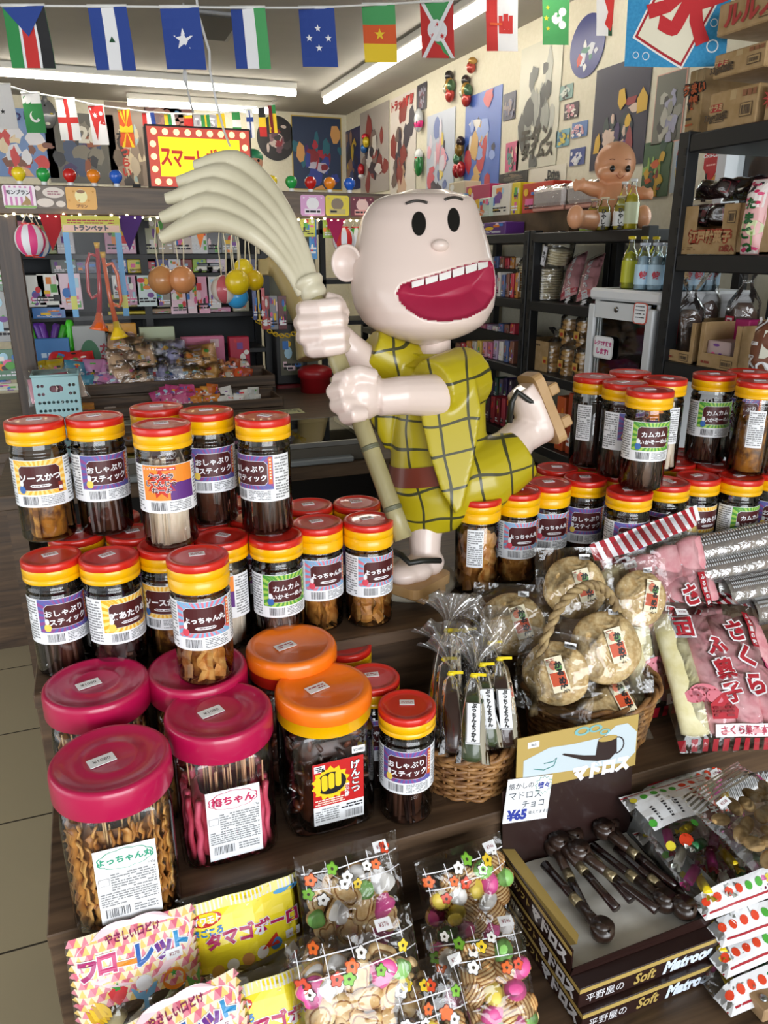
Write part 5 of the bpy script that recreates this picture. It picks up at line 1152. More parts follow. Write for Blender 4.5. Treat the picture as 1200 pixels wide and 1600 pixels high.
def goods(name, label, cat, face, px, plane, depth, col, seed, z=None, group=None, txt=None, rough=.45, film=False, dense=5):
    # a box or pack on a shelf: px = (x0, y0, x1, y1) of its face in the photo; z = shelf it stands on
    ax = face; a = W(px[0], px[3], ax, plane); c = W(px[2], px[1], ax, plane)
    if face == 'y': w = abs(c.x-a.x); ctr = V(((a.x+c.x)/2, plane, 0))
    else: w = abs(c.y-a.y); ctr = V((plane, (a.y+c.y)/2, 0))
    z0 = a.z if z is None else z; h = max(.012, c.z-z0); ctr.z = z0
    t = thing(name, label, cat, ctr, 0, group)
    M = frame((0, 0, h/2), (1, 0, 0), (0, 0, 1)) if face == 'y' else frame((0, 0, h/2), (0, -1, 0), (0, 0, 1))
    obj('pack' if film else 'box', MB().box((0, 0, -depth/2), (w, h, depth), pm(col, rough), M, bev=min(.003, h*.1, depth*.2)), t)
    mb = MB(); art(mb, w*.94, h*.92, seed, M, dense=dense)
    if txt: mb.text(txt, min(h*.4, w*1.5/len(txt)), INK if seed % 2 else RED, 0, h*.12, .004, M, .04)
    obj('print', mb, t)
    return t
def hang(name, label, cat, px, Y, col, seed, group=None, dense=8):
    return goods(name, label, cat, 'y', px, Y, .006, col, seed, None, group, dense=dense, film=True, rough=.25)
def on_y(px, py, Y): return W(px, py, 'y', Y)

# ================================================================== wooden booth of toys and sweets at the left
BY = 3.4
b0 = on_y(0, 334, BY); b1 = on_y(0, 287, BY); zb0, zb1 = b0.z, b1.z
bt = thing('snack_booth', 'dark wooden booth frame with a thick top beam lined by small lights', 'booth', (.5, BY, 0))
bm = MB().box((.32, BY+.03, (zb0+zb1)/2), (2.0, .06, zb1-zb0), WOODC, bev=.003); obj('beam', bm, bt, world=True)
pL = on_y(30, 500, BY).x
obj('post', MB().box((pL, BY+.03, zb0/2), (.082, .058, zb0-.001), WOODY, bev=.003), bt, world=True)
obj('post', MB().box((1.27, BY+.03, zb0/2), (.06, .058, zb0-.001), WOODY, bev=.003), bt, world=True)
LED = pm('fff2b8', .4, emit=9)
tl = thing('light_strip', 'string of tiny warm lights along the lower edge of the booth beam', 'light string', (.3, BY-.004, zb0))
obj('wire', MB().tube([(-.9+.02*i, 0, -.004+.002*sin(i)) for i in range(91)], .0016, pm('d8d2c0', .5), 5), tl)
ledm = MB().ball((0, 0, 0), .0052, LED, 8, 6).build('light_point')
for i in range(62): q = obj('light_point', ledm, tl); q.location = (-.885+.029*i, -.003, -.004+(.004 if i % 2 else -.003)-(.006 if i % 7 in (1, 2, 3) else 0))
bulb = MB().lathe([(.0, .012), (.010, .012), (.012, .016), (.021, .026), (.0255, .038), (.024, .05), (.015, .06), (0, .0635)], WHITE, 20)
for cl, ps_ in (('yellow', (31, 424)), ('green', (69, 455)), ('red', (110, 485)), ('orange', (147, 515)), ('blue', (182, 546))):
    hexs = {'yellow': 'f2d424', 'green': '2aa04a', 'red': 'c82420', 'orange': 'f08a20', 'blue': '2a62c8'}[cl]
    bmsh = MB().lathe([(.0, .012), (.010, .012), (.012, .016), (.021, .026), (.0255, .038), (.024, .05), (.015, .06), (0, .0635)], pm(hexs, .2, coat=.5), 20).build('glass_bulb')
    for side, px in zip(('left', 'right'), ps_):
        p = on_y(px, 285, BY+.03); q = thing('coloured_bulb', '%s round light bulb on the booth beam, in the %s row of five' % (cl, side), 'light bulb', (p.x, BY+.03, zb1), 0, 'coloured bulbs on the booth beam')
        obj('glass_bulb', bmsh, q); obj('socket', MB().lathe([(.011, 0), (.011, .013)], pm('e4e4e4', .35), 14), q)
def sticker(label, px, colr, fn):
    a = on_y(px[0], px[3], BY); c = on_y(px[2], px[1], BY); w, h = c.x-a.x, c.z-a.z; M = frame((0, 0, 0), (1, 0, 0), (0, 0, 1))
    q = thing('beam_sticker', label, 'sticker', ((a.x+c.x)/2, BY-.0012, (a.z+c.z)/2), 0, 'stickers on the booth beam'); mb = MB().prism(rrect(w, h, .01), -.0008, 0, pm(colr, .4), M); fn(mb, w, h, M); obj('card', mb, q)
def st1(mb, w, h, M):
    for i in range(6): mb.rect(-w*.45+i*w*.155, -h*.4, -w*.45+i*w*.155+w*.07, h*.46, pm('c878b0', .4), .0003, M)
    mb.rect(-w*.3, .0, w*.25, h*.38, WHITE, .0006, M); mb.text('モンブラン', .017, INK, -.003, h*.2, .001, M, .04); mb.prism([(-.0, -h*.36), (w*.34, -h*.36), (w*.3, -h*.12), (w*.17, h*.08), (.02, -h*.12)], .001, .001, pm('a88a52', .5), M); mb.rect(-w*.48, -h*.49, w*.48, -h*.38, pm('7aa84a', .4), .0005, M)
sticker('pink striped dessert sticker, far left on the booth beam', (7, 290, 54, 325), 'f0e2ea', st1)
def st2(mb, w, h, M):
    for x, y, a, c in ((.1, .2, .36, .24), (-.2, -.25, .28, .2), (.3, -.3, .16, .14), (-.4, .38, .1, .1)): mb.prism(circ(x*w, y*h, a*w, c*h, 20), .0004, .0004, pm('ded2c8', .45), M)
    mb.lines(-.1*w, .08*h, .35*w, .3*h, 2, pm('a87a80', .5), .0008, M)
sticker('sticker of white cut-out cup shapes, second on the booth beam', (58, 291, 101, 325), '6a5a4e', st2)
def st3(mb, w, h, M):
    mb.prism(circ(0, .1*h, .2*w, .3*h, 20), .0004, .0004, pm('f0e6a8', .4), M); mb.prism(circ(0, .3*h, .14*w, .08*h, 12), .0007, .0007, pm('8a5a2a', .4), M); mb.text('プリン', .014, pm('7a4a1a', .5), 0, -.35*h, .0006, M, .04)
    for i in range(6): mb.prism(star(-.4*w+.16*w*i, (.3 if i % 2 else -.1)*h, .006), .0005, .0005, pm('c88a2a', .5), M)
sticker('orange square sticker with a pale pudding shape, third on the booth beam', (105, 293, 149, 327), 'e0a648', st3)
def st4(cc, c2):
    def f(mb, w, h, M):
        mb.prism(circ(0, .08*h, .26*w, .3*h, 18), .0004, .0004, pm(c2, .45), M); mb.rect(-.34*w, -.42*h, .34*w, -.16*h, pm(cc, .45), .0007, M); mb.lines(-.3*w, -.38*h, .3*w, -.2*h, 1, INK, .001, M)
        for i in range(4): mb.prism(star(-.36*w+.24*w*i, .36*h, .006), .0006, .0006, pm(cc, .45), M)
    return f
sticker('pink and lilac sticker on the right part of the booth beam', (470, 305, 507, 337), 'dca0d0', st4('f0e0f0', 'f2eef2')); sticker('yellow sticker with a brown oval between the pink and maroon ones', (509, 306, 545, 337), 'e8d23a', st4('c8b878', '8a7864')); sticker('maroon sticker with pink shapes at the right end of the booth beam', (548, 308, 584, 338), '6e2438', st4('f0a8a0', 'f0c8c0'))
# the lit sign
a, c = on_y(230, 287, 3.56), on_y(385, 206, 3.56); w, h = c.x-a.x, c.z-zb1+.0; M = frame((0, 0, 0), (1, 0, .0), (0, .06, 1))
q = thing('game_sign', 'glowing yellow and red katakana sign standing on the booth beam', 'sign', ((a.x+c.x)/2, 3.46, zb1)); 
obj('case', MB().box((0, h/2, -.03), (w, h, .06), pm('2a2220', .5), M, bev=.004), q)
mb = MB().rect(-w/2+.008, .01, w/2-.008, h-.008, pm('c04a3a', .5, emit=.5), .0005, M); mb.rect(-w/2+.05, .048, w/2-.05, h-.045, pm('f0d814', .5, emit=.85), .001, M)
for i in range(9):
    for y in (.028, h-.026): mb.prism(circ(-w/2+.035+i*(w-.07)/8, y, .0125), .0014, .0014, pm('ffd9a0', .5, emit=1.0), M)
for j in range(3):
    for x in (-w/2+.028, w/2-.028): mb.prism(circ(x, .028+(j+1)*(h-.054)/4, .0125), .0014, .0014, pm('ffd9a0', .5, emit=1.0), M)
for i, ch in enumerate('スマートボール'): mb.text(ch, .08, pm('c8281c', .5, emit=.3), -w/2+.075+i*(w-.15)/6, h*.5-.006*(i % 2), .002, M, .04, sx=.6)
obj('panel', mb, q)
p = on_y(397, 285, 3.56); q = thing('toy_figure', 'small orange-bodied figure with a green cap beside the glowing sign', 'figure', (p.x, 3.56, zb1-.002))
obj('plinth', MB().box((0, 0, -.03), (.1, .1, .06), WOODC), q)
obj('body', MB().lathe([(0, 0), (.055, 0), (.06, .03), (.05, .075), (.03, .1), (0, .102)], pm('d86a3a', .4), 20), q); obj('head', MB().ball((0, 0, .125), (.042, .04, .042), pm('d89a78', .45), 18, 12), q)
obj('cap', MB().ball((0, .004, .142), (.045, .043, .036), pm('2a8a5a', .4), 18, 10), q)
for s_ in (-1, 1): obj('eye', MB().ball((.016*s_, -.036, .128), .006, BLACK, 8, 6), q)
# lanterns, pennants and toys hanging from the beam
def lantern(label, px, py, r, c1, Y=BY-.03):
    p = on_y(px, py, Y); q = thing('paper_lantern', label, 'lantern', p, 0, 'small striped lanterns under the beam'); k = MB()
    for j in range(12):
        a0, a1 = 2*pi*j/12, 2*pi*(j+1)/12; k.grid(lambda u, v: V((r*sin(pi*(.14+.72*v))*cos(a0+(a1-a0)*u), r*sin(pi*(.14+.72*v))*sin(a0+(a1-a0)*u), -1.12*r*cos(pi*(.14+.72*v)))), 2, 10, pm(c1, .5) if j % 2 else WHITE)
    obj('shade', k, q)
    for z in (-1, 1): obj('ring', MB().lathe([(r*.44, z*r*1.0-.004), (r*.46, z*r*1.0), (r*.44, z*r*1.0+.006)], RED, 16), q)
    d = zb0-p.z; obj('cord', MB().tube([(-r*.4, 0, r), (0, 0, d), (r*.4, 0, r)], .003, pm('e6dcc4', .6), 6), q)
lantern('pink and white striped paper lantern at the left post', 47, 375, .055, 'e8488a'); lantern('blue striped lantern half hidden behind the pink one', 58, 380, .05, '3a7ac0', BY+.05); lantern('red and white lantern behind the ear of the statue', 537, 375, .05, 'd02a2a', BY+.03); lantern('green and white lantern beside the statue head', 556, 375, .05, '4ab04a', BY+.05)
def pennant(label, x0, x1, y1, hexc, Y=BY-.012):
    a, c, e = on_y(x0, 336, Y), on_y(x1, 336, Y), on_y((x0+x1)/2, y1, Y); o = (a+c)/2; q = MB()
    n_ = 8; vs = []
    for j in range(n_+1):
        u = j/n_
        for x in (a.x+(e.x-a.x)*u, c.x+(e.x-c.x)*u): vs += [V((x, Y+.004*sin(u*5), zb0+(e.z-zb0)*u)), V((x, Y+.004*sin(u*5)+.0016, zb0+(e.z-zb0)*u))]
    fs = [f_ for j in range(n_) for f_ in ((4*j, 4*j+2, 4*j+6, 4*j+4), (4*j+1, 4*j+5, 4*j+7, 4*j+3), (4*j, 4*j+4, 4*j+5, 4*j+1), (4*j+2, 4*j+3, 4*j+7, 4*j+6))]
    q.add(vs, fs, pm(hexc, .8)); solo('pennant', q, label, 'pennant', (o.x, Y, zb0), 'felt pennants under the beam')
pennant('red felt pennant under the booth beam, next to the pink lantern', 60, 105, 392, 'b0202a'); pennant('purple felt pennant under the booth beam', 181, 224, 392, '4e2a72'); pennant('orange felt pennant peeking under the broom head', 300, 326, 388, 'e07a3a', BY+.05); pennant('magenta felt pennant left of the statue ear', 509, 540, 382, 'a81a52')
# toy trumpets on a card
a, c = on_y(115, 500, BY-.05), on_y(186, 338, BY-.05); w, h = c.x-a.x, c.z-a.z; o_ = V(((a.x+c.x)/2, BY-.05, (a.z+c.z)/2)); M = frame((0, 0, 0), (1, 0, 0), (0, 0, 1))
q = thing('toy_trumpet_pack', 'blue carded pack with a red and an orange toy trumpet hanging from the beam', 'toy', o_)
mb = MB()
for x0, x1 in ((-w/2, -w/2+.022), (w/2-.022, w/2)): mb.box(((x0+x1)/2, -.02, 0), (x1-x0, h-.06, .002), pm('4a9ad0', .45), M); mb.box(((x0+x1)/2, -h*.33, .0006), (x1-x0, .05, .0024), pm('c8c83a', .45), M)
mb.box((0, h/2-.03, 0), (w, .06, .003), pm('c8be2a', .45), M); mb.rect(-w/2+.004, h/2-.057, w/2-.004, h/2-.034, pm('e8b49a', .45), .0018, M); mb.text('トランペット', .022, INK, 0, h/2-.044, .0022, M, .06); mb.lines(-w*.4, h/2-.03, w*.4, h/2-.012, 2, pm('a82a2a', .5), .0018, M)
obj('card', mb, q)
def trumpet(c1, c2, dx, bell, ty, flip):
    mb = MB(); s_ = -1 if flip else 1
    mb.tube([(dx, -.025, ty), (dx-.008*s_, -.025, ty-.15), (dx-.02*s_, -.025, ty-.24)], [.008, .0085, .011], c1, 10); mb.tube([(dx, -.025, ty-.03), (dx-.03*s_, -.025, ty-.02), (dx-.045*s_, -.025, ty-.06), (dx-.05*s_, -.025, ty-.16), (dx-.04*s_, -.025, ty-.185), (dx-.012*s_, -.025, ty-.17)], .007, c1, 8)
    obj('trumpet_tube', mb, q); d = V((dx-.02*s_, -.025, ty-.24))
    obj('trumpet_bell', MB().tube([d, d+V((-.004*s_, 0, -.03)), d+V((-.006*s_, 0, -.055)), d+V((-.008*s_, 0, -.066))], [.011, .017, .03, .038], bell, 16), q); obj('mouthpiece', MB().tube([(dx, -.025, ty), (dx, -.025, ty+.022)], [.009, .012], YEL, 10), q)
trumpet(pm('c01c2a', .2, coat=.5), 0, .012, pm('f0641a', .25, coat=.4), .075, False); trumpet(pm('f0641a', .2, coat=.5), 0, .03, pm('f0c81a', .25, coat=.4), .04, True)
obj('film', MB().grid(lambda u, v: V(((u-.5)*w, -.045-.003*sin(u*7+v*4), (v-.5)*h-.03)), 14, 14, PACKF), q)
# inflatable balls on strings
def balloon(label, px, py, rpx, colr, Y, grp, band=None):
    p = on_y(px, py, Y); r = rpx*(p-CP).dot(_f)/FPX; q = thing('inflatable_ball', label, 'toy ball', p, 0, grp)
    mb = MB()
    for j in range(8):
        a0, a1 = 2*pi*j/8, 2*pi*(j+1)/8; mb.grid(lambda u, v: V((r*sin(pi*v)*cos(a0+(a1-a0)*u)*(1+.012*cos(16*u*pi/2)), r*sin(pi*v)*sin(a0+(a1-a0)*u), -r*cos(pi*v)*1.03)), 4, 14, pm(band, .25, coat=.4) if band and j % 2 else pm(colr, .25, coat=.4))
    obj('ball', mb, q); obj('cord', MB().tube([(-.01, 0, r), (-.016, 0, (zb0-p.z)*.6), (0, 0, zb0-p.z), (.016, 0, (zb0-p.z)*.6), (.01, 0, r)], .003, pm('e2d8bc', .6), 6), q)
G_ = 'inflatable balls hanging on strings'
balloon('tan inflatable ball hanging under the broom, left of the pair', 253, 438, 21, 'd0915a', BY+.04, G_); balloon('tan inflatable ball hanging under the broom, right of the pair', 285, 437, 20, 'd8905c', BY-.01, G_)
balloon('yellow inflatable ball at the front of the yellow cluster', 371, 441, 19, 'e8c81a', BY-.02, G_); balloon('yellow inflatable ball at the right of the cluster', 397, 438, 15, 'e2bc14', BY+.03, G_); balloon('yellow inflatable ball at the top of the cluster', 380, 420, 15, 'ecd022', BY+.05, G_); balloon('white and red striped inflatable ball at the left of the cluster', 351, 452, 21, 'e6dcd4', BY+.05, G_, 'c8606a'); balloon('light blue inflatable ball at the bottom of the cluster', 370, 463, 18, '3aa0dc', BY+.055, G_)
# counter, trays, rack behind
CT = .80
ct = thing('booth_counter', 'grey-brown wooden counter of the booth with a lower ledge', 'counter', (.35, 3.7, 0))
obj('counter_top', MB().box((.32, 3.72, CT-.02), (1.86, 1.36, .04), WOODC, bev=.003), ct, world=True); obj('front_panel', MB().box((.32, 3.09, (CT-.04)/2), (1.8, .03, CT-.041), WOODD), ct, world=True)
gt = thing('game_table', 'dark wooden table in front of the booth carrying the ball games', 'table', (.45, 2.75, 0))
obj('table_top', MB().box((.42, 2.78, .755), (1.5, .48, .05), WOODC, bev=.003), gt, world=True)
for x in (-.28, 1.12): obj('leg', MB().box((x, 2.78, .365), (.05, .4, .73), WOODD), gt, world=True)
obj('back_panel', MB().box((.42, 3.0, .4), (1.35, .02, .6), pm('1c1816', .7), None), gt, world=True)
def ball_game(label, x0, x1, rz):
    q = thing('ball_game_machine', label, 'game machine', ((x0+x1)/2, 2.775, .78), rz, 'tabletop ball game machines'); w = x1-x0
    obj('case', MB().box((0, 0, .03), (w, .42, .06), pm('5c574e', .5), bev=.004), q, 'dark case'); obj('glass_rail', MB().box((0, -.205, .068), (w, .012, .016), pm('a8a8a6', .3, .7)).box((w/2-.008, 0, .068), (.016, .42, .016), pm('b8b4a8', .35, .6)).box((-w/2+.008, 0, .068), (.016, .42, .016), pm('b8b4a8', .35, .6)).box((0, .2, .068), (w, .012, .016), pm('6a6660', .4)), q, 'metal frame')
    mb = MB().rect(-w/2+.016, -.19, w/2-.016, .19, pm('8e8460', .5), .0615); rs = random.Random(int(x0*100))
    for i in range(40): mb.prism(circ(rs.uniform(-w/2+.04, w/2-.04), rs.uniform(-.17, .17), .011, n=10), .0622, .0622, pm(rs.choice(('a85a3a', '5a6a5a', '7a6a8a', 'b08a4a', '4a5a7a')), .5))
    obj('play_field', mb, q); obj('glass', MB().box((0, 0, .074), (w-.03, .39, .003), GLASS), q); obj('knob', MB().lathe([(.0, 0), (.012, .002), (.012, .014), (.008, .02), (0, .021)], pm('c8b48a', .3, .6), 14, Mx.Translation((w/2-.03, -.21, .045)) @ Mx.Rotation(pi/2, 4, 'X')), q)
    obj('ball_tray', MB().box((0, -.228, .014), (w*.7, .035, .02), pm('9aa0a4', .35, .4), bev=.004), q)
    obj('ball_lever', MB().lathe([(.016, 0), (.016, .02), (0, .021)], BLACK, 12, Mx.Translation((-w/2+.05, -.212, .03)) @ Mx.Rotation(pi/2, 4, 'X')), q)
ball_game('tabletop ball game with metal frame and glass, right of the left upper jars', .40, .92, 0); ball_game('tabletop ball game mostly hidden behind the left upper jars', -.16, .30, 0)
q = thing('round_stool', 'black round stool under the game table', 'stool', (.62, 2.5, 0)); obj('seat', MB().lathe([(0, .46), (.15, .46), (.16, .48), (.16, .52), (.15, .54), (0, .54)], pm('141414', .4), 28), q)
for a in range(4): obj('leg', MB().tube([(.11*cos(a*pi/2+.7), .11*sin(a*pi/2+.7), .46), (.15*cos(a*pi/2+.7), .15*sin(a*pi/2+.7), 0)], .012, STEEL, 8), q)
for lb, px, hexc in (('long printed leaflet lying at the left on the counter', (165, 652, 280, 662), 'b8bcb0'), ('pale yellow leaflet lying on the right of the counter', (378, 640, 470, 650), 'c8c89a')):
    p0 = W(px[0], px[3], 'z', CT+.001); p1 = W(px[2], px[1], 'z', CT+.001); mb = MB().box((0, 0, .001), (abs(p1.x-p0.x), .1, .0016), pm(hexc, .4)); random.seed(3); mb.lines(-abs(p1.x-p0.x)*.45, -.04, abs(p1.x-p0.x)*.45, .04, 3, pm('5a6a5a', .5), .0021); o_ = solo('counter_leaflet', mb, lb, 'leaflet', (0, 0, 0), 'leaflets on the counter'); o_.location = ((p0.x+p1.x)/2, min(3.42, max(3.11, (p0.y+p1.y)/2)), CT)
def tray_box(label, Y, z0, z1, x0, x1, dp=.2):
    q = thing('display_tray', label, 'tray', ((x0+x1)/2, Y, z0), 0, 'long dark trays on the counter'); w = x1-x0; h = z1-z0
    mb = MB().box((0, dp/2, .006), (w, dp, .012), WOODD); 
    obj('floor_board', mb, q); obj('front_wall', MB().box((0, .006, h/2+.006), (w, .012, h), WOODD, bev=.002), q); obj('back_wall', MB().box((0, dp-.006, h/2+.01), (w, .012, h+.02), WOODD, bev=.002), q)
    for s_ in (-1, 1): obj('end_wall', MB().box((s_*(w/2-.006), dp/2, h/2+.006), (.012, dp-.026, h), WOODD), q)
    return q
tray_box('lower dark display tray with small wrapped sweets at the counter', 3.5, CT+.0005, CT+.045, -.12, .82, .22)
hi = thing('tray_riser', 'dark raised plinth under the upper display tray', 'plinth', (.3, 3.87, CT+.0005)); obj('plinth', MB().box((0, 0, .03), (1.08, .26, .06), pm('231c18', .6)), hi)
tray_box('upper dark display tray filled with bags of snacks', 3.74, CT+.062, CT+.115, -.24, .84, .26)
TZ = CT+.062+.013
rk = thing('back_rack', 'black steel shelf rack of toys behind the booth counter', 'shelf rack', (.3, 4.3, 0))
RY0, RY1 = 4.12, 4.42
for x in (-.33, .3, .9):
    for y in (RY0+.02, RY1-.02): obj('post', MB().box((x, y, .9), (.035, .035, 1.8), STEEL), rk, world=True)
RZ = {'a': on_y(200, 397, RY0).z, 'b': on_y(200, 427, RY0).z, 'c': on_y(200, 492, RY0).z, 'd': on_y(200, 552, RY0).z}
for k, z in RZ.items(): obj('shelf', MB().box((.285, (RY0+RY1)/2, z-.012), (1.2, RY1-RY0-.004, .024), STEEL, bev=.002), rk, world=True)
obj('back_panel', MB().box((.285, RY1-.004, 1.2), (1.2, .006, 1.2), pm('33363a', .7)), rk, world=True)
# top row of toy packs
def row(name, cat, label, xs, y0s, y1, zk, depth, cols, grp, seed0, Y=RY0+.03, film=True, txt=None):
    k = 0
    for (x0, x1), y0 in zip(xs, y0s):
        goods(name, label % (ORD[k] if k < 16 else 'last'), cat, 'y', (x0, y0, x1, y1), Y, depth, cols[k % len(cols)], seed0+k, RZ[zk]+.0005 if zk else None, grp, film=film, rough=.3); k += 1
row('toy_pack', 'toy pack', '%s toy pack from the left on the top shelf of the booth rack', [(20, 40), (64, 86), (88, 112), (166, 188), (188, 208), (224, 244), (246, 268), (270, 298), (300, 322), (324, 345), (346, 372)], [345, 352, 346, 340, 338, 340, 342, 345, 342, 344, 350], 397, 'a', .05, ['c86a8a', '9aa06a', 'c8c4cc', 'b87a98', 'd8a8c0', 'b0b088', 'a89880', 'c8b8b0', 'd0d0d0', '3a3a40', '6a6a58'], 'toy packs on the top rack shelf', 100)
row('toy_car_box', 'toy car', '%s small boxed toy car from the left on the middle rack shelf', [(80, 118), (120, 150), (176, 198), (200, 222), (223, 242), (244, 262), (264, 282), (284, 300), (302, 322), (324, 352), (380, 402)], [402, 408, 404, 405, 408, 402, 404, 405, 404, 398, 400], 424, 'b', .06, ['3a4238', '2e3a5a', '2a4a8a', 'd8c83a', 'c02a3a', '2a2a7a', 'e2e0ea', '8a2a2a', '9ac03a', 'd0b8c8', '2a2a5a'], 'boxed toy cars on the booth rack', 130)
for x, hx, nm in ((322, 'f0efe8', 'white toy van parked beside the boxed cars'), (336, 'e8e4de', 'second white toy car, right of the toy van')):
    p = on_y(x, 424, RY0-.01); q = thing('toy_car', nm, 'toy car', (p.x, RY0+.02, RZ['b']+.0005), 0, 'loose white toy cars'); obj('body', MB().box((0, 0, .02), (.085, .035, .022), pm(hx, .3), bev=.005).box((-.004, 0, .037), (.062, .032, .016), pm('4a5058', .2), bev=.004), q)
    for sx_ in (-.026, .026): obj('wheel', MB().lathe([(0, -.018), (.009, -.018), (.009, .018), (0, .018)], BLACK, 12, Mx.Translation((sx_, 0, .0095)) @ Mx.Rotation(pi/2, 4, 'X')), q)
# cards hanging from the shelf edge
HC = [((38, 430, 67, 480), 'dcdcd8', 'left of the two white cards with grey print'), ((63, 428, 91, 477), 'e2e2da', 'right of the two white cards with grey print'), ((94, 427, 124, 484), 'd8b8c8', 'pale pink sticker sheet left of the trumpets'), ((178, 430, 194, 466), 'c8c8c8', 'grey sticker sheet right of the trumpets'), ((193, 430, 214, 477), 'c890b0', 'pink and blue sticker sheet'), ((215, 430, 245, 479), 'cfe0e2', 'white shiny sticker sheet left of the tan balls'), ((246, 440, 266, 480), '8a8478', 'dark mixed sticker sheet below the tan balls'), ((268, 450, 292, 491), 'ecc8d8', 'pink sticker sheet below the right tan ball'), ((292, 432, 308, 490), 'f0d4de', 'narrow pale pink sticker sheet'), ((308, 432, 325, 490), 'e8a8c4', 'narrow deeper pink sticker sheet'), ((325, 432, 343, 482), 'd8d4d4', 'light grey sticker sheet left of the yellow cluster')]
for i, (px, c, lb) in enumerate(HC): hang('hanging_card', lb+', hanging on the booth rack', 'hanging card', px, RY0-.012, c, 170+i, 'carded packs hanging on the booth rack', 9)
hang('hanging_card', 'blue carded toy hanging below the white cards', 'hanging card', (52, 480, 101, 498), RY0-.012, '2a6ab0', 190, 'carded packs hanging on the booth rack', 4)
for i in range(3): goods('yellow_box', 'long yellow box, %s of the stack of three' % ('bottom', 'middle', 'top')[i], 'box', 'y', (170, 496-13*i-10, 229, 496-13*i), RY0+.02, .06, 'c8b41a', 201+i, RZ['c']+.0005+.037*i, 'stack of long yellow boxes', dense=1)
for i, (px, c, lb) in enumerate((((232, 482, 268, 496), 'b89a78', 'left'), ((282, 484, 320, 496), '6a5a50', 'middle'), ((322, 480, 360, 496), 'd898b8', 'right'))): goods('candy_pack', '%s low candy pack on the lower rack shelf' % lb, 'candy pack', 'y', px, RY0+.03, .05, c, 210+i, RZ['c']+.0005, 'low candy packs on the rack', film=True)
goods('book', 'pale booklet standing right of the candy packs on the rack', 'book', 'y', (365, 470, 389, 492), RY0+.03, .03, 'c8c8b0', 216, RZ['c']+.0005)
# front of the upper tray and what stands around it
def wand(label, x0, y0, x1, y1, hexc):
    a, c = on_y(x0, y0, 4.02), on_y(x1, y1, 4.0); d = a-c; mb = MB(); mb.tube([c+d*k/8 for k in range(9)], [.015, .019, .016, .019, .016, .019, .016, .019, .013], pm(hexc, .3), 12); solo('bubble_tube', mb, label, 'toy', c, 'bubble tubes in the blue display box')
for a in (('green bubble tube leaning far left in the blue display box', 44, 508, 58, 545, '4ac02a'), ('purple bubble tube, second from left in the display box', 56, 505, 70, 545, '5a2a9a'), ('purple bubble tube, third from left in the display box', 64, 505, 76, 545, '6a2aa0'), ('purple bubble tube leaning right behind the display box', 89, 506, 81, 545, '5a2a8a'), ('green bubble tube leaning right, dark green', 101, 508, 92, 545, '3aa02a'), ('bright green bubble tube, rightmost and upright', 108, 500, 111, 548, '4ad02a')): wand(*a)
def card(name, label, cat, px, Y, colr, fn, z=None, dp=.03, grp=None):
    a, c = on_y(px[0], px[3], Y), on_y(px[2], px[1], Y); w, h = c.x-a.x, c.z-(z or a.z); q = thing(name, label, cat, ((a.x+c.x)/2, Y, z or a.z), 0, grp); M = frame((0, 0, h/2), (1, 0, 0), (0, 0, 1))
    obj('box', MB().box((0, 0, -dp/2), (w, h, dp), pm(colr, .45), M, bev=.002), q); mb = MB(); fn(mb, w, h, M); obj('print', mb, q); return q
def bubf(mb, w, h, M):
    for y in (.18, -.2): mb.lines(-w*.3, y*h-.012, w*.3, y*h+.014, 1, pm('bcd8ee', .4), .0006, M, fill=.8)
TZ2 = CT+.062+.013
card('blue_display_box', 'blue display box holding the bubble tubes', 'box', (55, 528, 107, 566), 3.93, '3a78b8', bubf, TZ2)
def green(mb, w, h, M): mb.prism(circ(-.08*w, -.08*h, .3*w, .36*h, 20), .0006, .0006, pm('2a6a44', .45), M); mb.text('ガチ', .05, pm('a02a3a', .5), .34*w, .05*h, .0008, M, .05, vert=True)
card('toy_display_card', 'grey display card with a green round shape, above the left snacks', 'card', (119, 508, 169, 566), 3.95, 'a8acac', green, TZ2)
goods('duck_box', 'orange-yellow box of small squeeze toys', 'toy', 'y', (166, 505, 212, 545), 3.95, .05, 'd89a2a', 230, TZ2)
def dome(mb, w, h, M):
    for i in range(9): mb.prism(circ(-.38*w+.095*w*i, -.1*h+.25*h*sin(i), .012, n=10), .0005, .0005, pm(('c8c03a', '3a5aa0', '5aa05a', 'd87a3a')[i % 4], .5), M)
card('domed_display_card', 'pale display card with coloured dots behind the snack bags', 'card', (222, 510, 272, 560), 3.97, 'bcc8a8', dome, TZ2)
goods('candy_box', 'red candy box with a barcode at the right end of the upper tray', 'box', 'y', (359, 526, 389, 546), 3.95, .06, 'c02a48', 233, TZ2+.06); goods('pink_roll_pack', 'long pink pack of candy rolls behind the upper tray', 'candy pack', 'y', (284, 525, 350, 540), 3.96, .05, 'd87aa0', 234, TZ2+.07, film=True)
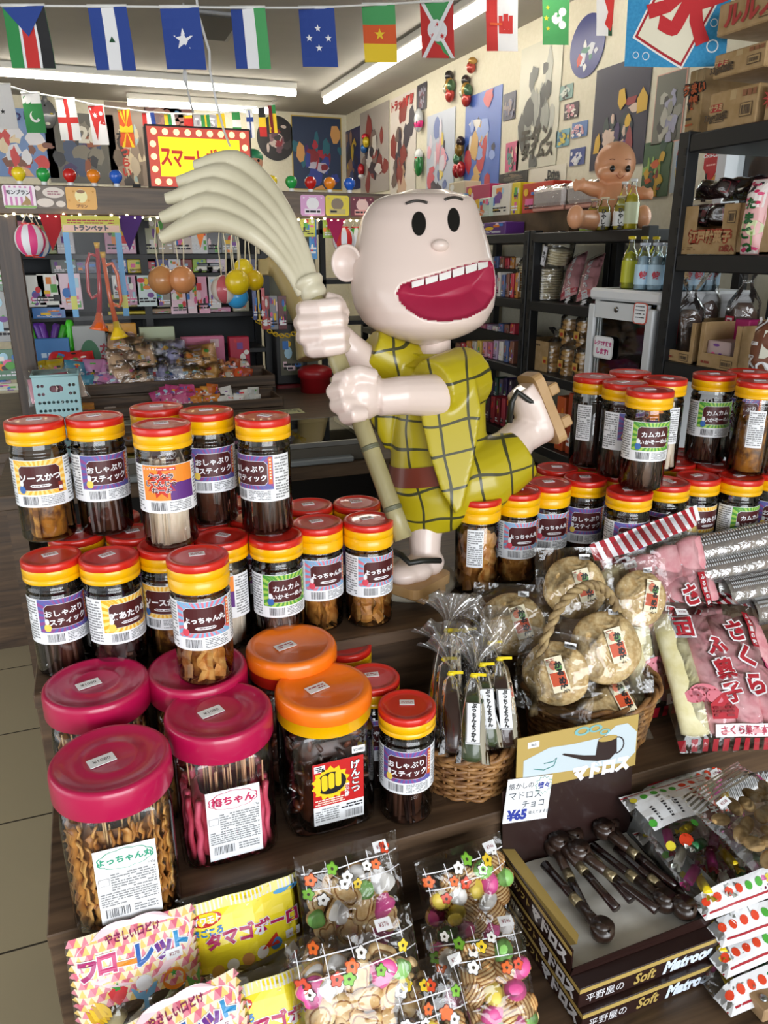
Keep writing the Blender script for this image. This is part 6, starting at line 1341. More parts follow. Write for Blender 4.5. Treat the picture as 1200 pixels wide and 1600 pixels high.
# heaps of snack packs in the trays
def heap(name, cat, label, px, Y, z, n_, cols, size, grp, film=FILM, seed=0, rows=2, bagged=False):
    rs = random.Random(seed); a, c = on_y(px[0], 600, Y), on_y(px[1], 600, Y)
    for i in range(n_):
        u = (i % ((n_+rows-1)//rows)+.5)/((n_+rows-1)//rows); rw = i//((n_+rows-1)//rows); w, h = size[0]*rs.uniform(.85, 1.1), size[1]*rs.uniform(.85, 1.1); T = size[1]*.3
        nm = ('lower' if rw == 0 else 'upper' if rows == 2 or rw == 2 else 'middle'); q = thing(name, label % (ORD[i % ((n_+rows-1)//rows)], nm), cat, (0, 0, 0), 0, grp)
        tl_ = rs.uniform(.5, .9); o_ = V((a.x+(c.x-a.x)*u+rs.uniform(-.01, .01), Y+.035+.035*rw, z+h*.45+.52*h*rw)); M = frame(o_, V((1, rs.uniform(-.3, .3), rs.uniform(-.25, .25))), V((0, 1-tl_, tl_))); q.matrix_world = M; f_ = zf(w, h, T, rs.random()*9, .004)
        mb = MB(); cl = pm(rs.choice(cols), .3); mb.grid(lambda x, y: V(((x-.5)*w, (y-.5)*h, f_((x-.5)*w, (y-.5)*h))), 8, 8, cl); mb.grid(lambda x, y: V(((x-.5)*w, (y-.5)*h, -.5*f_((x-.5)*w, (y-.5)*h))), 6, 6, cl); obj('pack', mb, q)
        mb = MB(); art(mb, w*.7, h*.6, seed*50+i, None, 0, 4); obj('print', mb.warp(lambda p: V((p.x, p.y, f_(p.x, p.y)+.0015+p.z))), q)
        if bagged: obj('film', MB().grid(lambda x, y: V(((x-.5)*w*1.15, (y-.5)*h*1.2, 1.25*f_((x-.5)*w, (y-.5)*h)+.004)), 8, 8, FILM), q)
heap('yellow_snack_pack', 'snack pack', '%s yellow snack pack from left in the %s row of the upper tray', (50, 92), 3.78, TZ2, 8, ['d8c01a', 'e0cc2a', 'c8ac1a'], (.085, .1), 'yellow snack packs in the upper tray', seed=1)
heap('red_snack_pack', 'snack pack', '%s red snack pack from left in the %s row of the upper tray', (92, 138), 3.85, TZ2+.05, 6, ['b81e2a', 'd02a2a'], (.1, .09), 'red snack packs in the upper tray', seed=2)
heap('light_blue_snack_pack', 'snack pack', '%s light blue snack pack from left in the %s row', (96, 140), 3.77, TZ2, 5, ['4a98b8', '5aa8c8'], (.11, .095), 'light blue snack packs in the upper tray', seed=3)
heap('white_snack_pack', 'snack pack', '%s white and pink snack pack from left in the %s row', (142, 186), 3.78, TZ2, 6, ['e2dce0', 'b87aa8', 'c88ab8'], (.11, .1), 'white and pink snack packs in the upper tray', seed=4)
heap('rice_cake_bag', 'snack bag', '%s clear bag of tan crackers from left, %s one', (188, 240), 3.79, TZ2, 9, ['e8c09a', 'dcb088', 'f0caa8'], (.14, .13), 'clear bags of tan crackers', seed=5, rows=3, bagged=True)
heap('candy_bag', 'snack bag', '%s clear bag of blue and white candies from left, %s one', (240, 288), 3.79, TZ2, 9, ['c0c0dc', 'dcdcec', 'a0a0cc'], (.13, .12), 'clear bags of blue and white candies', seed=6, rows=3, bagged=True)
heap('orange_snack_bag', 'snack bag', '%s clear bag of orange puffs from left, %s one', (286, 332), 3.79, TZ2, 6, ['eab060', 'dca050'], (.14, .125), 'clear bags of orange puffs', seed=7, bagged=True)
heap('orange_top_pack', 'candy pack', '%s small orange-topped pack from left, %s row', (330, 392), 3.78, TZ2, 10, ['d85a2a', 'b87a4a', 'c8c0b0', 'a84a2a'], (.065, .08), 'small packs with orange tops', seed=8)
heap('pink_candy', 'candy', '%s pink candy from left in the lower tray, %s row', (240, 300), 3.53, CT+.013, 10, ['c84a88', 'd86a9a', 'b83a7a'], (.065, .07), 'pink wrapped candies in the lower tray', seed=9)
heap('orange_candy', 'candy', '%s orange wrapped candy from left in the lower tray, %s row', (298, 340), 3.53, CT+.013, 8, ['d8842a', 'c8641a', 'e09a3a'], (.065, .065), 'orange wrapped candies in the lower tray', seed=10)
heap('silver_candy', 'candy', '%s black and white wrapped candy from left in the lower tray, %s row', (340, 404), 3.53, CT+.013, 10, ['c8c8c4', '4a4442', 'e4e2de'], (.06, .055), 'black and white wrapped candies in the lower tray', seed=11)
goods('orange_candy_box', 'small orange candy box at the left end of the lower tray', 'box', 'y', (119, 632, 147, 648), 3.56, .06, 'c8842a', 260, CT+.013)
for i, px in enumerate(((164, 638, 182, 646), (200, 640, 220, 647), (226, 641, 242, 647))): goods('small_candy_box', 'small flat white and red candy box, %s from left in the lower tray' % ORD[i], 'box', 'y', px, 3.55, .05, 'c8bcb8', 262+i, CT+.013, 'flat candy boxes in the lower tray')
# blue perforated basket
p0, p1 = on_y(49, 588, 3.2), on_y(121, 588, 3.2); w = p1.x-p0.x; h = p0.z-CT-.002; bl = pm('a4cdd2', .4)
q = thing('plastic_basket', 'light blue perforated plastic basket on the counter by the left post', 'basket', ((p0.x+p1.x)/2, 3.2, CT+.0005))
hl = [circ(-w*.4+w*.1*i, h*.2+.032*j, .0062, n=8) for i in range(9) for j in range(4)]+[circ(s_*w*(.3+.09*k), h*.2+.032*j, .0062, n=8) for s_ in (-1, 1) for k in (0, 1) for j in (4, 5)]
hl.append([(x, y+h*.2+.032*4.6) for x, y in rrect(w*.3, .026, .0125, 5)])
vs, fs = holed(rrect(w, h, .008, 3, 0, h/2), hl, .003); obj('front_wall', MB().add(vs, fs, bl, frame((0, 0, 0), (1, 0, 0), (0, 0, 1))), q); obj('back_wall', MB().add(vs, fs, bl, frame((0, .15, 0), (1, 0, 0), (0, 0, 1))), q)
for s_ in (-1, 1): obj('side_wall', MB().box((s_*w/2, .075, h/2), (.003, .15, h), bl), q)
obj('bottom', MB().box((0, .075, .002), (w, .15, .004), bl), q); obj('rim', MB().tube([(-w/2-.003, -.003, h), (w/2+.003, -.003, h), (w/2+.003, .153, h), (-w/2-.003, .153, h)], .005, bl, 6, closed=True), q)
for i, (dx, dz, c) in enumerate(((-.05, 0, 'd898a8'), (.0, .012, 'c86a80'), (.05, 0, 'e0c8b8'))):
    f_ = zf(.1, .1, .02, i); g_ = thing('candy_bag', 'clear candy bag in the blue basket, %s one' % ('left', 'middle', 'right')[i], 'snack bag', (0, 0, 0), 0, 'candy bags in the blue basket'); g_.matrix_world = frame(((p0.x+p1.x)/2+dx, 3.255+.02*i, CT+h-.06+dz), (1, .1*i, .1), (0, .6, 1)); obj('pack', MB().grid(lambda u, v: V(((u-.5)*.1, (v-.5)*.1, f_((u-.5)*.1, (v-.5)*.1))), 8, 8, pm(c, .4)), g_); obj('film', MB().grid(lambda u, v: V(((u-.5)*.12, (v-.42)*.15, f_((u-.5)*.1, (v-.5)*.1)+.006)), 10, 10, FILM2), g_)
    if i == 0: g_.location.x += .001
# packs hanging left of the post
for i, (px, c, lb) in enumerate((((-14, 375, 10, 455), '2a5a3a', 'upper dark green toy pack hanging left of the booth post'), ((-14, 455, 16, 535), '8a8a88', 'grey film toy pack hanging left of the booth post'), ((-12, 545, 28, 595), '2a6a44', 'lower green toy pack left of the booth post'), ((-12, 575, 14, 600), 'a88aa0', 'purple and white pack left of the booth post'), ((-12, 598, 36, 612), 'c8c8a8', 'pale boxed pack at the bottom left of the booth post'))): hang('hanging_toy_pack', lb, 'toy pack', px, BY+.2+.02*i, c, 280+i, 'toy packs hanging left of the booth post', 8)
# things right of the booth: partition, prize machine, hand sculpture, chain
pt_ = MB().box((1.12, 4.5, .8), (.3, .05, 1.6), noisy('grey_green_board', '8a8d80', '94978a', 12, .7)); solo('partition_board', pt_, 'plain grey-green upright partition board behind the broom handle', 'partition', (1.12, 4.5, 0))
p = on_y(430, 600, 4.0); q = thing('capsule_machine', 'black capsule toy machine with red base right of the booth counter', 'capsule machine', (1.0, 4.12, 0))
for s_, (z0, z1, c, nm) in enumerate(((0, .82, '7a1a20', 'base'), (.82, 1.14, '1e1e20', 'display_case'))): obj(nm, MB().box((0, 0, (z0+z1)/2), (.17, .17, z1-z0-.002), pm(c, .4), bev=.006), q)
M = frame((0, -.0855, .98), (1, 0, 0), (0, 0, 1)); obj('window', art(MB().rect(-.06, -.11, .06, .11, pm('6a6a58', .3), 0, M), .11, .2, 77, M, dense=9), q); M = frame((0, -.0855, .74), (1, 0, 0), (0, 0, 1)); obj('instruction_card', art(MB().rect(-.045, -.06, .045, .06, pm('b8a898', .4), 0, M), .08, .1, 78, M, dense=5), q)
q = thing('hand_sculpture', 'large cream hand and forearm of a figure raised behind the broom', 'sculpture', (1.17, 4.05, 0)); T2 = lambda *a: [D(*k) for k in a]; CRM = pm('c8b27a', .4)
mb = MB().tube(T2((410, 418, 4.0), (430, 415, 4.0), (438, 422, 4.0)), [.045, .055, .055], CRM, 14).tube(T2((436, 420, 4.0), (455, 455, 4.0), (480, 500, 4.0), (490, 560, 4.0)), [.05, .055, .075, .09], CRM, 16)
for k in range(4): mb.tube(T2((420, 408+6*k, 3.95), (407, 408+6.5*k, 3.95), (406, 410+6.5*k, 4.0)), .014, CRM, 8)
me = blob(mb, 'arm', .008, 4, CRM); 
for v in me.vertices: v.co -= V((1.17, 4.05, 0))
obj('arm', me, q); p = D(492, 575, 4.0)-V((1.17, 4.05, 0)); obj('red_drum', MB().lathe([(0, 0), (.078, 0), (.078, p.z-.05), (.09, p.z-.045), (.09, p.z-.01), (.078, p.z), (.06, p.z+.01), (0, p.z+.02)], pm('9a1820', .35), 28, Mx.Translation((p.x, p.y, 0))), q, 'glossy red drum base')
a, c = D(398, 497, 3.9), D(468, 518, 3.75); q = thing('barrier_chain', 'yellow plastic chain hanging between the booth and the red drum', 'chain', a)
for i in range(16):
    u = i/15; pc = a.lerp(c, u)-V((0, 0, .05*sin(pi*u)))-a; d = (c-a).normalized(); M = Mx.Translation(pc) @ frame((0, 0, 0), d, V((0, 0, 1)) if i % 2 else V((d.y, -d.x, .2))); obj('link', MB().tube([M @ V((x*1.0, y*1.0, 0)) for x, y in circ(0, 0, .016, .009, 12)], .003, pm('c8a418', .4), 5, closed=True), q)
# narrow black rack behind the statue with hanging toys
q = thing('narrow_rack', 'black steel rack between the statue head and the partition', 'shelf rack', (1.5, 4.55, 0))
for x in (1.29, 1.72):
    for y in (4.4, 4.7): obj('post', MB().box((x-1.5, y-4.55, .85), (.03, .03, 1.7), STEEL), q)
for z in (.35, .8, 1.1, 1.33, 1.6): obj('shelf', MB().box((0, 0, z), (.46, .33, .024), STEEL), q)
for i, (px, c, lb) in enumerate((((505, 338, 520, 372), '9ab84a', 'green dotted gift bag under the beam, right of the broom'), ((470, 338, 492, 370), 'c8c83a', 'yellow carded toy under the beam beside the broom neck'), ((484, 338, 494, 405), '3a8ac8', 'blue carded toy behind the broom neck'))): hang('hanging_toy_pack', lb, 'toy pack', px, BY+.025+.012*i, c, 300+i, 'toy packs hanging right of the broom', 6)
for i, (x0, c) in enumerate(((410, 'a8343a'), (422, '8a8a90'), (436, '6a3a40'))): hang('hanging_toy_pack', 'striped stick toy pack, %s from left on the right booth post' % ORD[i], 'toy pack', (x0, 462, x0+11, 515), 3.9, c, 310+i, 'stick toy packs behind the right booth end', 8)
for i, (x0, c, y0) in enumerate(((396, '2a3a7a', 450), (402, 'c8a82a', 452), (407, 'c03a3a', 450))): hang('pen_toy', 'slim hanging toy wand right of the yellow balls, %s from left' % ORD[i], 'toy', (x0, y0, x0+6, y0+50), 3.88, c, 320+i, 'slim hanging toy wands', 2)

# ================================================================== right wall: shelf unit
SX = 1.8
su = thing('steel_shelf_rack', 'long black steel shelf rack along the right wall', 'shelf rack', (2.03, 3.6, 0))
SZ = (1.57, 1.295, 1.0, .69, .38)
for z in SZ:
    for y0, y1 in ((2.27, 3.0), (3.04, 5.2)): obj('shelf', MB().box((2.03, (y0+y1)/2, z-.02), (.46, y1-y0, .04), STEEL, bev=.003), su, world=True)
for y in (2.27, 2.995, 3.045, 4.1, 5.2):
    for x in (SX+.02, 2.24):
        mb = MB().box((x, y, .79), (.04, .04, 1.58), STEEL, bev=.002)
        if x < 2: [mb.box((SX-.001, y, .15+.06*i), (.002, .01, .022), BLACK) for i in range(24)]
        obj('post', mb, su, world=True)
def gx(name, label, cat, px, z, col, seed, dp=.12, plane=SX+.03, grp=None, **k): return goods(name, label, cat, 'x', px, plane, dp, col, seed, z+.0005 if z else None, grp, **k)
# rows of small packs in the left bay
def rowx(name, cat, label, x0, x1, n_, ytop, z, cols, grp, seed, plane, dp=.07):
    for i in range(n_):
        a = x0+(x1-x0)*i/n_; gx(name, label % (ORD[i] if i < 16 else 'last'), cat, (a+.6, ytop+random.uniform(-3, 3), x0+(x1-x0)*(i+1)/n_-.6, ytop+30), z, cols[(i*7+seed) % len(cols)], seed*20+i, dp, plane, grp, dense=3)
random.seed(11); MIX = ['d89aa8', 'e2dcd4', 'c83a4a', 'e0c05a', 'b8a0c0', '8a5a4a', 'd8d0c0', 'c86a8a', '5a6a9a', 'd08a3a']
rowx('candy_pack', 'candy pack', '%s candy pack from left, back row of the upper shelf behind the head', 762, 812, 6, 402, SZ[1]+.12, MIX, 'packs in the back row of the upper left bay', 1, SX+.16)
hb = MB().box((0, 0, .06), (.1, .9, .12), STEEL); solo('shelf_step', hb, 'dark step board raising the back row of packs on the upper shelf', 'shelf step', (0, 0, 0)).location = (SX+.21, 3.55, SZ[1])
rowx('candy_pack', 'candy pack', '%s candy pack from left, front row of the upper shelf behind the head', 768, 810, 6, 428, SZ[1], MIX[2:]+MIX[:2], 'packs in the front row of the upper left bay', 2, SX+.03)
rowx('candy_box', 'box', '%s upright candy box from left on the middle shelf, upper row', 722, 804, 9, 508, SZ[2]+.11, MIX[3:]+MIX[:3], 'boxes in the upper row of the middle left bay', 3, SX+.15)
hb = MB().box((0, 0, .055), (.1, 1.1, .11), STEEL); solo('shelf_step', hb, 'dark step board raising the upper row of boxes on the middle shelf', 'shelf step', (0, 0, 0)).location = (SX+.2, 3.65, SZ[2])
rowx('candy_box', 'box', '%s upright candy box from left on the middle shelf, lower row', 710, 803, 11, 535, SZ[2], MIX[1:]+MIX[:1], 'boxes in the lower row of the middle left bay', 4, SX+.03)
rowx('dark_pack', 'candy pack', '%s dark pack from left on the low shelf behind the robe', 756, 800, 6, 592, SZ[3]+.09, ['4a3a4a', '3a2a5a', '6a5a6a', '2a4a3a'], 'dark packs on the low shelf, rear', 5, SX+.14)
rowx('red_pack', 'candy pack', '%s red pack from left on the low shelf behind the robe', 757, 798, 5, 622, SZ[3], ['7a1a24', '9a2a34', '4a2a3a', 'b03a4a'], 'red packs on the low shelf, front', 6, SX+.03)
# right bay: rice cracker stacks, pink bag, carton, wrapped crackers
CRK = noisy('pale_rice_cracker', 'c8b890', 'e2d8b8', 40, .7)
def cracker_stack(label, px, py, zb, n_, tilt=0):
    p = W(px, py, 'x', SX+.1); q = thing('rice_cracker_bag', label, 'snack bag', (p.x, p.y, zb+.003), 0, 'bags of stacked rice crackers'); q.rotation_euler = (tilt, 0, 0)
    for i in range(n_): obj('rice_cracker', MB().lathe([(0, 0), (.052, .0), (.057, .004), (.052, .008), (0, .009)], CRK, 18, Mx.Translation((.003*sin(i*2), .004*cos(i*3), .002+.0105*i))), q)
    h = n_*.0105; obj('film', MB().grid(lambda u, v: V(((.064-.05*max(0, v-.7)/.3)*cos(2*pi*u), (.064-.05*max(0, v-.7)/.3)*sin(2*pi*u)*(1+.05*sin(7*u*6.28)), (h+.07)*v)), 24, 10, FILM2, cu=True), q)
    M = frame((-.0665, 0, h*.5), (0, -1, 0), (0, 0, 1)); mb = MB().rect(-.017, -.04, .017, .04, WHITE, 0, M).rect(-.0155, -.0385, .0155, .0385, INK, .0005, M).rect(-.0145, -.0375, .0145, .0375, WHITE, .001, M); mb.text('大判', .021, BLACK, 0, .0, .0016, M, .05, vert=True); obj('paper_label', mb, q)
cracker_stack('bag of stacked pale rice crackers beside the double post', 828, 455, SZ[1], 13); cracker_stack('bag of stacked pale rice crackers with label, next to the pink bag', 855, 458, SZ[1], 12); cracker_stack('bag of rice crackers lying tilted on top of the two stacks', 868, 425, SZ[1]+.15, 6, .25)
def pinkbag(label, pts, sd):
    bl, tl = W(*pts[0], 'x', SX+.06), W(*pts[1], 'x', SX+.15); y = (tl-bl).normalized(); x = V((0, -1, 0)); x = (x-y*x.dot(y)).normalized(); w, h = .1, (tl-bl).length; M = frame((bl+tl)/2+x*w/2, x, y); f_ = zf(w, h, .02, sd); q = bag('pink_snack_bag', label, 'snack bag', M, 'pink snack bags leaning on the upper shelf')
    obj('pack', MB().grid(lambda u, v: V(((u-.5)*w, (v-.5)*h, f_((u-.5)*w, (v-.5)*h))), 10, 12, pm('d89aa0', .3)).grid(lambda u, v: V(((u-.5)*w, (v-.5)*h, -.6*f_((u-.5)*w, (v-.5)*h))), 6, 6, pm('d89aa0', .3)), q)
    mb = MB(); mb.rect(-.02, -h*.4, .022, h*.42, pm('c83a4a', .4), 0); [mb.text(ch, .03, WHITE, .001, h*.3-.036*i, .001, bold=.08) for i, ch in enumerate('さくらふ菓子')]; mb.rect(-w*.48, -h*.45, w*.48, -h*.36, pm('c84a5a', .4), 0, nx=4); obj('print', mb.warp(lambda p: V((p.x, p.y, f_(p.x, p.y)+.001+p.z))), q); obj('film', MB().grid(lambda u, v: V(((u-.5)*w*1.06, (v-.5)*h*1.04, f_((u-.5)*w, (v-.5)*h)+.006)), 10, 12, FILM), q)
pinkbag('pink lettered snack bag leaning on the upper shelf, left one', ((875, 470), (892, 405)), 1); pinkbag('pink snack bag leaning on the upper shelf, right behind the lettered one', ((900, 472), (918, 408)), 2)
def carton(name, label, px, plane, col=None, dp=.2, open_=False, txt=(), cut=None, z=None, grp=None, face='x', hole=None):
    a, c = W(px[0], px[3], face, plane), W(px[2], px[1], face, plane); w = abs(c.y-a.y) if face == 'x' else abs(c.x-a.x); z0 = a.z if z is None else z; h = c.z-z0
    q = thing(name, label, 'cardboard box', V((plane, (a.y+c.y)/2, z0)) if face == 'x' else V(((a.x+c.x)/2, plane, z0)), 0, grp); M = frame((0, 0, 0), (0, -1, 0) if face == 'x' else (1, 0, 0), (0, 0, 1)); cm = col or CARTON
    if open_:
        t_ = .004
        if cut: vs, fs = holed([(-w/2, 0), (w/2, 0), (w/2, h), (w/2-cut[0], h), (w/2-cut[0], h*cut[1]), (-w/2+cut[0], h*cut[1]), (-w/2+cut[0], h), (-w/2, h)], [], t_); mb = MB().add(vs, fs, cm, M)
        else: mb = MB().box((0, h/2, 0), (w, h, t_), cm, M)
        obj('front_wall', mb, q)
        obj('back_wall', MB().box((0, h/2, -dp), (w, h, t_), cm, M), q); obj('bottom', MB().box((0, .003, -dp/2), (w, .006, dp), cm, M), q)
        for s_ in (-1, 1): obj('side_wall', MB().box((s_*(w/2-.002), h/2, -dp/2), (t_, h, dp-.008), cm, M), q)
    else:
        bx_ = obj('box', MB().box((0, h/2, -dp/2), (w, h, dp), cm, M, bev=.003), q)
        obj('packing_tape', MB().rect(-w*.06, h*.72, w*.06, h-.003, pm('b49a70', .3), .0006, M), bx_)
    if txt:
        mb = MB()
        for k in txt:
            if k[0] == 'r': mb.rect(k[1]*w, k[2]*h, k[3]*w, k[4]*h, pm(k[5], .6), .0032, M)
            elif k[0] == 'b': mb.rect(k[1]*w, k[2]*h, k[3]*w, k[4]*h, pm('5a4630', .6), .003, M).rect(k[1]*w+.002, k[2]*h+.002, k[3]*w-.002, k[4]*h-.002, pm('a4875c', .6), .0034, M); mb.barcode(k[1]*w+.005, k[2]*h+.005, k[3]*w-.005, k[4]*h-.006, .0038, M)
            elif k[0] == 'l': mb.lines(k[1]*w, k[2]*h, k[3]*w, k[4]*h, k[5], pm(k[6], .6), .0034, M)
            else:
                if len(k) > 6: mb.text(k[1], k[4], pm(k[6], .6), k[2]*w, k[3]*h, .0036, M, .16)
                mb.text(k[1], k[4], pm(k[5], .6), k[2]*w, k[3]*h, .0042, M, .05, shear=.1 if len(k) > 7 else 0)
        obj('print', mb, q)
    return q
carton('open_carton', 'open cardboard carton left of the wrapped crackers on the middle shelf', (815, 535, 858, 575), SX+.04, dp=.25, open_=True, z=SZ[2]+.0005, txt=(('l', -.3, .8, .2, .92, 1, '5a4630'),))
GC = noisy('amber_cracker', '9a6a2a', 'd0a050', 40, .5)
for i, (px, py, dz) in enumerate(((868, 560, 0), (893, 562, 0), (916, 568, 0), (885, 525, .12), (908, 528, .12))):
    p = W(px, py, 'x', SX+.09); q = thing('cracker_bag', 'clear tied bag of amber crackers on the middle shelf, %s' % ('front left', 'front middle', 'front right', 'upper left', 'upper right')[i], 'snack bag', (p.x+.03*(dz > 0), p.y, SZ[2]+.001+dz), 0, 'tied bags of amber crackers')
    for k in range(5): obj('cracker', MB().lathe([(0, 0), (.042, 0), (.046, .009), (.042, .018), (0, .02)], GC, 16, Mx.Translation((0, .003*(k % 2), .001+.021*k))), q)
    obj('film', MB().grid(lambda u, v: V(((.052 if v < .62 else .052-.042*(v-.62)/.2 if v < .82 else .01+.03*(v-.82)/.18)*cos(2*pi*u), (.052 if v < .62 else .052-.042*(v-.62)/.2 if v < .82 else .01+.03*(v-.82)/.18)*sin(2*pi*u), .185*v)), 22, 16, FILM2, cu=True), q)
    M = frame((-.0545, 0, .05), (0, -1, 0), (0, 0, 1)); obj('paper_label', MB().rect(-.018, -.016, .018, .016, pm('c8a050', .5), 0, M).rect(-.01, -.012, .01, .002, pm('b03a2a', .5), .0006, M), q)
gx('orange_pack', 'orange wrapped pack on the low shelf behind the raised sandal, left', 'candy pack', (868, 622, 884, 660), SZ[3], 'c85a2a', 401, film=True); gx('orange_pack', 'orange wrapped pack on the low shelf behind the raised sandal, right', 'candy pack', (886, 618, 905, 656), SZ[3], 'a8442a', 402, film=True)
carton('closed_carton', 'cardboard carton on the low shelf behind the raised sandal', (868, 682, 908, 700), SX+.05, z=SZ[4]+.0005, dp=.3)
# things on top of the shelf unit
brd = MB().box((0, 0, .045), (.3, 1.25, .09), noisy('brown_kraft_board', '4a3a28', '6a543a', 8, .8)); solo('kraft_box', brd, 'long flat brown box on top of the wall rack, under the row of boxes', 'box', (0, 0, 0)).location = (SX+.28, 3.55, SZ[0]+.0005)
TZ = SZ[0]+.091
for i, (px, c, lb, sd) in enumerate((((700, 282, 726, 320), 'd8c8a8', 'cream flat box at the left end of the row above the wall rack', 410), ((712, 302, 727, 322), '5a8ab8', 'blue box low at the left of the pink stack', 411), ((728, 286, 766, 312), 'b82a5a', 'crimson dotted box, upper one of the pink stack', 412), ((727, 312, 748, 334), 'c84a7a', 'pink patterned box below the crimson dotted one', 413), ((748, 308, 766, 336), 'cfe0d0', 'white and green box in front of the pink stack', 414), ((767, 286, 797, 336), 'ece6d8', 'tall white box with small red and gold drawings', 415), ((798, 284, 813, 333), 'e2cc1a', 'narrow yellow box with lettering between white and red ones', 416), ((815, 281, 864, 331), 'c83a24', 'red box with round white faces pattern', 417))):
    gx('sweets_box', lb, 'box', px, TZ, c, sd, .1, SX+.16+(.0 if i not in (1, 4) else -.02), 'boxes on top of the wall rack', dense=8)
for i, (px, lb) in enumerate((((829, 305, 880, 331), 'white cellophane-wrapped block with pink base, left of two'), ((880, 298, 932, 326), 'white cellophane-wrapped block with pink base, right of two by the doll'))):
    a, c = W(px[0], px[3], 'x', SX+.1), W(px[2], px[1], 'x', SX+.1); w = a.y-c.y; q = thing('wrapped_block', lb, 'wrapped pack', (SX+.16, (a.y+c.y)/2, TZ), 0, 'wrapped white blocks beside the doll'); obj('block', MB().box((0, 0, .055), (.11, w*.94, .07), pm('d8ccc8', .4), bev=.012).box((0, 0, .01), (.112, w*.95, .02), pm('d89a8a', .5), bev=.004), q); obj('film', MB().box((0, 0, .052), (.118, w*.98, .1), FILM, bev=.015), q)
gx('purple_box', 'purple and white packs lying at the left on top of the wall rack', 'candy pack', (742, 346, 790, 360), SZ[0], '5a2a7a', 420, .1, SX+.02, dense=7)
# plain baby doll sitting on top
DS = pm('d89a72', .38, coat=.15); dp_ = lambda x, y, t: D(x, y, t); dt = (W(965, 300, 'x', 1.95)-CP).dot(_f)
base = W(960, 342, 'x', 1.95); base.z = SZ[0]; dl = thing('baby_doll', 'large bald rubber baby doll sitting on the wall rack with spread arms', 'doll', base)
S_ = dt/FPX; mb = MB()
mb.ball(D(962, 247, dt), (32*S_, 30*S_, 33*S_), DS, 28, 18); mb.ball(D(962, 262, dt-.02), (28*S_, 24*S_, 16*S_), DS, 24, 14)
mb.tube(T2((962, 270, dt), (962, 300, dt), (960, 328, dt), (958, 340, dt)), [14*S_, 26*S_, 31*S_, 28*S_], DS, 22)
for sgn, pts in ((-1, ((945, 288, dt), (925, 285, dt-.02), (910, 280, dt-.05))), (1, ((980, 290, dt), (995, 293, dt-.03), (1008, 293, dt-.06)))):
    mb.tube(T2(*pts), [12*S_, 11*S_, 8*S_], DS, 14); x, y, t_ = pts[-1]; mb.ball(D(x+sgn*2, y, t_-.005), 8.5*S_, DS)
    for k in range(4): a_ = -.9+.55*k; mb.tube(T2((x+sgn*4, y+4*sin(a_), t_-.005), (x+sgn*(4+11*cos(a_)), y+13*sin(a_), t_-.015)), [3.2*S_, 2.2*S_], DS, 8)
    mb.tube(T2((x, y-3, t_), (x+sgn*-3, y-13, t_-.01)), [3.4*S_, 2.6*S_], DS, 8)
for sgn, fx in ((-1, 900), (1, 1005)):
    mb.tube([D(962+sgn*14, 334, dt), D((962+fx)/2, 334, dt-.09), D(fx, 332, dt-.17)], [17*S_, 15*S_, 12*S_], DS, 18); mb.ball(D(fx+sgn*-0, 329, dt-.185), (13*S_, 12*S_, 17*S_), DS)
me = blob(mb, 'body', .005, 5, DS); zmin = min(v.co.z for v in me.vertices)
for v in me.vertices: v.co -= V((base.x, base.y, zmin))
obj('body', me, dl); dz_ = V((0, 0, SZ[0]-zmin)); 
for ex in (951, 975):
    e = D(ex, 256, dt-.02)-_fh*24*S_+dz_; obj('eye', MB().ball(e, (4*S_, 4*S_, 5*S_), pm('1a1614', .15), 14, 10), dl, world=True); obj('eyebrow', MB().tube([e+_z*12*S_+_r*k*4*S_+_z*(2-k*k*.6)*S_+_fh*.012 for k in (-1, 0, 1)], .0015, pm('6a3a2a', .5), 5), dl, world=True)
obj('nose', MB().ball(D(963, 263, dt-.02)-_fh*25*S_+dz_, 3*S_, DS, 10, 8), dl, world=True); obj('mouth', MB().tube([D(963, 271, dt-.02)-_fh*23.5*S_+dz_+_r*k*3*S_+_z*k*k*1.2*S_ for k in (-2, -1, 0, 1, 2)], .0018, pm('a8583a', .5), 5), dl, world=True)
# bottles: one shape, many copies
def bottle(name, label, loc, prof, h, r, liquid, lab, cap, grp, txt=None, tc='8a6a2a'):
    q = thing(name, label, 'bottle', loc, 0, grp); P = [(a*r, b_*h) for a, b_ in prof]
    obj('bottle', MB().lathe(P, GLASS, 20), q); obj('drink', MB().lathe([(a*.9, b_) for a, b_ in P if b_ < h*.74]+[(0, h*.74)], pm(liquid, .15), 18), q)
    mb = MB().lathe([(r*1.015, h*.12), (r*1.015, h*.55)], pm(lab, .4), 20, cap=False)
    k = mb.n(); mb.text(txt, h*.16, pm(tc, .5), 0, h*.33, .0016, None, .05, vert=len(txt) > 1) if txt else 0; mb.warp(warpR(r*1.015), k); obj('label', mb, q)
    obj('cap', MB().lathe([(P[-1][0]*1.25, h*.955), (P[-1][0]*1.3, h*.96), (P[-1][0]*1.3, h*1.01), (0, h*1.015)], pm(cap, .3), 14), q); q.rotation_euler = (0, 0, -.62); return q
BP = [(.0, 0), (.92, 0), (1, .03), (1, .58), (.9, .66), (.42, .8), (.36, .95), (.36, .97)]; BS = [(0, 0), (.9, 0), (1, .04), (1, .7), (.6, .82), (.5, .96), (.5, .98)]
def btop(px, py, X, z): p = W(px, py, 'x', X); return (p.x, p.y, z+.0005)
bz = SZ[0]
for i, (px, X) in enumerate(((928, SX+.05), (943, SX+.02), (955, SX+.1), (969, SX+.03))): bottle('small_drink_bottle', 'small white-labelled drink bottle at the doll\'s belly, %s from left' % ORD[i], btop(px, 340, X, bz), BS, .112, .025, 'c8b03a', 'e6e6e4', 'd8c8a8', 'small white-labelled bottles', 'ひやしあめ'[:4], '3a3a3a')
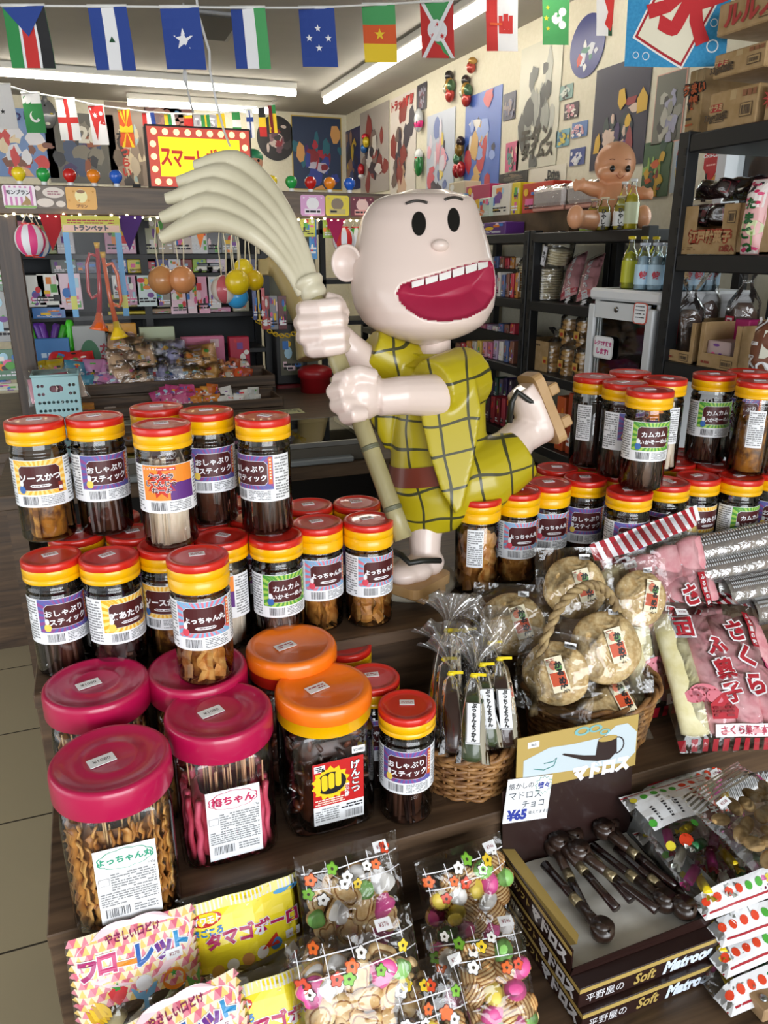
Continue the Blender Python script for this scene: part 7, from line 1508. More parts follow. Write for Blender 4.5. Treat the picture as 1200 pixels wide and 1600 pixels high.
for i, (px, X) in enumerate(((972, SX+.09), (986, SX+.05))): bottle('tall_drink_bottle', 'tall yellow drink bottle in front of the doll\'s arm, %s one' % ('left', 'right')[i], btop(px, 338, X, bz), BP, .165, .025, 'd8c020', 'c8cfa8', 'd8d8d8', 'tall yellow bottles by the doll')
gx('green_box', 'small green and yellow box lying in front of the doll', 'box', (905, 334, 931, 348), SZ[0], '8aa03a', 430, .06, SX+.02, dense=6)
# ================================================================== white showcase fridge with bottles on top
FX, FY0, FY1, FZ1 = 1.58, 1.885, 2.215, 1.385
fr = thing('showcase_fridge', 'white glass-door showcase fridge with bottles standing on its top', 'fridge', (FX+.17, (FY0+FY1)/2, 0)); FW = pm('d4d7da', .35, coat=.2); yc = (FY0+FY1)/2; fw = FY1-FY0
mb = MB()
for s_ in (-1, 1): mb.box((FX+.17, yc+s_*(fw/2-.012), .72), (.33, .024, 1.28), FW)
mb.box((FX+.32, yc, .72), (.02, fw-.05, 1.28), pm('d8dadc', .4)).box((FX+.17, yc, .06), (.33, fw-.05, .08), FW); obj('cabinet', mb, fr, world=True)
obj('top', MB().box((FX+.165, yc, FZ1-.018), (.36, fw+.02, .036), pm('dfe1e4', .35, coat=.2), bev=.008), fr, world=True)
dr = MB()
for y in (FY0+.021, FY1-.021): dr.box((FX-.012, y, .7), (.022, .034, 1.27), FW, bev=.004)
for z, h in ((FZ1-.065, .05), (.09, .06)): dr.box((FX-.012, yc, z), (.022, fw-.085, h), FW)
d_ = obj('door', dr, fr, world=True); obj('door_glass', MB().box((FX-.012, yc, .72), (.005, fw-.085, 1.2), GLASS), fr, world=True)
obj('lock', MB().lathe([(.009, 0), (.009, .004), (.004, .005), (0, .005)], pm('8a8a8a', .2, 1), 12, Mx.Translation((FX-.024, yc+.01, FZ1-.06)) @ Mx.Rotation(-pi/2, 4, 'Y')), fr, world=True)
for z in (1.16, .98, .78): obj('wire_shelf', MB().box((FX+.15, yc, z), (.26, fw-.055, .008), pm('9aa0a4', .3, .5)), fr, world=True)
for k, z in enumerate((1.165, .985)):
    for i in range(4):
        for j in range(2): bottle('fridge_bottle', 'bottle in the fridge, %s from left, %s row, %s shelf' % (ORD[i], ('front', 'back')[j], ('upper', 'lower')[k]), (FX+.07+.1*j, FY1-.06-.068*i, z+.004-.0005), BP if k else BS, .15 if k else .16, .026, ('3a5a3a', 'a8a03a', '2a3a3a', '8a8a30')[i] if k else ('1f3a2c', '24484a', '2a5a3a', 'b8a87a')[i], ('6a6a5a' if k else '3a5a4a') if i < 3 or k else 'd8d0c0', 'b8a030', 'bottles inside the fridge')
def note(label, px, hexc, bord, fn):
    a, c = W(px[0], px[3], 'x', FX-.026), W(px[2], px[1], 'x', FX-.026); w, h = a.y-c.y, c.z-a.z; q = thing('paper_note', label, 'note', (FX-.0255, (a.y+c.y)/2, (a.z+c.z)/2)); M = frame((0, 0, 0), (0, -1, 0), (0, 0, 1))
    mb = MB().prism(rrect(w, h, .012), 0, .001, pm(bord, .5), M).prism(rrect(w*.86, h*.9, .01), .0014, .0014, PAPER, M); fn(mb, w, h, M); obj('note', mb, q)
note('handwritten price note with wavy red border on the fridge door', (988, 474, 1013, 505), 'ffffff', 'c85a4a', lambda mb, w, h, M: [mb.lines(-w*.33, h*(.28-.17*i), w*.33, h*(.36-.17*i), 1, INK, .002, M) for i in range(4)])
def n2(mb, w, h, M): mb.text('レジで栓抜き', w*.15, pm('c02a7a', .5), 0, h*.18, .002, M, .05); mb.text('します!', w*.2, pm('c02a7a', .5), 0, -h*.18, .002, M, .05)
note('rounded white note with pink handwriting at the lower left of the fridge door', (926, 528, 959, 557), 'ffffff', 'd8d8d8', n2)
for i, (px, X) in enumerate(((981, FX+.05), (1000, FX+.1), (1018, FX+.16))): bottle('yuzu_bottle', 'black-necked yellow drink bottle on the fridge, %s from left' % ORD[i], btop(px, 445, X, FZ1), BP, .155, .0245, 'b8b41a', 'b8b824', 'e2c81a', 'yellow drink bottles on the fridge')
for i, (px, X) in enumerate(((1002, FX+.03), (1022, FX+.045), (1043, FX+.08), (1058, FX+.09), (1072, FX+.12), (1088, FX+.15), (1103, FX+.18), (1118, FX+.2), (1030, FX+.12))):
    p = W(px, 447, 'x', X); bottle('ramune_bottle', 'clear marble-soda bottle with pale blue label on the fridge, %s from left' % (ORD[i] if i < 8 else 'rear one'), (p.x, max(p.y, FY0+.03), FZ1+.0005), [(0, 0), (.9, 0), (1, .04), (1, .5), (.75, .6), (.85, .7), (.55, .8), (.5, .96)], .135, .024, 'a8c4d8', 'b4d2e6', 'c8d0e0', 'marble-soda bottles on the fridge', '絞', 'c83a4a')
# ================================================================== front rack with cartons
RX, RYa, RYb = 1.555, 1.06, 1.84
fk = thing('front_rack', 'black steel rack at the right edge stacked with cardboard cartons', 'shelf rack', (RX+.2, 1.45, 0))
for y in (RYa, RYb):
    for x in (RX+.02, RX+.42):
        mb = MB().box((x, y, .9), (.04, .04, 1.8), STEEL, bev=.002); [mb.box((RX-.001, y-.012, .3+.05*i), (.003, .008, .02), pm('0a0b0c', .5)) for i in range(30)] if x < 1.7 else 0; obj('post', mb, fk, world=True)
for z in (1.79, 1.487, 1.195, .85, .5): obj('shelf', MB().box((RX+.22, (RYa+RYb)/2, z-.02), (.436, RYb-RYa-.042, .045), STEEL, bev=.003), fk, world=True)
obj('side_board', MB().box((RX+.435, (RYa+RYb)/2, 1.33), (.008, .6, .22), noisy('brown_plywood', '6a4e34', '8a6a48', 10, .6)), fk, world=True)
z3, z2_, z1_ = 1.7935, 1.4905, 1.1985
umai = (('t', 'うまい', 0, .74, .03, 'b8562a', '2a2420'), ('t', '棒', .02, .55, .036, 'b8562a', '2a2420'), ('l', -.4, .3, -.05, .36, 1, '3a2c20'), ('l', -.4, .22, .1, .27, 1, 'b8562a'), ('r', -.1, .04, .2, .17, '6a5438'))
def cfront(extra=()): return (('r', -.44, .48, -.2, .68, 'a83a34'), ('t', 'サラミ', -.32, .58, .016, 'b89a70'), ('t', '33g×20袋', -.3, .34, .02, '4a3a28'), ('l', -.44, .18, -.12, .28, 2, '4a3a28'), ('b', .18, .22, .42, .58), ('r', .2, .74, .28, .9, '8a5a3c'), ('r', .3, .74, .38, .9, '8a5a3c'), ('r', .4, .74, .47, .9, '8a5a3c'))+extra
carton('closed_carton', 'cardboard carton with big orange hiragana on its end, left on the rack top', (1068, 105, 1102, 208), RX+.12, dp=.22, txt=umai, z=z3, grp='closed cartons on the front rack')
carton('closed_carton', 'lower front carton with red stripe and barcode on the rack top', (1104, 128, 1188, 200), RX+.02, dp=.3, txt=cfront(), z=z3, grp='closed cartons on the front rack')
cl_ = (W(1104, 128, 'x', RX+.02).z)
carton('closed_carton', 'upper front carton with red stripe and barcode, second layer on the rack', (1112, 62, 1200, 129), RX+.02, dp=.3, txt=cfront(), z=cl_+.001, grp='closed cartons on the front rack')
c2_ = W(1112, 62, 'x', RX+.02).z
carton('closed_carton', 'topmost carton with red katakana under the ceiling', (1118, -30, 1225, 64), RX+.02, dp=.3, txt=(('t', 'ルルス', .05, .52, .055, 'a83a34'), ('b', .2, .16, .5, .34)), z=c2_+.001, grp='closed cartons on the front rack')
carton('closed_carton', 'carton with a red star print at the right picture edge', (1191, 120, 1240, 195), RX+.02, dp=.3, txt=(('t', '✹', -.2, .6, .05, 'a83a34'),), z=z3, grp='closed cartons on the front rack')
# middle shelf: open carton with dark packs
carton('open_carton', 'open carton with red-outlined kanji and dark packs inside, middle rack shelf', (1063, 317, 1158, 390), RX+.02, dp=.25, open_=True, cut=(.052, .5), z=z2_, txt=(('t', '江戸駄菓子', .04, .36, .03, 'b89468', '9a3a24'), ('l', -.45, .08, -.2, .16, 2, '7a5a3a'), ('t', '12袋入', .38, .12, .018, '8a3a2a'), ('b', .32, .62, .46, .86)))
DKP = pm('2e1a1c', .25, coat=.4); STR_ = [pm('c8a8a8', .35), pm('6a1a24', .35)]
def darkpack(label, px, plane, tilt, grp, big=False, z=None):
    a, c = W(px[0], px[3], 'x', plane), W(px[2], px[1], 'x', plane); w, h = a.y-c.y, c.z-a.z; q = bag('dark_candy_bag', label, 'snack bag', frame(((plane, (a.y+c.y)/2, (a.z+c.z)/2)), (0, -1, 0), (sin(tilt), 0, cos(tilt))), grp); f_ = zf(w, h, .025, px[0], .004)
    obj('pack', MB().grid(lambda u, v: V(((u-.5)*w, (v-.5)*h, f_((u-.5)*w, (v-.5)*h))), 14, 12, DKP).grid(lambda u, v: V(((u-.5)*w, (v-.5)*h, -.6*f_((u-.5)*w, (v-.5)*h))), 6, 6, DKP), q)
    mb = MB(); [mb.rect(-w/2+w*i/20, h*.36, -w/2+w*(i+1)/20, h*.48, STR_[i % 2], 0) for i in range(20)]
    mb.text('江戸', h*.22, WHITE, -w*.3, -h*.1, .001, None, .05, vert=True) if not big else 0; mb.rect(w*.3, -h*.35, w*.45, h*.2, pm('8a2a34', .4), 0); obj('print', mb.warp(lambda p: V((p.x, p.y, f_(p.x, p.y)+.0015+p.z))), q)
    obj('film', MB().grid(lambda u, v: V(((u-.5)*w, (v-.5)*h, f_((u-.5)*w, (v-.5)*h)+.005)), 14, 12, FILM), q)
for i, px in enumerate(((1076, 318, 1112, 356), (1108, 316, 1146, 354))): darkpack('dark striped-top candy bag showing through the carton cut-out, %s' % ('left', 'right')[i], px, RX+.075, .15, 'dark candy bags in the carton')
darkpack('large shiny dark bag lying on top of the open carton, front', (1092, 278, 1150, 316), RX+.1, .6, 'shiny dark bags on the carton', True); darkpack('shiny dark bag lying behind on the open carton, up to the shelf above', (1135, 272, 1200, 318), RX+.2, .5, 'shiny dark bags on the carton', True)
def tallbag(label, px, plane, hexc, fn, z, grp=None):
    a, c = W(px[0], px[3], 'x', plane), W(px[2], px[1], 'x', plane); w, h = a.y-c.y, c.z-z; q = bag('tall_snack_bag', label, 'snack bag', frame((plane, (a.y+c.y)/2, z+h/2), (0, -1, 0), (.06, 0, 1)), grp); f_ = zf(w, h, .025, 2, .002)
    obj('pack', MB().grid(lambda u, v: V(((u-.5)*w, (v-.5)*h, f_((u-.5)*w, (v-.5)*h))), 12, 14, pm(hexc, .35)).grid(lambda u, v: V(((u-.5)*w, (v-.5)*h, -.6*f_((u-.5)*w, (v-.5)*h))), 6, 6, pm(hexc, .35)), q); mb = MB(); fn(mb, w, h); obj('print', mb.warp(lambda p: V((p.x, p.y, f_(p.x, p.y)+.0015+p.z))), q)
def tama(mb, w, h):
    rs = random.Random(3); mb.rect(-w*.48, .12*h, w*.48, h*.49, pm('e6dcd8', .35), 0, nx=6, ny=4); mb.rect(-w*.48, -.49*h, w*.48, -.4*h, pm('e6dcd8', .35), 0, nx=6)
    for i in range(22): x, y = rs.uniform(-w*.42, w*.42), rs.uniform(.15*h, .46*h) if i < 16 else rs.uniform(-.47*h, -.42*h); mb.prism(circ(x, y, .006, .004, 8), .0006, .0006, pm(rs.choice(('c82a5a', '2a2a2a', 'd84a7a')), .4))
    for i, ch in enumerate('たまごつん'): mb.text(ch, .028, pm('1a5a2a', .4), .004, .03-.034*i, .001, None, .06)
    for s_ in (-1, 1): mb.prism(circ(s_*w*.3, -h*.15, .014, .018, 14), .0006, .0006, pm('c8d0a0', .4)); mb.rect(s_*w*.3-.002, -h*.38, s_*w*.3+.002, -h*.2, pm('7a9a4a', .4), .0006)
tallbag('pink bag with heart-dotted top and green lettering on the middle rack shelf', (1160, 278, 1205, 390), RX+.02, 'e0a8a8', tama, z2_)
# lower shelf
for i, (px, cu) in enumerate((((1033, 505, 1088, 566), (.012, .28)), ((1089, 510, 1160, 574), (.014, .32)))): carton('open_carton', 'low-cut open carton of bags on the lower rack shelf, %s one' % ('left', 'right')[i], px, RX+.02, dp=.26, open_=True, cut=cu, z=z1_, txt=(('l', -.4, .06, -.1, .16, 1, '8a3a2a'), ('b', .1, .04, .4, .22)), grp='low-cut open cartons')
def tied(label, px, py, plane, r, h, colr, lab, z=None):
    p = W(px, py, 'x', plane); q = thing('tied_snack_bag', label, 'snack bag', (p.x, p.y, (z or z1_)+.007), 0, 'tied clear bags in the rack cartons'); obj('contents', MB().tube([(0, 0, .002), (0, 0, .01), (0, 0, h*.45), (0, 0, h*.55)], [r*.6, r*.85, r*.85, r*.4], noisy('dark_snack_'+colr, colr, '6a5040', 40, .5), 12), q, kind='stuff')
    obj('film', MB().grid(lambda u, v: V(((r if v < .55 else r-(r-.01)*(v-.55)/.2 if v < .75 else .01+r*.9*(v-.75)/.25)*cos(2*pi*u)*(1+.1*sin(30*u+v*8)), (r if v < .55 else r-(r-.01)*(v-.55)/.2 if v < .75 else .01+r*.9*(v-.75)/.25)*sin(2*pi*u), h*v)), 26, 18, FILM2, cu=True), q)
    M = frame((-r-.002, 0, h*.3), (0, -1, 0), (0, .3, 1)); mb = MB().rect(-.016, -.035, .016, .035, pm(lab, .4), 0, M).rect(-.01, -.03, .01, .03, PAPER, .0006, M); mb.lines(-.008, -.028, .008, .028, 5, pm('a02a3a', .5), .001, M); obj('paper_label', mb, q)
tied('tied clear bag with red and white label in the left low carton', 1068, 560, RX+.09, .045, .24, '3a2a24', 'b82a34'); tied('tied clear bag with red frill behind in the left low carton', 1095, 556, RX+.2, .04, .28, '5a3a34', 'c8283a'); tied('tied clear bag at the right of the low cartons', 1150, 566, RX+.2, .045, .28, '4a3028', 'b8203a')
gx('noodle_pack', 'white and crimson round-label pack in the right low carton', 'snack pack', (1102, 536, 1142, 560), z1_+.007, 'c8b0b0', 440, .08, RX+.04, film=True); gx('pink_pack', 'magenta and pink pack standing in the right low carton', 'snack pack', (1140, 500, 1172, 560), z1_+.007, 'b02a6a', 441, .05, RX+.13, film=True)
def sauce(mb, w, h): [mb.text(ch, .04, WHITE, -.02, .06-.046*i, .001, None, .06) for i, ch in enumerate('ソース')]; mb.rect(w*.1, -.02, w*.45, h*.35, pm('d8d8c8', .4), .0005); mb.prism(circ(.02, -h*.35, .02), .0005, .0005, PAPER)
tallbag('brown snack bag with white katakana at the right edge of the lower rack shelf', (1172, 505, 1225, 575), RX+.02, '7a4a34', sauce, z1_)
# ================================================================== posters and boards on the walls
def poster(name, label, cat, face, px, pal, seed, txt=(), n_=26, oval=False, dist=.004, thick=.002, bord=None):
    pl = YB-dist if face == 'y' else XR-dist; a, c = W(px[0], px[3], face, pl), W(px[2], px[1], face, pl); w = abs(c.x-a.x) if face == 'y' else abs(c.y-a.y); h = c.z-a.z
    ctr = V(((a.x+c.x)/2, pl, (a.z+c.z)/2)) if face == 'y' else V((pl, (a.y+c.y)/2, (a.z+c.z)/2)); q = thing(name, label, cat, ctr); M = fmat(face, (0, 0, 0)); rs = random.Random(seed); mb = MB()
    if oval: mb.prism(circ(0, 0, w/2, h/2, 36), 0, thick, pm(pal[0], .35), M)
    else: mb.box((0, 0, thick/2), (w, h, thick), pm(bord or pal[0], .4), M); mb.rect(-w*.48, -h*.485, w*.48, h*.485, pm(pal[0], .4), thick+.0005, M) if bord else 0
    for i in range(n_):       # loose shapes in the poster's colours
        k = rs.choice(pal[1:]); x, y = rs.gauss(0, .17)*w, rs.gauss(-.08, .2)*h; sx_, sy_ = w*rs.uniform(.05, .16), h*rs.uniform(.05, .17); nn = rs.choice((5, 7, 9, 12)); ro = rs.uniform(0, 6)
        pl_ = [(x+sx_*rs.uniform(.6, 1.15)*cos(ro+2*pi*j/nn), y+sy_*rs.uniform(.6, 1.15)*sin(ro+2*pi*j/nn)) for j in range(nn)]
        if oval: pl_ = [(p*.8, r*.8) for p, r in pl_]
        pl_ = [(max(-w*.49, min(w*.49, p)), max(-h*.49, min(h*.49, r))) for p, r in pl_]; mb.prism(pl_, thick+.0008+.00012*i, thick+.0008+.00012*i, pm(k, .4), M)
    for s_, x, y, sz, col, vt in txt: mb.text(s_, sz*(w if not vt else h), pm(col, .5), x*w, y*h, thick+.0045, M, .05, vert=vt)
    obj('sheet', mb, q); return q, M, w, h
PP = [('y', (-20, 172, 80, 275), ['6a8ac0', 'd8a878', 'c83a3a', 'e2d0b0', '7a4a3a', 'e0e0e8'], 'blue poster with round shapes at the far left of the back wall', (('まつり', 0, .38, .16, '2a2a6a', 0),)), ('y', (80, 180, 176, 285), ['5a5850', '2a2a30', '7a7468', '3a2a5a', '8a4a2a', '3a4a6a'], 'dark grey poster montage with a white number above the green bulb', (('28', .12, .2, .3, 'd8d4c8', 0),)),
      ('y', (176, 162, 226, 290), ['8a7868', 'b8a890', '6a5a4a', '9ab0b0', '3a3430', 'c8b898'], 'tall brown film poster with red hiragana left of the glowing sign', (('はつらい', -.1, -.15, .12, 'b83a2a', 1), ('力', -.18, .1, .22, '1e1a18', 0))), ('y', (228, 158, 300, 206), ['5a2a24', '7a4034', '4a2020', '8a6a5a'], 'reddish brown poster above the glowing sign', ()),
      ('y', (302, 180, 346, 207), ['8a8894', 'c8c4cc', '6a6a78', 'a8a4b0'], 'grey drawn poster behind the small flags', ()), ('y', (458, 184, 533, 296), ['2a3a58', '4a2a6a', '8a2a34', '2a6a7a', 'c8c0d0', '3a4a9a', 'b03040', 'd8a060'], 'colourful poster with yellow border in the back corner', (), 'c8a848'),
      ('x', (536, 196, 563, 300), ['1e2a5a', '2a2a3a', 'c8a830', '8a6a5a', '3a4a7a'], 'dark blue poster next to the back corner on the right wall', ()), ('x', (564, 156, 608, 305), ['a8a09a', '5a5660', 'c8c4c0', '8a3a34', '3a3438', '7a6a64'], 'grey film poster second from the back corner', ()), ('x', (610, 137, 651, 315), ['d8d0c8', '6a5a54', '8a3a34', 'a88a70', '3a3440', 'c8a890'], 'film poster with red katakana title on white', (('トラック野郎', 0, .42, .15, 'b02a24', 0),)),
      ('x', (652, 127, 667, 175), ['2a2434', '6a3a4a', '8a8a9a'], 'small dark poster right of the katakana film poster', ()), ('x', (666, 166, 712, 315), ['b8c0d0', 'e0a0b0', 'e8d070', '6a7ab0', 'd8d0dc', 'c85a6a', '4a4450'], 'pastel poster with many small figures', ()), ('x', (724, 131, 786, 300), ['4a6ab8', 'b83a44', 'd8d4d0', 'c8a060', '2a2a40', '8aa0d8'], 'bright blue poster with red shapes', (), None),
      ('x', (786, 141, 807, 190), ['3a3a50', '8a7a7a', '5a5a78'], 'small dark blue photo right of the bright blue poster', ()), ('x', (806, 48, 882, 268), ['c8c6b4', '3a3c3a', '5a5c58', '8a8c84', '2a2c2a', 'a8aaa0'], 'large black and white poster with brushed katakana', (('モダン', .0, -.24, .26, '3a3428', 0), ('タイムス', .04, -.36, .2, '3a3428', 0))),
      ('x', (874, 129, 896, 158), ['7a9a94', '2a2a2a', 'c8d0c8'], 'small green tinted photo, top of the column of photos', ()), ('x', (881, 157, 905, 188), ['3a2a34', 'c88a94', 'e0d8d0'], 'small photo second from top in the column', ()), ('x', (893, 187, 919, 217), ['5a7ab0', 'd0a0a8', 'e8e4e0'], 'small blue photo third in the column', ()), ('x', (868, 200, 891, 231), ['6aa0b0', 'c8b84a', '3a6a8a'], 'small turquoise print left of the third photo', ()), ('x', (890, 229, 915, 260), ['3a4a8a', 'd8d8e0', 'c8ccd8'], 'small navy and white photo, lowest of the column', ()),
      ('x', (789, 219, 812, 270), ['c85a80', '4a3a44', 'd8b8a8', '5a8a84'], 'pink portrait photo beside the brushed katakana', ()), ('x', (780, 265, 825, 291), ['2e2c2c', '5a5650', '7a6a5a'], 'dark group photo under the pink portrait', ()), ('x', (826, 255, 886, 330), ['dcd6c6', 'e4dfd2', '26242a', 'c8a84a'], 'white advertising sheet with a script line', (('Drive', .18, .32, .14, '3a3a3a', 0), ('refreshed!', .15, .2, .1, '3a3a3a', 0)), None, 5),
      ('x', (921, 80, 1022, 268), ['23213a', '3a2a5a', '1a2a34', 'c8b0a0', 'c8a030', '5a3a7a', '2a3a3a', '8a2a34'], 'large dark purple poster behind the doll', ()), ('x', (1017, 104, 1076, 228), ['6a6a60', 'a8a69a', '4a4844', '8a8a80', '9a9ab0'], 'film leaflet poster with pale lower part and pink edge', (), 'd8a090'), ('x', (1000, 216, 1052, 310), ['3a5a3a', 'c85a2a', 'c8a030', '6a2a2a', '2a4a3a', '8ab05a'], 'orange and green poster right of the doll', ()),
      ('x', (1046, 216, 1084, 302), ['a8b4bc', 'c8ccd0', '8a5a6a', 'd8c87a', '4a7ab0', 'b02a3a'], 'clear carded toy pack hung on the wall beside the rack post', ())]
for i, e in enumerate(PP): poster('wall_poster', e[3], 'poster', e[0], e[1], e[2], 600+i, e[4], e[6] if len(e) > 6 else 26, bord=e[5] if len(e) > 5 else None)
poster('oval_board', 'oval blue board with white and red shapes near the ceiling', 'wall board', 'x', (888, 8, 950, 130), ['1e2a78', 'd8d8d8', '3a7a6a', 'b8342a', '8a94c8', 'c8ccd8'], 700, (), 10, True)
poster('oval_board', 'round dark picture board with pale figures on the back wall', 'wall board', 'y', (403, 182, 460, 250), ['1c1a1e', '8a6a70', 'c8b8b0', '6a4a54', '8a2a34', '3a3438'], 701, (), 22, True)
poster('vinyl_record', 'black vinyl record with blue centre on the back wall', 'record', 'y', (254, 166, 286, 200), ['141416', '2a6a9a', '141416'], 702, (), 1, True)
q, M, w, h = poster('drink_sign', 'red and cream soft-drink sign with a bottle on the wall inside the rack', 'sign', 'x', (1093, 226, 1130, 316), ['d8d0b8', 'd8d0b8'], 703, (), 0)
mb = MB().prism([(-w*.46, h*.5), (w*.46, h*.5), (w*.46, h*.12), (0, -h*.16), (-w*.46, h*.12)], .003, .005, pm('b01c24', .35), M); mb.text('Coca-Cola', w*.24, WHITE, 0, h*.34, .0058, M, .03, shear=.2); mb.lines(-w*.28, h*.14, w*.28, h*.19, 1, pm('e8b0a8', .5), .0058, M); mb.prism([(-w*.36, -h*.5), (-w*.1, -h*.5), (-w*.1, -h*.26), (-w*.17, -h*.12), (-w*.18, h*.02), (-w*.27, h*.02), (-w*.28, -h*.12), (-w*.36, -h*.26)], .003, .006, pm('241a18', .25), M)
mb.prism([(.1*w, -.1*h), (.3*w, -.02*h), (.42*w, -.16*h), (.2*w, -.4*h), (.08*w, -.3*h)], .003, .005, pm('c8883a', .4), M); obj('emblem', mb, q)
# masks and foil balloons
def ornament(label, px, py, parts, face='x'):
    p0 = W(px, py, face, XR-.03 if face == 'x' else YB-.03); q = thing('wall_ornament', label, 'ornament', p0, 0, 'masks and foil ornaments on the walls'); t_ = (p0-CP).dot(_f)/FPX; M = fmat(face, (0, 0, 0))
    for nm, x, y, rx, ry, hx in parts: obj(nm, MB().ball((0, 0, 0), (1, 1, 1), pm(hx, .2, coat=.5, metal=.35 if nm == 'foil' else 0), 16, 10, M @ Mx.Translation((x*t_*1.3, -y*t_, .0)) @ Mx.Diagonal((rx*t_*1.3, ry*t_, .028, 1))), q)
ornament('silver and pink mask with dark eye holes on the right wall', 654, 190, (('mask', 0, -2, 9, 17, 'b8bcc0'), ('visor', 0, 3, 9.5, 9, 'd82a7a'), ('eye_hole', -4, 2, 2.5, 4, '141418'), ('eye_hole', 4, 2, 2.5, 4, '141418'))); ornament('green and white mask below the pink one', 654, 252, (('mask', 0, 4, 8.5, 18, '1e7a3a'), ('crest', 0, -9, 8, 9, 'd8dcdc'), ('mark', 0, -5, 6, 3, 'b82a2a'), ('ring', -3, 12, 3, 3, 'd8c8a8')))
foil = lambda: (('foil', 0, 0, 6, 12, 'a8803a'), ('foil', 2, 14, 7, 11, 'b83a34'), ('foil', -1, -13, 5, 8, '3a3434'), ('foil', -6, 4, 4, 8, 'c8c8b0'), ('foil', 6, 2, 4, 9, '4a6a4a'))
ornament('foil balloon figure high on the wall, left of two', 702, 133, foil()); ornament('foil balloon figure high on the wall, right of two', 728, 140, foil()); ornament('foil balloon end rising up above the right foil figure', 736, 105, (('foil', 0, 0, 5, 9, 'b8443a'), ('foil', 4, -8, 3, 5, 'c8984a'))); ornament('red and gold foil balloon between the pastel and blue posters', 717, 248, (('foil', 0, -14, 7, 12, '8a6a2a'), ('foil', 3, -24, 5, 8, '3a2a2a'), ('foil', -5, 16, 6, 12, 'a8202a'), ('foil', 6, 16, 6, 12, 'a8202a'), ('foil', -4, 0, 6, 10, '4a7a5a')))
ornament('small yellow and blue foil balloon by the back corner', 572, 222, (('foil', 0, 0, 6, 8, 'c8b020'), ('foil', -8, 8, 5, 7, '2a6ab0'), ('foil', -4, -8, 5, 5, 'c82a3a'))); ornament('small red ball ornament below the yellow foil balloon', 564, 265, (('foil', 0, 0, 5, 9, 'b8202a'), ('foil', 1, 10, 3, 4, 'd8d8d8')))
ornament('silver grinning mask with yellow eyes on the back wall', 73, 178, (('mask', 0, 0, 11, 21, '6a6c70'), ('crest', 0, -20, 3, 6, '7a7c80'), ('eye', -5, 0, 3.5, 2.2, 'e0c838'), ('eye', 5, 0, 3.5, 2.2, 'e0c838'), ('teeth', 0, 14, 4, 3, 'd8d8d0'), ('jewel', -1, -11, 2, 2.4, '16181a')), 'y')
# ================================================================== flag strings
FC = {'R': 'c8302e', 'B': '22408f', 'G': '2f8a4a', 'W': 'e9e9ec', 'Y': 'ecc92a', 'K': '1e1e22', 'O': 'd85a28', 'L': '44a8d8', 'M': '489c5c', 'D': '1a4a2c', 'N': '7a1a24'}
def flag(label, px, py, wpx, hpx, t_, shapes, lean_=0.06, wave=.006, skew=0):
    p = D(px, py, t_); S = t_/FPX; w, h = wpx*S, hpx*S*.9; q = thing('string_flag', label, 'flag', p, 0, 'national flags on the strings'); M = frame((0, 0, 0), _r+_fh*skew, _z)
    mb = MB(); f_ = lambda p_: V((p_.x-lean_*p_.y, p_.y, wave*sin(p_.y/h*4+p_.x/w*2.5)+p_.z)); k = 0
    for s_ in shapes:
        m = pm(FC[s_[1]], .75); z = .0006*k
        if s_[0] == 'r': x0, y0, x1, y1 = s_[2:]; mb.rect(-w/2+x0*w, -y1*h, -w/2+x1*w, -y0*h, m, z, None, 4, 6)
        elif s_[0] == 'p': mb.prism([(-w/2+x*w, -y*h) for x, y in s_[2]], z, z, m)
        elif s_[0] == 's': mb.prism(star(-w/2+s_[2]*w, -s_[3]*h, s_[4]*w, s_[5] if len(s_) > 5 else 5, .4), z, z, m)
        else: mb.prism(circ(-w/2+s_[2]*w, -s_[3]*h, s_[4]*w, n=20), z, z, m)
        k += 1
    b_ = MB().rect(-w/2, -h, w/2, 0, pm(FC[shapes[0][1]], .75), -.0008, None, 4, 6); obj('cloth', b_.warp(lambda p_: M @ f_(p_)), q); obj('pattern', mb.warp(lambda p_: M @ f_(p_)), q)
    obj('hem', MB().tube([M @ V((-w/2, .003, 0)), M @ V((w/2, .003, 0))], .006, pm('e6e6e4', .7), 6), q)
v3 = lambda a, b_, c: [('r', a, 0, 0, 1/3, 1), ('r', b_, 1/3, 0, 2/3, 1), ('r', c, 2/3, 0, 1, 1)]; h3 = lambda a, b_, c: [('r', a, 0, 0, 1, 1/3), ('r', b_, 0, 1/3, 1, 2/3), ('r', c, 0, 2/3, 1, 1)]
def tt(x): return 2.7+.55*max(0, (x-300)/600)
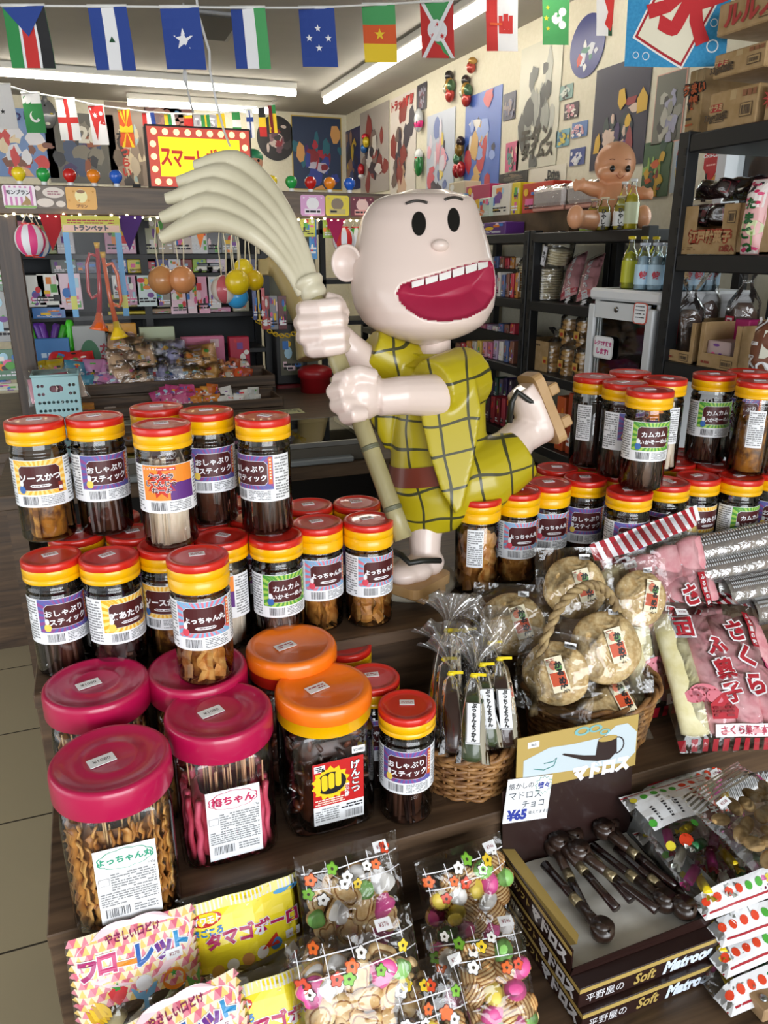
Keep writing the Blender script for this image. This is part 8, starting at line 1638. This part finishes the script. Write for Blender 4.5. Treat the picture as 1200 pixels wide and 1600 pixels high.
F1 = [(36, 10, 68, 95, [('r', 'G', 0, 0, .3, 1), ('r', 'W', .3, 0, .36, 1), ('r', 'R', .36, 0, .66, 1), ('r', 'W', .66, 0, .72, 1), ('r', 'K', .72, 0, 1, 1), ('p', 'B', [(0, 0), (1, 0), (.5, .48)]), ('s', 'Y', .5, .2, .17)], 'flag with blue triangle, yellow star and green, red, black stripes, leftmost on the front string'), (167, 11, 62, 97, v3('B', 'W', 'B')+[('p', 'D', [(.42, .55), (.58, .55), (.5, .45)])], 'blue and white striped flag with a small green triangle'), (280, 12, 62, 95, [('r', 'B', 0, 0, 1, 1), ('s', 'W', .5, .5, .26)], 'blue flag with a single white star'), (387, 13, 55, 93, v3('B', 'W', 'M'), 'blue, white and green striped flag'), (494, 13, 56, 90, [('r', 'B', 0, 0, 1, 1), ('s', 'W', .5, .33, .1), ('s', 'W', .5, .67, .1), ('s', 'W', .24, .5, .1), ('s', 'W', .78, .5, .1)], 'blue flag with four white stars'),
      (591, 8, 52, 88, h3('M', 'O', 'Y')+[('s', 'Y', .5, .5, .17)], 'green, red and yellow flag with a yellow star'), (682, 3, 52, 86, [('r', 'R', 0, 0, 1, 1), ('p', 'M', [(0, 0), (1, 0), (.5, .5)]), ('p', 'M', [(0, 1), (1, 1), (.5, .5)]), ('p', 'W', [(0, 0), (.12, 0), (1, 1), (.88, 1)]), ('p', 'W', [(.88, 0), (1, 0), (.12, 1), (0, 1)]), ('c', 'W', .5, .5, .3), ('s', 'R', .5, .4, .09, 6), ('s', 'R', .36, .6, .09, 6), ('s', 'R', .64, .6, .09, 6)], 'red and green flag with white saltire and three red stars'), (784, -8, 50, 86, [('r', 'R', 0, 0, .36, 1), ('r', 'W', .36, 0, 1, 1), ('r', 'R', .45, .45, .8, .68), ('r', 'R', .4, .36, .52, .68), ('r', 'R', .72, .36, .84, .68), ('r', 'R', .55, .33, .7, .6), ('r', 'O', .12, .49, .5, .53)], 'red and white flag with a red castle'), (869, -14, 42, 82, [('r', 'M', 0, 0, 1, 1), ('c', 'W', .55, .5, .2), ('c', 'W', .75, .38, .14), ('c', 'W', .75, .62, .14), ('s', 'Y', .2, .3, .08), ('s', 'Y', .14, .5, .1), ('s', 'Y', .2, .7, .08)], 'green flag with a white flower shape and yellow stars'), (952, -20, 38, 74, [('r', 'W', 0, 0, .5, 1), ('r', 'D', .5, 0, 1, 1), ('p', 'R', [(.3, .2), (.7, .15), (.8, .5), (.6, .9), (.35, .75), (.5, .5)])], 'white and green flag with a red winged shape near the round board')]
for x, y, w, h, sh, lb in F1: flag(lb, x, y, w, h, tt(x), sh)
PTS = [D(x, y, tt(x)) for x, y in ((-60, 7), (36, 9), (167, 10), (280, 11), (387, 12), (494, 12), (591, 7), (682, 2), (784, -9), (869, -15), (952, -21), (1040, -40))]
q = thing('flag_string', 'white cord carrying the front row of national flags', 'string', PTS[0]); obj('cord', MB().tube(PTS, .004, pm('e0e0de', .7), 6), q, world=True); obj('cord_end', MB().tube([PTS[0], V((PTS[0].x-.5, PTS[0].y+.2, ZC))], .003, pm('e0e0de', .7), 5), q, world=True); obj('cord_end', MB().tube([PTS[-1], V((PTS[-1].x+.1, PTS[-1].y, ZC))], .003, pm('e0e0de', .7), 5), q, world=True)
t2 = lambda x: 4.7+1.2*x/430
F2 = [(2, 132, 28, 70, [('r', 'W', 0, 0, 1, 1), ('s', 'K', .3, .6, .15)], 'white flag cut by the left picture edge on the rear string'), (47, 146, 30, 62, [('r', 'G', 0, 0, 1, 1), ('r', 'W', 0, 0, 1, .25), ('c', 'W', .55, .58, .28), ('c', 'G', .63, .54, .26), ('s', 'W', .68, .66, .1)], 'green flag with white crescent and star'), (101, 154, 31, 66, [('r', 'W', 0, 0, 1, 1), ('r', 'R', .4, 0, .6, 1), ('r', 'R', 0, .44, 1, .58)], 'white flag with a red cross'), (149, 165, 25, 62, [('r', 'W', 0, 0, 1, 1), ('p', 'R', [(0, 0), (.95, 0), (.95, .5), (.55, .45), (.35, .9)]), ('s', 'W', .35, .25, .2, 8), ('c', 'W', .75, .2, .12)], 'red and white pointed flag with small white emblems'), (193, 171, 20, 60, [('r', 'O', 0, 0, 1, 1), ('p', 'Y', [(0, 0), (.25, 0), (.5, .45)]), ('p', 'Y', [(.75, 0), (1, 0), (.5, .45)]), ('p', 'Y', [(.42, 0), (.58, 0), (.5, .45)]), ('p', 'Y', [(0, .4), (0, .6), (1, .4), (1, .6)]), ('p', 'Y', [(0, 1), (.25, 1), (.5, .55)]), ('p', 'Y', [(.75, 1), (1, 1), (.5, .55)]), ('c', 'Y', .5, .5, .2)], 'red flag with yellow sun rays'), (231, 176, 20, 28, v3('R', 'W', 'B'), 'red, white and blue striped flag above the sign'),
      (264, 178, 17, 30, v3('Y', 'G', 'W'), 'yellow and green striped flag above the sign'), (293, 180, 14, 32, [('r', 'R', 0, 0, 1, 1), ('r', 'Y', 0, 0, 1, .15)], 'red and yellow flag above the sign'), (320, 179, 14, 32, [('r', 'G', 0, 0, 1, 1), ('r', 'Y', .4, 0, .6, 1), ('c', 'R', .5, .8, .3)], 'green flag with yellow stripes above the sign'), (344, 177, 13, 34, [('r', 'Y', 0, 0, 1, 1)], 'plain yellow flag above the sign'), (368, 175, 13, 36, h3('G', 'W', 'G'), 'green and white banded flag right of the white cord'), (389, 172, 11, 44, [('r', 'W', 0, 0, 1, 1), ('r', 'B', .4, 0, .6, 1), ('r', 'B', 0, .25, 1, .42)], 'white flag with a blue cross'), (408, 168, 11, 46, h3('K', 'Y', 'R'), 'black, yellow and red banded flag'), (424, 164, 12, 44, [('r', 'Y', 0, 0, 1, 1), ('p', 'N', [(0, 0), (.5, 0), (.6, 1), (.2, 1)]), ('r', 'G', .5, 0, 1, .3)], 'yellow, maroon and green flag at the right end of the rear string')]
for x, y, w, h, sh, lb in F2: flag(lb, x, y, w, h, t2(x), sh, .05)
PTS = [D(x, y-1, t2(x)) for x, y in ((-40, 122), (2, 132), (47, 146), (101, 154), (149, 165), (193, 171), (231, 176), (264, 178), (320, 179), (368, 175), (408, 168), (432, 158))]
q = thing('flag_string', 'white cord carrying the rear row of small flags above the booth', 'string', PTS[0]); obj('cord', MB().tube(PTS, .006, pm('e0e0de', .7), 6), q, world=True)
for e in (PTS[0], PTS[-1]): obj('cord_end', MB().tube([e, V((e.x, e.y+.05, ZC))], .004, pm('e0e0de', .7), 5), q, world=True)
# hanging white cords
def cordthing(label, pts, tc=None):
    q = thing('electric_cable', label, 'cord', pts[0]); obj('cord', MB().tube(pts, .005, pm('dcdcdc', .6), 6), q, world=True); return q
top = D(305, -30, 2.9); cordthing('long white cord hanging from the ceiling down to the glowing sign', [V((top.x, top.y, ZC)), top, D(309, 20, 2.92), D(318, 50, 2.95), D(327, 80, 2.97), D(328, 110, 3.0), D(338, 160, 3.05), D(350, 205, 3.1), D(366, 246, 3.2)])
q = cordthing('thin white cord with a plug, left of the long cord', [V((D(286, 0, 3.6).x, D(286, 0, 3.6).y, ZC)), D(287, 12, 3.6), D(289, 105, 3.62), D(291, 130, 3.64), D(297, 158, 3.66), D(302, 176, 3.7)]); obj('plug', MB().tube([D(288, 108, 3.62), D(289, 114, 3.62), D(290, 126, 3.63), D(291, 134, 3.64)], [.005, .011, .011, .005], PAPER, 10), q, world=True)
# blue shaved-ice banner
t_ = 1.95; S = t_/FPX; q = thing('ice_banner', 'blue cloth banner with a red kanji on a cream diamond, top right', 'banner', D(1067, -70, t_)); M = frame((0, 0, 0), _r, _z); X_ = lambda x: (x-1067)*S; Y_ = lambda y: (-70-y)*S*.9
f_ = lambda p_: V((p_.x-.03*p_.y, p_.y, .007*sin(p_.x*22+p_.y*6)+p_.z)); CL = noisy('blue_cotton', '2f86b8', '3c94c4', 160, .85, bump=.05)
obj('cloth', MB().rect(X_(985), Y_(101), X_(1148), Y_(-70), CL, 0, None, 20, 20).warp(lambda p_: M @ f_(p_)), q)
mb = MB(); ro = R_(-27); cx, cy = X_(1075), Y_(0)
def dm(w, h, m, z): mb.grid(lambda u, v: V((cx+(u-.5)*w*cos(ro)-(v-.5)*h*sin(ro), cy+(u-.5)*w*sin(ro)+(v-.5)*h*cos(ro), z)), 8, 12, m, None, False)
dm(.155, .262, pm('ecece8', .8), .0008); dm(.146, .253, pm('a8202a', .8), .0016); dm(.134, .241, pm('e6dfc8', .8), .0024)
mb.text('氷', .17, pm('c0282e', .8), cx+.012, cy+.0, .0036, None, .055, ro)
for x, y, r in ((1097, 56, 9), (1125, 69, 9.5), (1124, 33, 6), (1134, 48, 4), (1143, 9, 5), (1003, 83, 5), (1020, 84, 6), (1160, 0, 0)):
    if r and x < 1146: mb.add([(X_(x)+k*r*S*cos(a), Y_(y)+k*r*S*sin(a), .001) for k in (1, .8) for a in (2*pi*i/20 for i in range(20))], [(i, (i+1) % 20, 20+(i+1) % 20, 20+i) for i in range(20)], pm('e0e8ec', .8))
obj('print', mb.warp(lambda p_: M @ f_(p_)), q); obj('rod', MB().tube([M @ V((X_(975), .002, 0)), M @ V((X_(1158), .002, 0))], .006, pm('8a6a44', .5), 8), q)
for x in (990, 1140): a_ = M @ V((X_(x), .004, 0)); obj('cord', MB().tube([a_, V((a_.x, a_.y, ZC-q.location.z))], .002, pm('dcdcdc', .6), 5), q)
